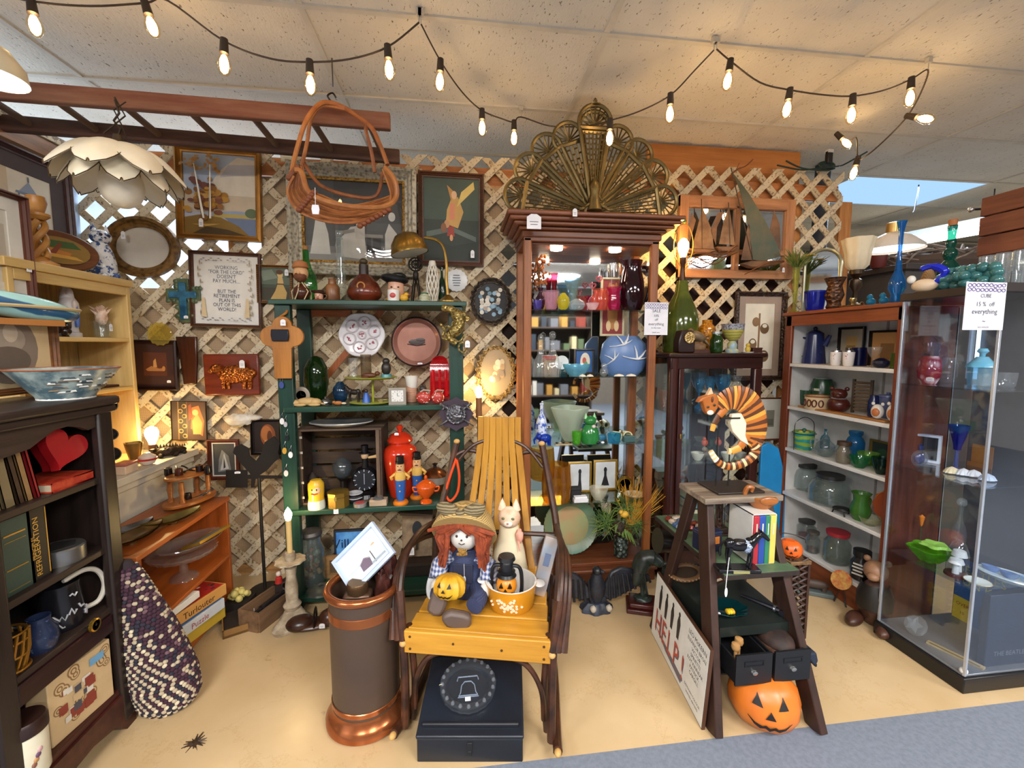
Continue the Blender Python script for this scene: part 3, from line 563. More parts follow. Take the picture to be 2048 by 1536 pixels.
lbox(r,'top_rail',(CX-.02,1.925,1.655),(CX,2.5,1.70),creamy)
for z in(1.435,1.185,MZ+.02):lbox(r,'shelf',(CB,1.925,z-.02),(CX-.004,2.5,z),creamy)
p=PX(205,553,CX-.12);p.z=1.735
wb=M('dde0e4',.25,'s','33518a',30,amt=.5)
r=T('ceramic_cat','blue and white painted ceramic cat sitting on cream bookcase','figurine',p,rz=R(60))
O('body',G().lathe([(.0005,0),(.06,.0),(.07,.03),(.066,.09),(.05,.15),(.036,.185),(.0005,.19)],sx=.9),wb,r)
O('head',G().ell((0,-.012,.215),(.045,.042,.038)).add([(-.042,-.01,.235),(-.012,-.01,.25),(-.034,-.014,.285)],[(0,1,2),(2,1,0)]).lathe([(.014,0),(.0005,.04)],(-.026,-.01,.242),8).lathe([(.014,0),(.0005,.04)],(.026,-.01,.242),8),wb,r)
O('face',G().ell((-.016,-.052,.222),(.008,.004,.008),0,8,6).ell((.016,-.052,.222),(.008,.004,.008),0,8,6).ell((0,-.056,.208),(.005,.004,.004),0,8,6),M('1d2440',.3),r)
O('paw',G().ell((.025,-.055,.016),(.02,.04,.016)).ell((-.025,-.055,.016),(.02,.04,.016)),wb,r)
p=PX(85,540,CX-.05);p.z=1.735;h=.29
r=T('spiral_candlestick','carved tan wooden spiral candlestick on cream bookcase','candlestick',(p.x,p.y,p.z))
tanw=M('c78f4a',.35,'p','a56c2e',14)
O('base',G().lathe([(.0005,0),(.055,0),(.055,.012),(.03,.022),(.018,.035),(.0005,.036)]),tanw,r)
for s in(0,1,2):O('twist',G().tube([(.02*cos(a*.55+s*2.1),.02*sin(a*.55+s*2.1),.03+a*.0155)for a in range(11)],.012,8),tanw,r)
O('cup',G().lathe([(.0005,.19),(.022,.19),(.04,.205),(.04,.215),(.022,.22),(.028,.24),(.034,.26),(.03,.285),(.018,.287),(.016,.26),(.0005,.26)]),tanw,r);price(r,PX(58,535,CX+.01),.02,.035,R(90))
p=PX(125,548,CX-.10);p.z=1.737
r=T('oval_wood_plaque','oval wooden plaque with green painted harvest scene leaning on cream bookcase','plaque',p,rz=R(62))
O('board',G().prism(E2(0,.095,.15,.095,32),-.012,.012),M('6d3f22',.35,'wx'),r,rot=(R(-12),0,0),bevel=.006)
art=G();mats=[]
artmesh(art,[('8a6a2c',E2(.5,.5,.42,.4)),('3d5a2a',[(.2,.55),(.8,.6),(.7,.78),(.3,.78)]),('b8742c',[(.2,.4),(.6,.3),(.65,.45),(.3,.58)]),('7c3a1c',[(.3,.3),(.4,.3),(.55,.7),(.5,.72)]),('c9963c',[(.15,.3),(.8,.25),(.7,.35),(.25,.4)])],.26,.16,0,mats)
O('painting',art,mats,r,(0,-.016,.016),rot=(R(-12),0,0))
z=1.435
q=fit(118,570,158,665,X=CX-.09,z=z);r=T('madonna_statue','white Madonna statuette with blue sash in cream bookcase','figurine',q.p,rz=R(70));h=q.h
wh=M('d8d5d6',.4)
O('robe',G().lathe([(.0005,0),(.035,0),(.035,.02),(.026,.025),(.024,h*.3),(.034,h*.5),(.032,h*.66),(.02,h*.76),(.0005,h*.77)],sx=1.1),wh,r)
O('head',G().ell((0,-.004,h*.85),(.017,.018,.024)).lathe([(.026,h*.6),(.026,h*.76),(.022,h*.9),(.008,h),(.0005,h)],(0,.008,0),16),wh,r)
O('sash',G().tube([(.004,-.034,h*.62),(.006,-.035,h*.4),(.008,-.03,h*.2)],[.006,.01,.008],8),M('5b79c4',.4),r)
O('hands',G().ell((0,-.034,h*.62),(.01,.01,.022),0,8,6),M('e0d0c4',.5),r)
q=fit(98,622,138,665,X=CX-.05,z=z);r=T('carved_dark_head','glossy dark brown carved head beside Madonna statuette','figurine',q.p,rz=R(70))
db=M('2a1710',.25,'n','120a08',20)
O('head',G().ell((0,0,.055),(.038,.045,.05)).ell((0,-.045,.05),(.01,.012,.012)).ell((0,-.035,.025),(.02,.02,.018)),db,r);O('hair',G().ell((0,.008,.07),(.043,.046,.04),nz=.06),db,r);O('plinth',G().lathe([(.0005,0),(.03,0),(.024,.02),(.0005,.022)]),db,r)
q=fit(182,600,222,666,X=CX-.08,z=z);r=T('shell_in_glass','spiky pink seashell resting in a clear glass tumbler','glass',q.p)
O('tumbler',G().lathe(prof('cup',q.w,q.h*.45,.003)),M('eef4f2',.05,'g',amt=.05),r)
g=G().ell((0,0,q.h*.6),(q.w*.35,q.w*.3,q.h*.25),nz=.15)
for k in range(9):a=k*.7;g.lathe([(.008,0),(.0005,.035)],seg=6,mx=MTr((q.w*.25*cos(a),q.w*.2*sin(a),q.h*.62+.01*(k%3)))@Euler((sin(a)*-.9,cos(a)*.9,0)).to_matrix().to_4x4())
O('seashell',g,M('d9ad92',.4,'n','f0dcc8',25),r);price(r,PX(222,655,CX+.005),.018,.035,R(90))
z=1.185
q=fit(140,695,190,735,X=CX-.1,z=z);g=G()
for k in range(12):a=k*.53;g.tube([(0,0,.02),(.03*cos(a),.03*sin(a),.05),(.06*cos(a),.06*sin(a),.035+.02*(k%3))],[.004,.009,.001],6,flat=.3)
r=T('small_succulent','small dark green succulent on middle cream shelf','plant',q.p);O('leaves',g,M('2c5a3a',.5),r);O('pot',G().lathe(prof('cup',.06,.03,.003)),M('3a2c24',.6),r)
S('wooden_tray','flat dark wooden tray on cream shelf behind ship bowl','tray',G().bb((-.06,-.14,0),(.06,.14,.012)),M('4a2416',.5,'wy'),(CX-.1,2.32,z),bevel=.003)
r=T('pale_figurine','tiny pale bird figurine at back of middle cream shelf','figurine',(CX-.1,2.02,z));O('body',G().ell((0,0,.03),(.02,.035,.022)).ell((0,-.03,.055),(.014,.016,.014)),M('c9a58c',.4),r);O('foot',G().lathe([(.0005,0),(.02,0),(.006,.01)]),M('b08c74',.4),r)
z=MZ
r=T('white_mantel','old white painted mantel shelf in left corner','mantel',(-1.8,2.35,0));wm=M('d9d2c2',.5,'p','c4bba8',8)
lbox(r,'mantel_shelf',(-2.04,1.86,z-.035),(MX,2.67,z),wm);lbox(r,'moulding',(-2.0,1.88,z-.075),(MX-.02,2.66,z-.035),wm,.008);lbox(r,'frieze',(-1.98,1.9,z-.26),(MX-.03,2.65,z-.075),wm);lbox(r,'lower_moulding',(-1.98,1.9,z-.3),(MX-.01,2.65,z-.26),M('4a3c30',.6));lbox(r,'leg',(-1.98,2.55,0),(MX-.03,2.65,z-.3),wm);lbox(r,'leg',(-1.98,1.9,0),(MX-.03,2.0,z-.3),wm)
MZ=z
q=fit(285,832,322,905,X=-1.62,z=z);r=T('exposed_bulb_lamp','small brown lamp with bare glowing bulb on white mantel','lamp',q.p)
O('base',G().lathe([(.0005,0),(.03,0),(.03,.01),(.018,.02),(.018,.07),(.0005,.072)]),M('6a4228',.5),r)
O('bulb',G().lathe([(.012,.068),(.018,.085),(.03,.12),(.031,.135),(.022,.158),(.0005,.168)]),M('ffd890',.5,'e',st=80),r)
def turtle(label,px,py,X,s=1,grp='dark metal turtles on the mantel'):
 p=PX(px,py,X);p.z=MZ;r=T('metal_turtle',label,'figurine',p,rz=R(40));d=M('3a2c20',.5,'v','1c140e',60,metal=.4)
 O('shell',G().ell((0,0,.028*s),(.05*s,.04*s,.026*s)),d,r);O('head',G().ell((-.06*s,0,.04*s),(.016*s,.012*s,.012*s)),d,r)
 for a in(-1,1):
  for b in(-1,1):O('leg',G().ell((.032*s*a,.034*s*b,.012*s),(.014*s,.014*s,.013*s),0,8,6),d,r)
 g=G()
 for k in range(7):g.lathe([(.007*s,0),(.0005,.02*s)],((k-3)*.013*s,0,.05*s),6)
 O('spikes',g,d,r)
turtle('dark spiny metal turtle figurine right of bare bulb',335,915,-1.56,1.0);turtle('dark metal turtle at far right end of mantel',356,905,-1.535,.8)
q=fit(248,885,288,925,X=-1.62,z=z);r=T('brass_crown_holder','brass three pronged crown holder on mantel','candle holder',q.p);O('cup',G().lathe(prof([(.5,0),(.6,.3),(.8,.6),(1,1)],q.w,q.h,.004),rib=.12,nrib=4,seg=32),M('8a6a34',.4,metal=.7),r);O('foot',G().lathe([(.0005,0),(.02,0),(.02,.006),(.0005,.008)]),M('8a6a34',.4,metal=.7),r)
q=fit(275,905,315,940,X=-1.545,z=z);r=T('red_white_glass_ball','small glowing white glass dish with red ring on mantel','ornament',q.p);O('body',G().lathe(prof('ball',q.w,q.h)),M('eedccb',.2),r);O('ring',G().tube([(q.w*.5*cos(a*.3),q.w*.5*sin(a*.3),q.h*.5)for a in range(21)],.005,6,closed=True),M('c22a22',.3),r)
q=fit(228,940,275,965,X=-1.55,z=z);r=T('pink_trinket_box','small pink and cream trinket box at mantel edge','box',q.p);O('body',G().box((0,0,.02),(.06,.08,.04)),M('e0c4a8',.4),r,bevel=.004);O('lid',G().box((0,0,.046),(.064,.084,.012)),M('b8695a',.4),r,bevel=.004)
r=T('hanging_bowl_string','string of three dark metal bowls hung at dark bookcase end','bowl',(-1.262,1.712,1.205));off=r.location
for x0,y0,x1,y1 in((208,795,248,835),(212,862,246,882),(208,898,246,925)):
 q=fit(x0,y0,x1,y1,Y=1.712);v=q.p-off;O('bowl',G().lathe(prof('bowl',q.w,q.w*.5,.003),mx=MTr((0,0,v.z+q.h/2))@Euler((R(65),0,R(55))).to_matrix().to_4x4()),M('6a625c',.25,metal=.8),r)
O('chain',G().tube([(0,-.03,.012),(0,0,.012),(0,0,-.34)],.0025,6),M('333333',.4,metal=1),r)
r=T('copper_pot','dark copper pot on cream bookcase behind dark bookcase','pot',(CX-.1,2.3,MZ+.02));O('body',G().lathe(prof('jar',.12,.1,.004)),M('7a4a2a',.35,metal=.7),r);O('rim',G().tube([(.045*cos(a*.3),.045*sin(a*.3),.1)for a in range(21)],.004,6,closed=True),M('5a3420',.3,metal=.7),r)
BX,BY1,BZ=-1.224,1.665,1.222;BY0,BB=1.02,-1.50
dk=M('2c211d',.42,'wz','1b1310',5);dky=M('352822',.42,'wy','1e1512',5);redb=M('4a221a',.4,'wy','2c130e',5)
r=T('dark_bookcase','dark stained wooden bookcase with scalloped apron at near left','bookcase',(-1.36,1.35,0))
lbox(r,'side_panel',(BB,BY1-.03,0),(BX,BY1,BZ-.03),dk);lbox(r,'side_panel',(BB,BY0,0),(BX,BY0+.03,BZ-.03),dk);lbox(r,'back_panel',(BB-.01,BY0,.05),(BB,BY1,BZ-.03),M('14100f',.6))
lbox(r,'stile',(BX-.02,BY1-.055,.03),(BX+.012,BY1+.005,BZ-.03),dk,.008);lbox(r,'stile',(BX-.02,1.21,.03),(BX+.012,1.272,BZ-.03),dk,.008)
lbox(r,'top_panel',(BB-.02,BY0-.02,BZ-.03),(BX+.03,BY1+.025,BZ),dky,.01);lbox(r,'cornice',(BX,BY0,BZ-.055),(BX+.022,BY1+.012,BZ-.03),dky,.006)
ap=[(1.272,BZ-.03),(BY1-.055,BZ-.03),(BY1-.055,BZ-.1),(1.58,BZ-.105),(1.55,BZ-.09),(1.51,BZ-.078),(1.46,BZ-.082),(1.42,BZ-.1),(1.38,BZ-.12),(1.33,BZ-.125),(1.272,BZ-.132)]
O('apron',G().prism([(y-1.35,z)for y,z in ap],-.006,.01),M('45352b',.45,'wx'),r,(BX-.005+1.36,0,0),rz=R(90))
SH=[.945,.695,.475,.165]
for z in SH[:3]:lbox(r,'shelf',(BB,BY0+.03,z-.022),(BX-.004,BY1-.03,z),dky)
lbox(r,'bottom_shelf',(BB,BY0+.03,SH[3]-.025),(BX,BY1-.03,SH[3]),redb)
o=r.location;O('drawer_front',G().bb((BX-.02-o.x,1.275-o.y,.39),(BX+.004-o.x,BY1-.056-o.y,.453)),M('2a1114',.35,'wy'),r,bevel=.004)
bs=[(1.21,.14),(BY1,.14),(BY1,0),(1.62,0),(1.57,.05),(1.48,.07),(1.38,.06),(1.32,.02),(1.27,0),(1.21,0)]
O('base_apron',G().prism([(y-1.35,z)for y,z in bs],-.01,.01),redb,r,(BX+1.36,0,0),rz=R(90))
p=PX(132,775,-1.3);p.z=BZ;r=T('ship_bowl','wide ceramic bowl painted with sailing ships on dark bookcase','bowl',(p.x,p.y,BZ),rz=R(80))
O('bowl',G().lathe([(.0005,.012),(.06,.012),(.07,0),(.075,.012),(.11,.06),(.14,.1),(.137,.1),(.1,.06),(.0005,.03)],seg=36),M('a9b8b4',.3,'n','4d6670',12,amt=.4),r)
O('rim',G().tube([(.139*cos(a*.157),.139*sin(a*.157),.1)for a in range(40)],.0025,6,closed=True),M('9a5a3a',.4),r)
g=G();rd=Rnd(5)
for k in range(60):
 a=rd.uniform(-2.6,-.4);t=rd.uniform(0.1,.8);rr=.079+.058*t;zz=.016+.08*t;w=rd.uniform(.006,.02)
 g.add([(rr*cos(a+s*w/rr)+.003*cos(a),rr*sin(a+s*w/rr)+.003*sin(a),zz+u)for s,u in((-1,0),(1,0),(.6,rd.uniform(.004,.012)),(-.7,rd.uniform(.003,.01)))],[(0,1,2,3)],k%3)
O('painted_scene',g,[M('38434a',.4),M('7a6a54',.4),M('e2e4de',.4)],r);O('foot_ring',G().lathe([(.062,0),(.072,0),(.072,.014),(.062,.014),(.062,0)]),M('e8e8e4',.4),r)
p=PX(45,632,-1.42);r=T('blue_striped_dish','long oval blue and aqua striped dish at left edge','dish',p,rz=R(78))
O('dish',G().ell((0,0,.03),(.17,.05,.042)),M('2f5f88',.2,'b','a5d5d2',6,amt=.5),r,rot=(0,R(8),0));O('rim',G().tube([(.172*cos(a*.157),.052*sin(a*.157),.03)for a in range(40)],.006,6,closed=True),M('c8b080',.4),r);O('stand',G().bb((-.1,-.03,-.03),(.1,.03,-.01)),M('b5763c',.5),r)
z=SH[0]
def book(name,label,par_y,th,d,h,X,zz,col,lean=0,grp=None,spine=None,pages='d9ccae',front=BX-.03):
 r=T(name,label,'book',(front,par_y,zz),group=grp);r.rotation_euler=(lean,0,R(90))
 O('cover',G().bb((-th/2,0,0),(th/2,.004,h)).bb((-th/2,.0,0),(-th/2+.003,d,h)).bb((th/2-.003,0,0),(th/2,d,h)),M(col,.5,'p',None,20),r)
 O('pages',G().bb((-th/2+.003,.004,.004),(th/2-.003,d-.004,h-.004)),M(pages,.8),r)
 if spine:spine(r,th,h)
 return r
def leanbook(name,label,y,th,h,col,tilt,spine=None,grp=None):
 r=book(name,label,y,th,.17,h,BX,z,col,0,grp,spine);r.rotation_euler=Euler((0,tilt,R(90)),'XYZ');return r
for y,th,h,col,t,lb in((1.312,.018,.2,'b0936a',-.12,'thin tan book leftmost on upper dark shelf'),(1.345,.03,.205,'8c7a58',-.13,'thick mottled tan book leaning on upper dark shelf'),(1.378,.018,.2,'4a3626',-.16,'dark brown slim book leaning between tan books'),(1.402,.02,.205,'a07c50',-.16,'worn tan book next to slim red book'),(1.428,.012,.22,'9a2326',-.17,'slim red book leaning against the heart box')):
 leanbook('old_book',lb,y,th,h,col,t,grp='old books on upper dark shelf')
p=Vector((BX-.05,1.525,z));r=T('heart_box','large glossy red heart shaped box on upper dark shelf','box',(p.x,p.y,z+.035),rz=R(78))
hp=[(.075*16*sin(t)**3/16,.075*(13*cos(t)-5*cos(2*t)-2*cos(3*t)-cos(4*t))/15)for t in[k*2*pi/40 for k in range(40)]]
hp=[(x*.88-.03,zz*.88+.082)for x,zz in hp]
O('lid',G().prism(hp,-.03,.0),M('a81c22',.18),r,bevel=.014,rot=(R(-10),R(28),0));O('base',G().prism([(x*.96,q*.96+.004)for x,q in hp],.0,.03),M('8a161c',.3),r,rot=(R(-10),R(28),0))
r=T('red_flat_book','red cloth book lying flat under the heart box','book',(BX-.075,1.53,z),rz=R(90));O('cover',G().bb((-.075,-.06,0),(.075,.09,.004)).bb((-.075,-.06,.026),(.075,.09,.03)).bb((-.075,-.06,0),(.075,-.056,.03)),M('a8281c',.5,'n','c2482a',40),r);O('pages',G().bb((-.072,-.055,.004),(.072,.087,.026)),M('d8c8a8',.8),r)
z=SH[1]
def sp_green(r,th,h):
 for a,b in((.7,.706),(.78,.8),(.33,.345),(.06,.065)):O('gilt_band',G().bb((-th*.36,-.002,h*a),(th*.36,0,h*b)),M('c9a04a',.35,metal=.7),r)
book('green_book','thick dark green book with gilt spine bands',1.345,.085,.2,.218,BX,z,'33483f',0,None,sp_green)
def sp_ref(r,th,h):
 O('spine_title',G().text('REFRIGERATION',.0245,-.004,h*.06,-.0015,0,'LEFT',1.0,R(90)).text('PRINCIPLES',.014,-.019,h*.3,-.0015,0,'LEFT',1.0,R(90)),M('d9a53c',.4),r);O('spine_border',G().bb((th*.38,-.0015,.01),(th*.42,0,h-.01)),M('c9943a',.4),r)
book('refrigeration_book','black book with gold lettered refrigeration spine',1.418,.055,.2,.225,BX,z,'211d1b',0,None,sp_ref)
r=T('film_tin','round grey metal film tin on dark bookcase','tin',(BX-.075,1.53,z));O('body',G().lathe([(.0005,0),(.062,0),(.062,.045),(.058,.05),(.0005,.05)],seg=32),M('8b8a88',.3,metal=.8),r);O('label',G().lathe([(.0005,.0515),(.045,.0515),(.045,.0505)],seg=5),M('2c2b2c',.5),r)
z=SH[2]
r=T('black_ceramic_stein','black stein with white relief and big pale handle','mug',(BX-.08,1.52,z),rz=R(60));bk=M('17161b',.25)
O('body',G().lathe(prof([(.9,0),(1,.1),(.95,.5),(.85,.9),(.9,1)],.115,.15,.005)),bk,r)
O('handle',G().tube(bez([(.05,0,.03),(.095,0,.035),(.115,0,.085),(.1,0,.14),(.06,-.01,.165),(0,-.03,.16)],6),[.008]*30+[.006],8),M('c9c2b4',.35),r)
g=G();rd=Rnd(9)
for k in range(9):a=rd.uniform(-2.6,-.5);zz=rd.uniform(.03,.12);g.tube([(.0575*cos(a+s*.12),.0575*sin(a+s*.12),zz+rd.uniform(-.012,.012))for s in range(4)],.003,5)
O('relief',g,M('b8b8bc',.4),r)
r=T('navy_speckled_jug','small navy glazed jug on third dark shelf','jug',(BX-.045,1.405,z),rz=R(50));nv=M('202a44',.2,'s','5a6a8c',60,amt=.62);O('body',G().lathe(prof([(.75,0),(1,.3),(.95,.6),(.6,.85),(.65,1)],.085,.105,.004)),nv,r);O('handle',G().tube(bez([(-.035,0,.09),(-.065,0,.1),(-.07,0,.05),(-.04,0,.03)],5),.007,8),M('16181f',.3),r)
r=T('woven_brass_basket','gold wire woven cup basket on third dark shelf','basket',(BX-.05,1.31,z));g=G();br=M('a87a30',.35,metal=.8)
for k in range(16):a=k*pi/8;g.tube([(.034*cos(a),.034*sin(a),0),(.046*cos(a+.3),.046*sin(a+.3),.06),(.048*cos(a+.5),.048*sin(a+.5),.115)],.004,5)
O('wires',g,br,r);g=G()
for zz in(.01,.05,.09,.115):g.tube([(.045*cos(a*.3),.045*sin(a*.3),zz)for a in range(21)],.0035,5,closed=True)
O('hoops',g,br,r);O('liner',G().lathe(prof('cup',.07,.1,.004)),M('2a1d12',.5),r)
z=SH[3]
r=T('jar_candle','cream labelled jar candle with dark brown lid at lower left','candle',(BX-.02,1.30,z));O('jar',G().lathe([(.0005,0),(.046,0),(.05,.008),(.05,.135),(.0005,.136)],seg=32),M('e6dfc4',.3),r);O('lid',G().lathe([(.0005,.136),(.053,.136),(.053,.165),(.048,.175),(.0005,.176)],seg=32),M('2a1814',.35),r)
g=G()
for k,h in enumerate(('8a5a4a','b98a5a','6a4a6a','c9a0a0')):g.ell((.0495*cos(-.5+.1*k),.0495*sin(-.5+.1*k),.05+.012*k),(.004,.008,.008),k,8,6)
O('label_flowers',g,[M(h,.5)for h in('8a5a4a','b98a5a','6a4a6a','c9a0a0')],r)
r=T('swirl_patterned_box','tan puzzle box printed with brown rings and mosaic patches','box',(BX-.01,1.485,z),rz=R(84))
O('box',G().bb((-.105,0,0),(.105,.07,.21)),M('cdb084',.5),r,bevel=.003)
g=G();rd=Rnd(2);mats=[M('8a6a44',.5),M('cdb084',.5),M('8a3a2c',.5),M('4a4a52',.5),M('6da0c4',.5),M('d8d0c0',.5)]
for k in range(16):
 x,zz,s=rd.uniform(-.085,.085),rd.uniform(.02,.195),rd.uniform(.012,.02);
 for i,q in enumerate((1,.78,.52,.3)):g.flat(E2(x,zz,s*q,s*q,16),-.0006-i*.0003-k*.00002,i%2)
for k in range(26):x,zz=rd.uniform(-.07,.03),rd.uniform(.05,.15);s=rd.uniform(.006,.016);g.flat(R2(x-s,zz-s,x+s,zz+s),-.0024-k*.00005,rd.choice([2,2,3,1,5]))
g.flat(R2(.025,.165,.075,.19),-.004,4);O('cover_print',g,mats,r)
r=T('pink_box','pink cardboard box behind the ring patterned box','box',(BX-.12,1.55,z),rz=R(88));O('box',G().bb((-.06,-.02,0),(.06,.07,.225)),M('c48a9c',.5),r,bevel=.003);O('flap',G().bb((-.06,-.021,.2),(.06,-.018,.225)),M('d8a4b4',.5),r)
r=T('round_brass_clock','tiny round brass clock stuck on the dark drawer front','clock',PX(187,1250,BX+.012),rz=R(90));O('rim',G().lathe([(.0005,0),(.021,0),(.021,.008),(.0165,.01),(.0165,.006),(.0005,.006)],seg=28,mx=MRo(R(90),4,'X')),M('c9a040',.25,metal=.9),r);O('dial',G().lathe([(.0005,.007),(.0164,.007)],seg=24,mx=MRo(R(90),4,'X')),M('ece6d4',.4),r);O('hands',G().box((0,-.0085,.004),(.0015,.001,.011)).box((.003,-.0085,0),(.008,.001,.0015)).ell((0,-.0085,0),(.003,.001,.003),0,8,6),M('222222',.4),r)
p=PZ(312,1452,0);r=T('braided_rug_bag','tall braided rag bag in plum and cream leaning by dark bookcase','bag',(-1.12,1.72,0),rot=Euler((R(4),R(-9),0)))
bm=G().lathe([(.0005,.0),(.07,.0),(.1,.04),(.108,.12),(.1,.22),(.085,.33),(.06,.45),(.04,.55),(.02,.62),(.0005,.63)],seg=28,sy=.8);O('core',bm,M('2c2024',.9),r)
pf=[(.0,.07),(.04,.1),(.12,.108),(.22,.1),(.33,.085),(.45,.06),(.55,.04),(.62,.02)]
def prad(z):
 for(a,ra),(b,rb)in zip(pf,pf[1:]):
  if a<=z<=b:return ra+(rb-ra)*(z-a)/(b-a)
 return.02
gs=[G()for k in range(5)];rd=Rnd(4);row=0;z=.012
while z<.6:
 n=max(6,int(prad(z)*2*pi/.016))
 for k in range(n):
  a=2*pi*(k+.5*(row%2))/n;rr=prad(z)+.003
  plum=(a+z*4)%6.28<3.0 if z>.12 else True
  c=rd.choice([0,0,1,4,0,2])if plum and(a+z*4)%6.28<2.2 else(rd.choice([0,1,1,0])if(row+k)%2 else rd.choice([2,3,2]))
  gs[c].ell((rr*cos(a),rr*.8*sin(a),z),(.0065,.0095,.0075),0,6,4,rot=(.5 if row%2 else-.5,0,a))
 z+=.0135;row+=1
for g,h,nm in zip(gs,('3d2030','2a2836','b8a88e','d3c6a8','6d5058'),('plum','navy','tan','cream','mauve')):
 o=O('braid_'+nm,g,M(h,.9),r);o['kind']='stuff'
OX,OB,OY0,OY1,OZ=-1.215,-1.50,1.735,2.39,.60
orw=M('a85a26',.35,'wy','8a4418',5);orz=M('9c5020',.35,'wz','7c3c14',5)
r=T('orange_wood_shelf','low orange brown wooden shelf unit with two bays by left corner','shelf',(-1.36,2.06,0))
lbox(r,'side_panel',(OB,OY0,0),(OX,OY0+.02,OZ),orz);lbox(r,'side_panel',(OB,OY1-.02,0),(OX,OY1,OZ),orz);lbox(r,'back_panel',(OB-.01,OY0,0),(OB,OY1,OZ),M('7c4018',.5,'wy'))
lbox(r,'top_panel',(OB-.01,OY0-.01,OZ-.02),(OX+.005,OY1+.005,OZ),orw);lbox(r,'shelf',(OB,OY0+.02,.275),(OX,OY1-.02,.292),orw);lbox(r,'bottom_panel',(OB,OY0+.02,.02),(OX,OY1-.02,.04),orw)
z=OZ;q=fit(322,930,436,1015,X=-1.34,z=z);r=T('pipe_rack','oval two tier wooden pipe rack on orange shelf','pipe rack',(q.p.x,q.p.y,z),rz=R(70));pw=M('a2622a',.3,'wx','7c441a',5)
O('base',G().prism(E2(0,0,.13,.075,32),0,.018),pw,r,rot=(R(90),0,0),loc=(0,0,.018),bevel=.004);O('top_tier',G().prism(E2(0,0,.115,.065,32),0,.014),pw,r,rot=(R(90),0,0),loc=(0,0,.15),bevel=.004)
for sx in(-1,1):
 for sy in(-1,1):O('spindle',G().lathe([(.0005,.016),(.014,.016),(.015,.04),(.009,.06),(.013,.1),(.01,.13),(.012,.138),(.0005,.139)],(sx*.07,sy*.035,0),12),pw,r)
def pipe(par,label,loc,rzz,col,rx=0):
 r=T('smoking_pipe',label,'pipe',tuple(Vector(par)+Vector(loc)),group='smoking pipes on the rack');r.rotation_euler=(rx,0,rzz)
 O('bowl',G().lathe(prof([(.6,0),(1,.3),(.95,1)],.034,.045,.005)),M(col,.25),r);O('stem',G().tube(bez([(.012,0,.01),(.05,0,.014),(.09,0,.03),(.11,0,.034)],4),[.007]*6+[.004]*7,8),M('14100e',.3),r)
for k,(l,lb,rzz,col,rx)in enumerate((((-.08,-.02,.151),'black pipe at left of rack top tier',.4,'1a1210',0),((-.02,-.04,.151),'red brown pipe lying in middle of rack top tier',2.2,'4a1f14',0),((.04,.02,.151),'dark pipe standing toward far side of rack',2.8,'241612',0),((.09,.0,.151),'large black pipe at right of rack top tier',2.4,'181414',0),((.0,-.02,.02),'dark pipe lying on rack base',.8,'1f1512',0))):pipe(q.p,lb,l,rzz,col,rx)
p=PX(370,1033,-1.26);p.z=z
def leaf(label,px,py,X,s,col,rz):
 p=PX(px,py,X);p.z=z;g=G();N=10;top=[]
 for i in range(N+1):
  t=i/N;w=.045*s*sin(pi*t)**.8+.002;x=(t-.5)*.24*s
  for k in(-1,-.5,0,.5,1):top.append((x,k*w,.006+.02*s*abs(k)**1.5+.015*(2*t-1)**2))
 fs=[(i*5+k,(i+1)*5+k,(i+1)*5+k+1,i*5+k+1)for i in range(N)for k in range(4)]
 g.add(top,fs);g.add([(a,b,c-.004)for a,b,c in top],[f[::-1]for f in fs])
 r=T('leaf_dish',label,'dish',p,rz=rz,group=None);O('dish',g,col,r);O('vein',G().tube([(-.12*s,0,.022),(0,0,.008),(.12*s,0,.022)],.003,5),M('5a431c',.4,metal=.5),r)
 O('foot',G().lathe([(.0005,0),(.02,0),(.02,.008),(.0005,.008)]),M('5a431c',.4,metal=.5),r)
leaf('small brass leaf dish in front of pipe rack',345,1040,-1.28,1.0,M('7a6a34',.3,'p','574a22',20,metal=.6),R(60));leaf('large bronze leaf dish at near end of orange shelf',262,1082,-1.32,1.15,M('6a4d24',.3,'p','473216',20,metal=.6),R(75));leaf('grey metal leaf dish behind bronze leaf dish',250,1052,-1.4,.9,M('6c6660',.3,'p','4c4742',20,metal=.7),R(65))
r=T('yellow_medallion','yellow flower disc hanging by ribbon from mantel edge','ornament',PX(296,1012,-1.6),rz=R(75));O('disc',G().lathe([(.0005,0),(.03,0),(.034,.006),(.0005,.01)],seg=24,mx=MRo(R(90),4,'X')),M('d8b83c',.35,'n','8a9a3c',60),r);O('rim',G().tube([(.034*cos(a*.314),-.004,.034*sin(a*.314))for a in range(20)],.004,6,closed=True),M('cfc8b8',.4),r);O('ribbon',G().tube([(0,0,.034),(-.004,0,.1),(0,.01,.17)],.005,5,flat=.2),M('b9b4ae',.6),r)
z=.292;r=T('glass_cake_stand','cut glass pedestal cake stand in upper bay of orange shelf','cake stand',(-1.31,2.15,z));cg=M('e6e2dc',.08,'g',amt=.12)
O('foot',G().lathe([(.0005,0),(.06,0),(.055,.01),(.018,.03),(.016,.07),(.03,.1),(.0005,.105)],seg=32),cg,r);O('plate',G().lathe([(.03,.1),(.125,.115),(.14,.135),(.136,.137),(.12,.12),(.0005,.112)],seg=48,rib=.025,nrib=24),cg,r)
r=T('oval_glass_platter','oval pressed glass platter resting on the cake stand','platter',(-1.28,2.17,z+.14),rz=R(70));O('platter',G().lathe([(.0005,0),(.1,.004),(.15,.03),(.148,.034),(.1,.01),(.0005,.006)],seg=48,sy=.62,rib=.02,nrib=24),cg,r)
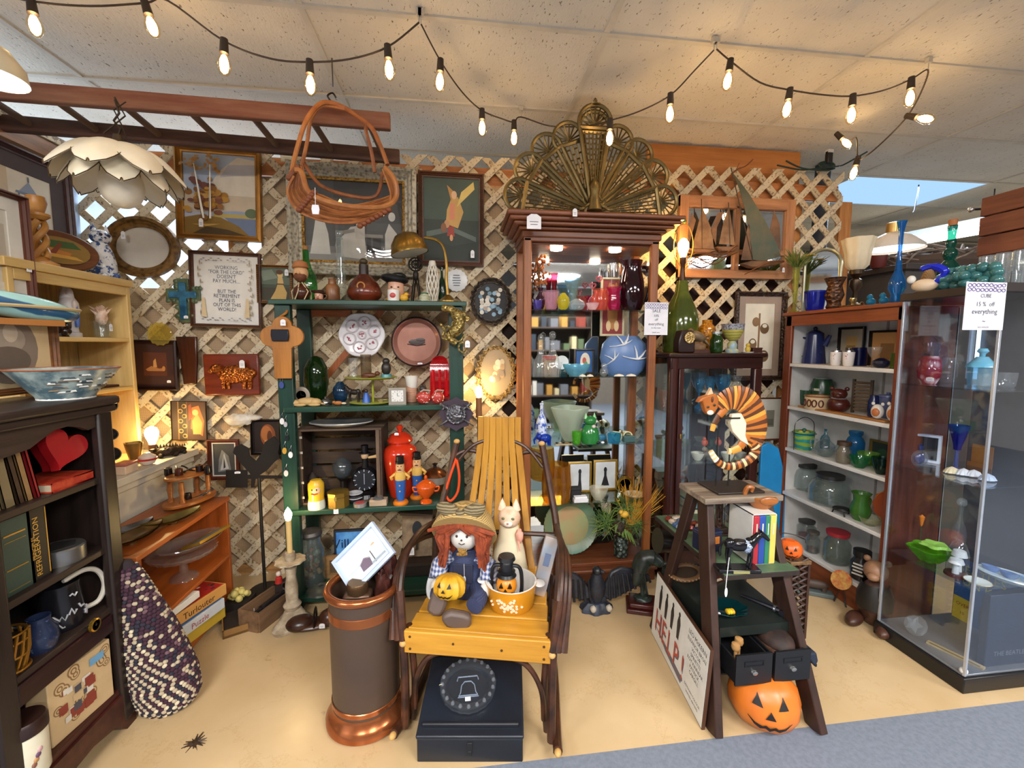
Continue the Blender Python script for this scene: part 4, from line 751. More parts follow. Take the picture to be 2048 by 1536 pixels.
r=T('gold_frame_flat','narrow gold picture frame lying in the glass platter','frame',(-1.27,2.2,z+.165),rot=Euler((R(70),0,R(80))));O('frame',G().loops([[(x,y,zz)for x,y,zz in rect_ring(.2,.1,i,y)]for i,y in((0,0),(0,-.012),(.012,-.012),(.014,-.002))]),M('c79a3c',.3,metal=.7),r);O('picture',G().flat(R2(-.088,.012,.088,.088),-.003),M('8d9088',.5),r)
r=T('photo_book','white hardcover book with foliage photo cover in lower bay','book',(-1.22,1.95,.235),rot=Euler((0,0,R(80))));O('cover',G().bb((-.12,0,0),(.12,.17,.03)),M('e3e0da',.4),r,bevel=.002);g=G();rd=Rnd(8)
for k in range(40):g.ell((rd.uniform(-.1,.06),rd.uniform(.03,.14),.0305),(rd.uniform(.006,.014),rd.uniform(.006,.014),.0006),k%4,7,4)
O('cover_photo',g,[M('3a4a2c',.5),M('b08a4c',.5),M('5a3a28',.5),M('7c8a5c',.5)],r)
def gamebox(label,loc,rz,sx,sy,sz,side,top,txt,tcol,grp='boxed puzzles on orange shelf'):
 r=T('puzzle_box',label,'puzzle',loc,rz=rz,group=grp);O('box',G().bb((-sx/2,0,0),(sx/2,sy,sz)),M(side,.5),r,bevel=.002)
 g=G();mats=[M(h,.5)for h in top];rd=Rnd(len(label))
 g.bb((-sx/2+.008,.008,sz),(sx/2-.008,sy-.008,sz+.0006),0)
 for k in range(34):x,y,s=rd.uniform(-sx/2+.02,sx/2-.03),rd.uniform(.02,sy-.03),rd.uniform(.008,.022);g.bb((x,y,sz+.0006),(x+s,y+s*.7,sz+.0009+k*.00002),1+k%(len(top)-1))
 O('lid_picture',g,mats,r)
 if txt:O('side_lettering',G().text(txt,sz*.75,0,sz*.2,-.0006),M(tcol,.5),r)
gamebox('tan puzzle box with bright flower collage lid and black lettering',(-1.205,2.07,.16),R(72),.3,.2,.055,'d29a52',('b02a22','e8dcc0','2c5a3a','c89a3c','6a2a4a','30302c'),'Turlouter','3a2418')
gamebox('white and blue puzzle box beneath the tan puzzle box',(-1.2,2.06,.1),R(74),.28,.2,.05,'d5dbe2',('5d8ac4','e8e8e8','d8c84a'),'Puzzle','b0443a')
gamebox('yellow edged flat box lowest in the orange shelf stack',(-1.21,2.08,.04),R(74),.28,.2,.06,'cfae3c',('d8c04a','7a8a4a','b08a3a'),None,'000000')
# ================= GREEN SHELF =================
grn=M('1d3f34',.35,'wz','122a22',5);grnx=M('1f4638',.35,'wx','132e25',5)
GX0,GX1,GY0,GY1=-.905,.03,2.30,2.64
r=T('green_shelf','dark green painted open wooden shelf unit against lattice','shelf',(-.45,2.47,0))
for x in(GX0,GX1-.075):
 lbox(r,'post',(x,GY0,0),(x+.075,GY0+.04,1.60),grn,.004);lbox(r,'post',(x,GY1-.04,0),(x+.075,GY1,1.60),grn,.004)
GS=[1.625,1.085,.545,.07]
lbox(r,'top_shelf',(GX0-.02,GY0-.02,1.60),(GX1+.02,GY1,1.625),grnx,.004)
for z in GS[1:]:lbox(r,'shelf',(GX0+.03,GY0-.02,z-.028),(GX1-.03,GY1-.002,z),grnx,.004)
lbox(r,'brace',(GX0+.08,GY1-.035,1.56),(GX0+.3,GY1-.015,1.6),M('a85a28',.5,'wx'),.003)
O('diagonal_brace',G().box((.0,.15,1.33),(.035,.012,.62),rot=(0,R(40),0)),M('a85a28',.5,'wz'),r,(-.18,0,.04))
YT=2.44;z=GS[0]
o,q=pot('green_decanter','tall ornate green glass decanter with cork on top shelf','bottle',(592,500,635,607),[(.8,0),(1,.1),(.95,.35),(.9,.5),(.5,.65),(.42,.72),(.3,.8),(.28,1)],M('3f9a4a',.08,'g','2f8a3c',amt=.35),YT,z=z,open=False,rib=.04,nrib=8)
O('cork',G().lathe([(.012,q.h),(.013,q.h+.02),(.0005,q.h+.021)]),M('9a6a3c',.7),o)
q=fit(585,525,620,605,Y=2.36,z=z);r=T('wrapped_figure_bottle','small brown bottle in rope net with carved bearded head','bottle',q.p);
O('bottle',G().lathe(prof('ball',.085,.085)),M('4a2414',.25),r);g=G()
for k in range(6):a=k*1.047;g.tube([(.044*cos(a),.044*sin(a),.0),(.046*cos(a+.5),.046*sin(a+.5),.045),(.014*cos(a),.014*sin(a),.092)],.003,5)
O('rope_net',g,M('c9b28a',.8),r);O('head',G().ell((0,0,.14),(.036,.034,.042)).ell((0,-.034,.138),(.008,.01,.01)),M('d0a070',.5),r);O('beard',G().ell((0,-.012,.118),(.03,.03,.025),nz=.1),M('6d3a1c',.7),r);O('cap',G().lathe([(.036,.165),(.04,.17),(.03,.195),(.0005,.205)]),M('a86a3a',.6),r)
def toby(label,box,Y,z,hat,coat,scale=1):
 q=fit(*box,Y=Y,z=z);w,h=q.w,q.h;r=T('character_jug',label,'jug',q.p,group='character jugs on green shelf')
 O('face',G().lathe(prof([(.7,0),(.75,.15),(.85,.4),(.82,.65),(.7,.75)],w*.75,h)).ell((-.0,-w*.36,h*.38),(w*.07,w*.09,h*.07),0,10,8),M('d8a486',.3),r)
 O('hat',G().ell((-w*.05,0,h*.8),(w*.55,w*.45,h*.17),rot=(0,R(8),0)).ell((w*.1,0,h*.9),(w*.3,w*.3,h*.12)),M(hat,.35),r)
 O('collar',G().lathe([(w*.3,0),(w*.42,h*.08),(w*.36,h*.17),(w*.3,h*.17)]),M(coat,.4),r)
 O('handle',G().tube(bez([(w*.3,0,h*.62),(w*.55,0,h*.55),(w*.52,0,h*.25),(w*.3,0,h*.15)],4),w*.05,7),M('5a3a24',.4),r)
 O('eyes',G().ell((-w*.13,-w*.33,h*.5),(w*.04,w*.02,h*.025),0,8,6).ell((w*.13,-w*.33,h*.5),(w*.04,w*.02,h*.025),0,8,6).tube([(-w*.1,-w*.33,h*.24),(0,-w*.35,h*.22),(w*.1,-w*.33,h*.24)],w*.02,5),M('3a1c16',.4),r)
toby('small red faced character jug with dark hat',(624,580,652,606),2.36,z,'3a2018','8a3a28');toby('large character jug wearing wide black hat',(766,546,818,607),2.42,z,'16191c','d8a030')
S('walking_stick_stub','dark carved wooden stick leaning behind small character jug','stick',G().tube([(0,0,0),(.05,.03,.075)],[.008,.011],8),M('4a2416',.4),tuple(fit(628,560,645,606,Y=2.42,z=z).p))
o,q=pot('brown_stoneware_bottle','small brown stoneware bottle left of the onion decanter','bottle',(650,558,680,606),[(.9,0),(1,.05),(1,.62),(.75,.75),(.55,.78),(.5,.95),(.6,1)],M('6a4024',.35,'n','8a5c38',10),2.4,z=z)
g=G();q=fit(668,462,692,578,Y=2.55,z=z);h=q.h
r=T('twisted_glass_candlestick','tall clear twisted glass bottle behind brown bottles','bottle',q.p);O('body',G().lathe([(.0005,0),(.03,0),(.032,h*.2),(.02,h*.3),(.028,h*.42),(.018,h*.52),(.026,h*.62),(.016,h*.72),(.02,h*.82),(.015,h*.9),(.018,h),(.014,h)],rib=.08,nrib=6),M('dce6e6',.06,'g',amt=.12),r);O('stopper_ring',G().tube([(.018*cos(a*.5),.018*sin(a*.5),h*.9)for a in range(13)],.003,5,closed=True),M('dce6e6',.1,'g',amt=.2),r)
q=fit(692,516,764,607,Y=2.40,z=z);h,w=q.h,q.w;r=T('onion_decanter','squat brown leather onion shaped decanter with long black neck','bottle',q.p)
O('body',G().lathe([(.0005,0),(w*.3,0),(w*.47,h*.12),(w*.5,h*.22),(w*.4,h*.42),(w*.16,h*.62),(.0005,h*.63)],seg=28,rib=.02,nrib=8),M('6d2c16',.22,'n','401a0e',8),r);O('neck',G().lathe([(w*.14,h*.6),(w*.13,h*.85),(.0005,h*.86)]),M('2a1812',.4),r);O('stopper',G().ell((0,0,h*.92),(w*.12,w*.12,h*.075)),M('4a3c24',.4),r);O('medallion',G().tube([(.018*cos(a*.42),-w*.44,h*.33+.018*sin(a*.42))for a in range(15)],.004,6,closed=True),M('b07a40',.4),r)
o,q=pot('printed_mug','white mug with red printed badge before the black hat jug','mug',(775,580,799,607),'can',M('e2ded6',.3),2.345,z=z);O('badge',G().ell((0,-q.w/2,q.h*.5),(q.w*.25,.002,q.h*.22),0,12,6),M('b8302c',.4),o)
r=T('yellow_ceramic_bird','small yellow ceramic bird beside printed mug','figurine',fit(800,590,816,607,Y=2.35,z=z).p);O('body',G().ell((0,0,.02),(.022,.016,.019)).ell((.012,0,.038),(.012,.011,.011)),M('d8a428',.4),r);O('beak',G().lathe([(.004,0),(.0005,.01)],seg=6,mx=MTr((.022,0,.038))@MRo(R(90),4,'Y')),M('b05a1c',.4),r)
q=fit(872,585,920,607,Y=2.40,z=z);r=T('brass_desk_lamp','brass gooseneck desk lamp with bell shade on green shelf','lamp',q.p);bra=M('a5823e',.28,'p','7c5f2a',10,metal=.85);off=q.p
O('base',G().lathe([(.0005,0),(.06,0),(.06,.012),(.045,.018),(.03,.03),(.012,.045),(.0005,.046)]),bra,r)
def lp(x,y,Y=2.4):return PY(x,y,Y)-off
O('arm',G().tube(bez([(0,0,.04),lp(893,560),lp(893,530),lp(887,495),lp(872,480),lp(848,475)],6),.0075,8),bra,r)
sp=lp(816,490);mx=MTr(sp)@MRo(R(-12),4,'Y');O('shade',G().lathe([(.1,-.045),(.1,-.04),(.088,.01),(.06,.05),(.02,.066),(.0005,.068)],seg=32,mx=mx,cap=False),bra,r);O('shade_lining',G().lathe([(.0005,.05),(.055,.045),(.083,.005),(.096,-.043)],seg=32,mx=mx),M('d8d0b8',.5),r)
q=fit(812,512,852,606,Y=2.5,z=z);h=q.h;r=T('dark_wire_sculpture','dark metal wheel sculpture on splayed legs behind brass shade','sculpture',q.p);bm_=M('2e2620',.5,metal=.5)
for a in range(4):O('leg',G().tube([(.035*cos(a*1.57+.7),.03*sin(a*1.57+.7),0),(.01*cos(a*1.57),.01*sin(a*1.57),h*.6)],.004,6),bm_,r)
O('wheel',G().tube([(.036*cos(a*.35),-.01,h*.82+.036*sin(a*.35))for a in range(18)],.005,6,closed=True).tube([(.02*cos(a*.35),-.012,h*.82+.02*sin(a*.35))for a in range(18)],.006,6,closed=True),bm_,r);g=G()
for a in range(8):g.tube([(0,-.01,h*.82),(.036*cos(a*.785),-.01,h*.82+.036*sin(a*.785))],.003,5)
O('spokes',g,bm_,r);O('hub',G().ell((0,-.012,h*.6),(.016,.016,.03)),bm_,r)
q=fit(850,522,880,600,Y=2.46,z=z);h=q.h;w=q.w;r=T('pierced_owl','white pierced lattice owl ornament beside brass lamp','figurine',q.p);wl=M('ddd5c4',.4);g=G()
for k in range(10):
 for s in(-1,1):g.tube([(w*.42*sin(pi*(.15+.75*t))*cos(k*.628+s*t*2.2),w*.42*sin(pi*(.15+.75*t))*sin(k*.628+s*t*2.2),h*t)for t in[j/10 for j in range(10)]],.0035,5)
O('lattice_body',g,wl,r);O('head',G().lathe([(.0005,h*.86),(w*.2,h*.86),(w*.26,h*.93),(w*.2,h),(.0005,h)]),wl,r);O('foot',G().lathe([(.0005,0),(w*.3,0),(w*.3,.01),(.0005,.012)]),wl,r)
pot('slim_green_bottle','slim dark green bottle behind the pierced owl','bottle',(876,535,892,604),'bottle',M('1f4a34',.1,'g','183c2a',amt=.5),2.54,z=z,open=False)
o,q=pot('green_striped_jar','tiny green and white striped jar at lamp foot','jar',(838,588,860,607),'jar',M('d9cfae',.3,'b','2f5a3a',60),2.35,z=z);O('lid',G().lathe([(.0005,q.h),(q.w*.38,q.h),(q.w*.36,q.h+.006),(.0005,q.h+.008)]),M('2f5a3a',.3),o)
r=T('oyster_plate','white scalloped oyster plate with rose wells hung in green shelf','plate',PY(725,670,2.61));wp=M('e6e2e4',.2);RX=MRo(R(90),4,'X')
O('plate',G().lathe([(.0005,0),(.1,.002),(.128,.016),(.124,.02),(.095,.01),(.0005,.008)],seg=40,rib=.025,nrib=6,mx=RX),wp,r)
for k in range(7):
 a=k*1.047+.3;x,zz=(0,0)if k==6 else(.073*cos(a),.073*sin(a));s=.022 if k==6 else.034
 o=O('well',G().tube([(x+s*cos(b*.42),-.014,zz+s*sin(b*.42))for b in range(15)],.004,6,closed=True),M('cfc4c8',.2),r)
 g=G();rd=Rnd(k)
 for j in range(5):g.ell((x+rd.uniform(-.012,.012),-.012,zz+rd.uniform(-.012,.012)),(.005,.001,.005),0,7,4)
 O('rose_sprig',g,M('a84a5a',.4),o)
r=T('copper_tray','round pink copper tray with dark rim hung in green shelf','tray',PY(834,684,2.60));O('dish',G().lathe([(.0005,0),(.115,0),(.13,.012),(.137,.026),(.133,.026),(.112,.007),(.0005,.007)],seg=48,mx=RX),M('b88474',.28,'p','9a6858',6,metal=.35),r)
O('rim',G().tube([(.14*cos(a*.131),-.022,.14*sin(a*.131))for a in range(48)],.0065,8,closed=True),M('3c2420',.35,metal=.5),r)
g=G().ell((0,-.0075,.0),(.05,.001,.018),0,14,5).ell((.02,-.0078,.012),(.03,.001,.012),0,10,5).tube([(-.055,-.008,-.012),(0,-.008,-.022),(.05,-.008,-.014)],.003,5);O('etched_boat',g,M('4a3a36',.4),r);price(r,PY(840,727,2.55),.028,.01)
z=GS[1];Y2=2.42
q=fit(607,712,658,800,Y=2.47,z=z);S('green_glass_float','big dark green glass egg vase on second green shelf','vase',G().lathe(prof([(.3,0),(.75,.12),(1,.45),(.92,.75),(.55,.95),(.2,1)],q.w,q.h),seg=28),M('22441f',.06,'g','1a3814',amt=.55),q.p)
r=T('round_shelf_clock','small round white faced clock at left of second green shelf','clock',fit(588,777,622,806,Y=2.44,z=z).p);O('case',G().lathe([(.0005,0),(.045,0),(.045,.02),(.04,.022),(.0005,.018)],seg=28,mx=MTr((0,0,.045))@RX),M('a89a88',.4),r);O('dial',G().lathe([(.0005,.0205),(.038,.0205)],seg=28,mx=MTr((0,0,.045))@RX),M('dcd3c2',.5),r);O('hands',G().box((0,-.0225,.055),(.002,.001,.02)).box((.008,-.0225,.045),(.016,.001,.002)),M('222222',.5),r)
r=T('sleeping_dog','tan sleeping dog figurine at shelf edge','figurine',fit(590,790,640,808,Y=2.33,z=z).p);td=M('c2a068',.5);O('body',G().ell((0,0,.022),(.055,.025,.022)).ell((.04,-.005,.02),(.03,.022,.02)),td,r);O('head',G().ell((-.058,-.012,.018),(.025,.018,.016)).ell((-.08,-.014,.013),(.012,.01,.009)),td,r);O('leg',G().ell((-.03,-.026,.008),(.03,.008,.008)),td,r);O('leg',G().ell((.04,-.026,.008),(.03,.008,.008)),td,r);O('tail',G().tube([(.065,0,.012),(.09,-.01,.008)],[.006,.003],6),td,r)
r=T('desk_bell','small silver call bell on second green shelf','bell',fit(640,788,662,808,Y=2.36,z=z).p);ch=M('9c9a98',.2,metal=.9);O('base',G().lathe([(.0005,0),(.03,0),(.03,.008),(.0005,.009)]),M('2c2826',.4),r);O('dome',G().lathe([(.026,.012),(.024,.022),(.014,.031),(.0005,.033)]),ch,r);O('button',G().lathe([(.004,.032),(.004,.042),(.006,.044),(.0005,.047)]),ch,r)
pot('blue_glass_globe','iridescent blue glass globe vase on second shelf','vase',(665,763,697,803),'ball',M('2a5a8a',.08,'g','224a70',amt=.45),2.44,z=z)
r=T('fox_figurine','tiny orange fox figurine at shelf edge under blue globe','figurine',fit(662,797,690,809,Y=2.33,z=z).p);O('body',G().ell((0,0,.012),(.022,.01,.011)),M('b06a2c',.5),r);O('head',G().ell((-.02,0,.016),(.009,.008,.008)),M('b06a2c',.5),r);O('tail',G().ell((.028,0,.01),(.014,.006,.006)),M('e0c9a8',.5),r)
q=fit(690,752,795,808,Y=2.40,z=z);yg=M('a3a83a',.3);r=T('two_tier_tray','yellow green two tier serving tray on second green shelf','tray',q.p);th=PY(742,757,2.40).z-z
O('lower_plate',G().lathe([(.0005,0),(.1,0),(.115,.008),(.11,.01),(.0005,.005)],seg=36),yg,r);O('upper_plate',G().lathe([(.0005,th),(.12,th),(.14,th+.008),(.135,th+.01),(.0005,th+.005)],seg=36),yg,r);O('pole',G().tube([(.008,0,.004),(.008,0,th)],.006,8),yg,r)
tz=z+th+.006
pot('clear_tumbler','clear ribbed tumbler on the tray upper tier','glass',(697,716,716,757),'cup',M('e8eaea',.05,'g',amt=.12),2.40,z=tz,rib=.03,nrib=10);pot('gold_band_tumbler','smoky tumbler with gold band on tray upper tier','glass',(721,709,743,752),'can',M('8a7a62',.06,'g',amt=.3),2.42,z=tz)
r=T('reclining_animal','brown reclining dog figurine on tray upper tier','figurine',fit(720,738,757,756,Y=2.36,z=tz).p);bz=M('5c3018',.4);O('body',G().ell((0,0,.014),(.04,.014,.014)),bz,r);O('head',G().ell((.042,-.004,.024),(.014,.011,.012)),bz,r);O('leg',G().ell((-.02,-.014,.005),(.02,.005,.005)),bz,r)
r=T('dark_owl_pair','dark small owl on teal base at tray upper tier right','figurine',fit(760,720,785,755,Y=2.38,z=tz).p);O('body',G().ell((0,0,.05),(.026,.024,.036)),M('2c2420',.4),r);O('head',G().ell((0,0,.088),(.02,.02,.018)),M('2c2420',.4),r);O('base',G().lathe([(.0005,0),(.03,0),(.026,.018),(.0005,.02)]),M('4a8a94',.35),r)
def horse(label,loc,s,mat,rz=0,base=None,cat='figurine',grp=None,name='horse_figurine'):
 r=T(name,label,cat,loc,rz=rz,group=grp);g=G().ell((0,0,.62*s),(.36*s,.14*s,.17*s)).ell((.28*s,0,.66*s),(.16*s,.13*s,.18*s)).ell((-.26*s,0,.66*s),(.15*s,.13*s,.16*s));O('body',g,mat,r)
 O('neck',G().tube(bez([(.34*s,0,.7*s),(.5*s,0,.88*s),(.58*s,0,.95*s)],4),[.12*s]*3+[.1*s]*3+[.075*s]*3,10),mat,r);O('head',G().tube([(.55*s,0,.98*s),(.7*s,0,.86*s),(.8*s,0,.76*s)],[.075*s,.065*s,.042*s],10).lathe([(.02*s,0),(.001,.07*s)],(.53*s,.03*s,1.02*s),6).lathe([(.02*s,0),(.001,.07*s)],(.53*s,-.03*s,1.02*s),6),mat,r)
 for x,b in((.28,.04),(-.26,-.05)):
  for y in(-.07,.07):O('leg',G().tube([(x*s,y*s,.58*s),((x+b)*s,y*s,.3*s),(x*s,y*s,.03*s)],[.07*s,.036*s,.03*s],8).lathe([(.04*s,0),(.03*s,.05*s),(.001,.05*s)],(x*s,y*s,0),8),mat,r)
 O('tail',G().tube(bez([(-.4*s,0,.72*s),(-.52*s,0,.6*s),(-.52*s,0,.3*s)],4),[.03*s]*4+[.04*s]*4+[.01*s],8),mat,r);return r
horse('dark toy horse on the tray lower tier',fit(695,768,722,806,Y=2.39,z=z+.006).p,.09,M('241c18',.4),R(160))
r=T('blue_robed_figure','tiny blue robed figure on tray lower tier','figurine',fit(724,778,741,806,Y=2.36,z=z+.006).p);O('robe',G().lathe([(.0005,0),(.022,0),(.014,.04),(.008,.055),(.0005,.056)]),M('3060b8',.4),r);O('head',G().ell((0,0,.064),.01),M('3a2a24',.4),r)
S('toy_cannon','tiny brass and blue toy cannon on tray lower tier','figurine',G().tube([(-.025,0,.012),(.025,0,.018)],[.006,.004],8).lathe([(.0005,-.004),(.011,-.004),(.011,.004),(.0005,.004)],seg=12,mx=MTr((-.01,-.006,.011))@RX),M('8a7a4a',.4,metal=.5),fit(752,794,780,806,Y=2.36,z=z+.006).p)
r=T('square_clock','small square silver desk clock on second green shelf','clock',fit(777,774,812,809,Y=2.33,z=z).p);O('case',G().loops([rect_ring(.09,.088,i,y)for i,y in((0,.02),(0,0),(.012,0),(.014,.004))]),M('a9a296',.35,metal=.5),r);O('dial',G().bb((-.033,.004,.012),(.033,.02,.076)),M('e6e4de',.4),r);g=G()
for k in range(12):a=k*.5236;g.box((.026*sin(a),.003,.044+.026*cos(a)),(.002,.001,.005),rot=(0,a,0))
g.box((0,.002,.052),(.0015,.001,.016)).box((.006,.002,.044),(.012,.001,.0015));O('numerals',g,M('333333',.5),r)
o,q=pot('sewing_egg_cup','white printed cup standing on striped pink can','cup',(810,752,836,772),'cup',M('e2ddd2',.3),2.44,z=z+.072);o,q=pot('striped_pink_can','tan and pink striped tin can under white printed cup','tin',(812,770,834,806),'can',M('d0ac8c',.35,'b','a86a5a',40),2.44,z=z,open=False)
r=T('cat_shaker','dark grey cat figurine behind red polka dot shakers','figurine',fit(836,768,856,800,Y=2.46,z=z).p);O('body',G().lathe(prof('ball',.06,.06)),M('3c3430',.5),r);O('head',G().ell((0,-.01,.07),(.02,.02,.018)).lathe([(.007,0),(.0005,.014)],(-.01,-.01,.083),6).lathe([(.007,0),(.0005,.014)],(.01,-.01,.083),6),M('3c3430',.5),r)
for x0,x1,lb in((832,862,'red polka dot heart shaped shaker at left'),(862,888,'red polka dot heart shaker with handle at right')):
 q=fit(x0,780,x1,808,Y=2.33,z=z);r=T('polka_dot_shaker',lb,'shaker',q.p,group='polka dot shakers');rr=M('b83a30',.3);O('body',G().ell((0,0,q.h*.45),(q.w*.5,.02,q.h*.45)),rr,r);g=G();rd=Rnd(x0)
 for k in range(14):a,b=rd.uniform(-1.2,1.2),rd.uniform(-1,1);g.ell((q.w*.5*sin(a)*cos(b),-.02*cos(a)*cos(b)-.001,q.h*.45+q.h*.45*sin(b)),.0028,0,6,4)
 O('dots',g,M('ece2d4',.4),r);O('handle',G().tube([(q.w*.3,0,q.h*.7),(q.w*.3+.012,0,q.h*.95),(0,0,q.h),(-q.w*.2,0,q.h*.85)],.005,6),M('a89a88',.4),r)
q=fit(858,712,902,806,Y=2.52,z=z);r=T('red_glass_lantern','bright red panelled glass lantern at right of second shelf','lantern',q.p);rg=M('e0202c',.08,'g','c81420',amt=.5);w,h=q.w,q.h
O('case',G().loops([[(w*.5*s*cos(R(45+90*k))*1.2,w*.5*s*sin(R(45+90*k))*1.2,zz)for k in range(4)]for s,zz in((1,0),(1,h*.8),(.7,h*.95),(.3,h))],close_last=True),rg,r)
for k in range(3):O('flute',G().tube([(-w*.28+k*w*.28,-w*.44,h*.1),(-w*.28+k*w*.28,-w*.44,h*.62),(-w*.28+k*w*.28,-w*.42,h*.7)],.008,8),M('c8141f',.1),r)
z=GS[2]
cy0,cy1=2.36,2.60;cx0,cx1=PY(590,900,2.36).x,PY(763,900,2.36).x;ct=PY(680,858,2.36).z-z
r=T('wooden_crate','dark slatted wooden crate lying on its side on third green shelf','crate',((cx0+cx1)/2,2.48,z));cr=M('3e2c22',.7,'wx','241812',5);W=cx1-cx0
for k in range(5):O('slat',G().box((0,.112,.035+k*ct/5),(W,.01,ct/5-.014)),cr,r)
for zz in(.005,ct-.005):
 for k in range(3):O('slat',G().box((0,-.08+k*.085,zz),(W,.075,.01)),M('5a4636',.7,'wx'),r)
for s in(-1,1):O('end_panel',G().box((s*(W/2-.006),0,ct/2),(.012,.23,ct-.022)),cr,r);O('corner_post',G().box((s*(W/2-.02),-.105,ct/2),(.02,.02,ct-.022)),M('6a5442',.7,'wz'),r)
g=G()
for k in range(5):g.box((-W/2+.03,-.118,.04+k*ct*.2),(.014,.004,.012))
O('bracket',g,M('b9b2a6',.5),r)
S('oval_platter','large oval blue rimmed platter lying on crate top','platter',G().lathe([(.0005,0),(.12,.002),(.17,.022),(.168,.027),(.12,.008),(.0005,.006)],seg=44,sy=.7),M('b9b3a8',.25,'p','6a7c90',5),((cx0+cx1)/2-.005,2.46,z+ct+.001))
zc=z+.011
o,q=pot('clear_glass_globe','clear round glass globe inside dark crate','globe',(664,915,704,952),'ball',M('aebcc4',.05,'g',amt=.1),2.5,z=zc+.09);r=T('glass_globe_stand','dark pedestal under clear globe inside crate','stand',(q.p.x,q.p.y,zc));O('stem',G().lathe([(.0005,0),(.04,0),(.03,.015),(.012,.03),(.012,.07),(.03,.089),(.0005,.09)]),M('241a16',.5),r)
q=fit(703,890,758,992,Y=2.42,z=zc);h=q.h;w=q.w;r=T('black_dial_bottle','round black novelty bottle with dial and top hat stopper','bottle',q.p);bkk=M('131216',.25)
O('body',G().lathe([(.0005,-.03),(w*.4,-.03),(w*.5,0),(w*.4,.03),(.0005,.03)],seg=28,mx=MTr((0,0,h*.36))@RX),bkk,r);O('base',G().lathe([(.0005,0),(w*.35,0),(w*.3,.02),(.0005,.022)]),bkk,r);O('neck',G().lathe([(.02,h*.55),(.014,h*.75),(.0005,h*.76)]),bkk,r);O('stopper_head',G().ell((0,0,h*.8),(.02,.02,.022)),M('b89a7a',.5),r);O('hat',G().lathe([(.03,h*.85),(.03,h*.86),(.018,h*.87),(.02,h),(.0005,h)]),bkk,r)
g=G()
for k in range(12):a=k*.5236;g.box((w*.36*sin(a),-.032,h*.36+w*.36*cos(a)),(.004,.002,.012),rot=(0,a,0))
g.box((0,-.032,h*.38),(.003,.002,.06));O('dial_marks',g,M('aab4c4',.4),r);O('arm',G().tube([(.02,0,h*.76),(.07,-.02,h*.8)],[.006,.01],6),M('c9a878',.5),r)
r=T('witch_hat','crumpled dark brown felt hat inside crate at left','hat',fit(590,910,660,985,Y=2.50,z=zc).p);O('brim',G().lathe([(.0005,.0),(.11,0),(.11,.004),(.05,.012),(.0005,.012)],seg=28,sy=.8),M('2a2220',.8),r);O('crown',G().lathe([(.052,.01),(.035,.07),(.012,.12),(.0005,.13)]),M('2a2220',.8),r)
q=fit(615,958,650,1013,Y=2.31,z=z);w,h=q.w,q.h;r=T('smiling_figure_mug','yellow hooded smiling figure jar at shelf front','jar',q.p);O('body',G().lathe(prof([(.9,0),(1,.1),(.9,.4),(.95,.6),(.95,.85),(.6,.98),(.2,1)],w,h)),M('dcae2c',.3),r);O('face',G().ell((.004,-w*.28,h*.66),(w*.33,w*.22,h*.2)),M('e6b88c',.35),r);O('skirt',G().lathe([(w*.505,0),(w*.52,.02),(w*.47,h*.3)]),M('c9d2c4',.35),r);O('mouth',G().tube([(-.012,-w*.5,h*.58),(.004,-w*.52,h*.55),(.02,-w*.48,h*.58)],.003,5),M('a8281c',.4),r);O('eyes',G().ell((-.008,-w*.47,h*.7),(.004,.003,.006),0,8,6).ell((.014,-w*.47,h*.7),(.004,.003,.006),0,8,6),M('2a1c14',.4),r)
r=T('brass_octagon_box','brass octagonal box with clasp and hanging tag','box',fit(655,975,698,1012,Y=2.33,z=z).p);bx=M('9a7c34',.4,'p','7a5f24',12,metal=.6);O('body',G().lathe([(.0005,0),(.056,0),(.056,.055),(.0005,.056)],seg=8),bx,r);O('lid',G().lathe([(.0005,.057),(.058,.057),(.058,.078),(.05,.083),(.0005,.084)],seg=8),bx,r);O('clasp',G().box((0,-.055,.055),(.012,.006,.022)),M('c9a85a',.3,metal=.8),r);price(r,PY(672,1022,2.28),.024,.03)
g=G();q=fit(697,970,722,996,Y=2.38,z=z)
for k in range(4):S('small_saucer',['black saucer lowest in the small stack before the crate','white saucer second from bottom in the small stack','black saucer third up in the small stack','white saucer topmost in the small stack before the crate'][k],'saucer',G().lathe([(.0005,0),(.025,0),(.042,.012),(.04,.014),(.0005,.006)]),M('d6d6da' if k%2 else '2a2a30',.3),q.p+Vector((0,0,k*.0125)),group='saucers stacked before the crate')
r=T('round_photo_tin','small round photo tin lying at shelf front','tin',fit(706,994,734,1010,Y=2.31,z=z).p);O('tin',G().lathe([(.0005,0),(.034,0),(.034,.018),(.0005,.02)]),M('b8b2ac',.3,metal=.6),r);O('lid_picture',G().ell((0,0,.02),(.026,.026,.002),0,14,5),M('b84a4a',.4),r)
r=T('wood_block_inkwell','small pale wood block with glass inkwell on top','inkwell',fit(740,990,774,1010,Y=2.31,z=z).p);O('block',G().bb((-.045,-.02,0),(.045,.03,.035)),M('b8a288',.6,'wx'),r,bevel=.003);O('glass_well',G().lathe([(.0005,.035),(.03,.035),(.022,.048),(.0005,.05)]),M('c8d0d4',.06,'g',amt=.15),r)
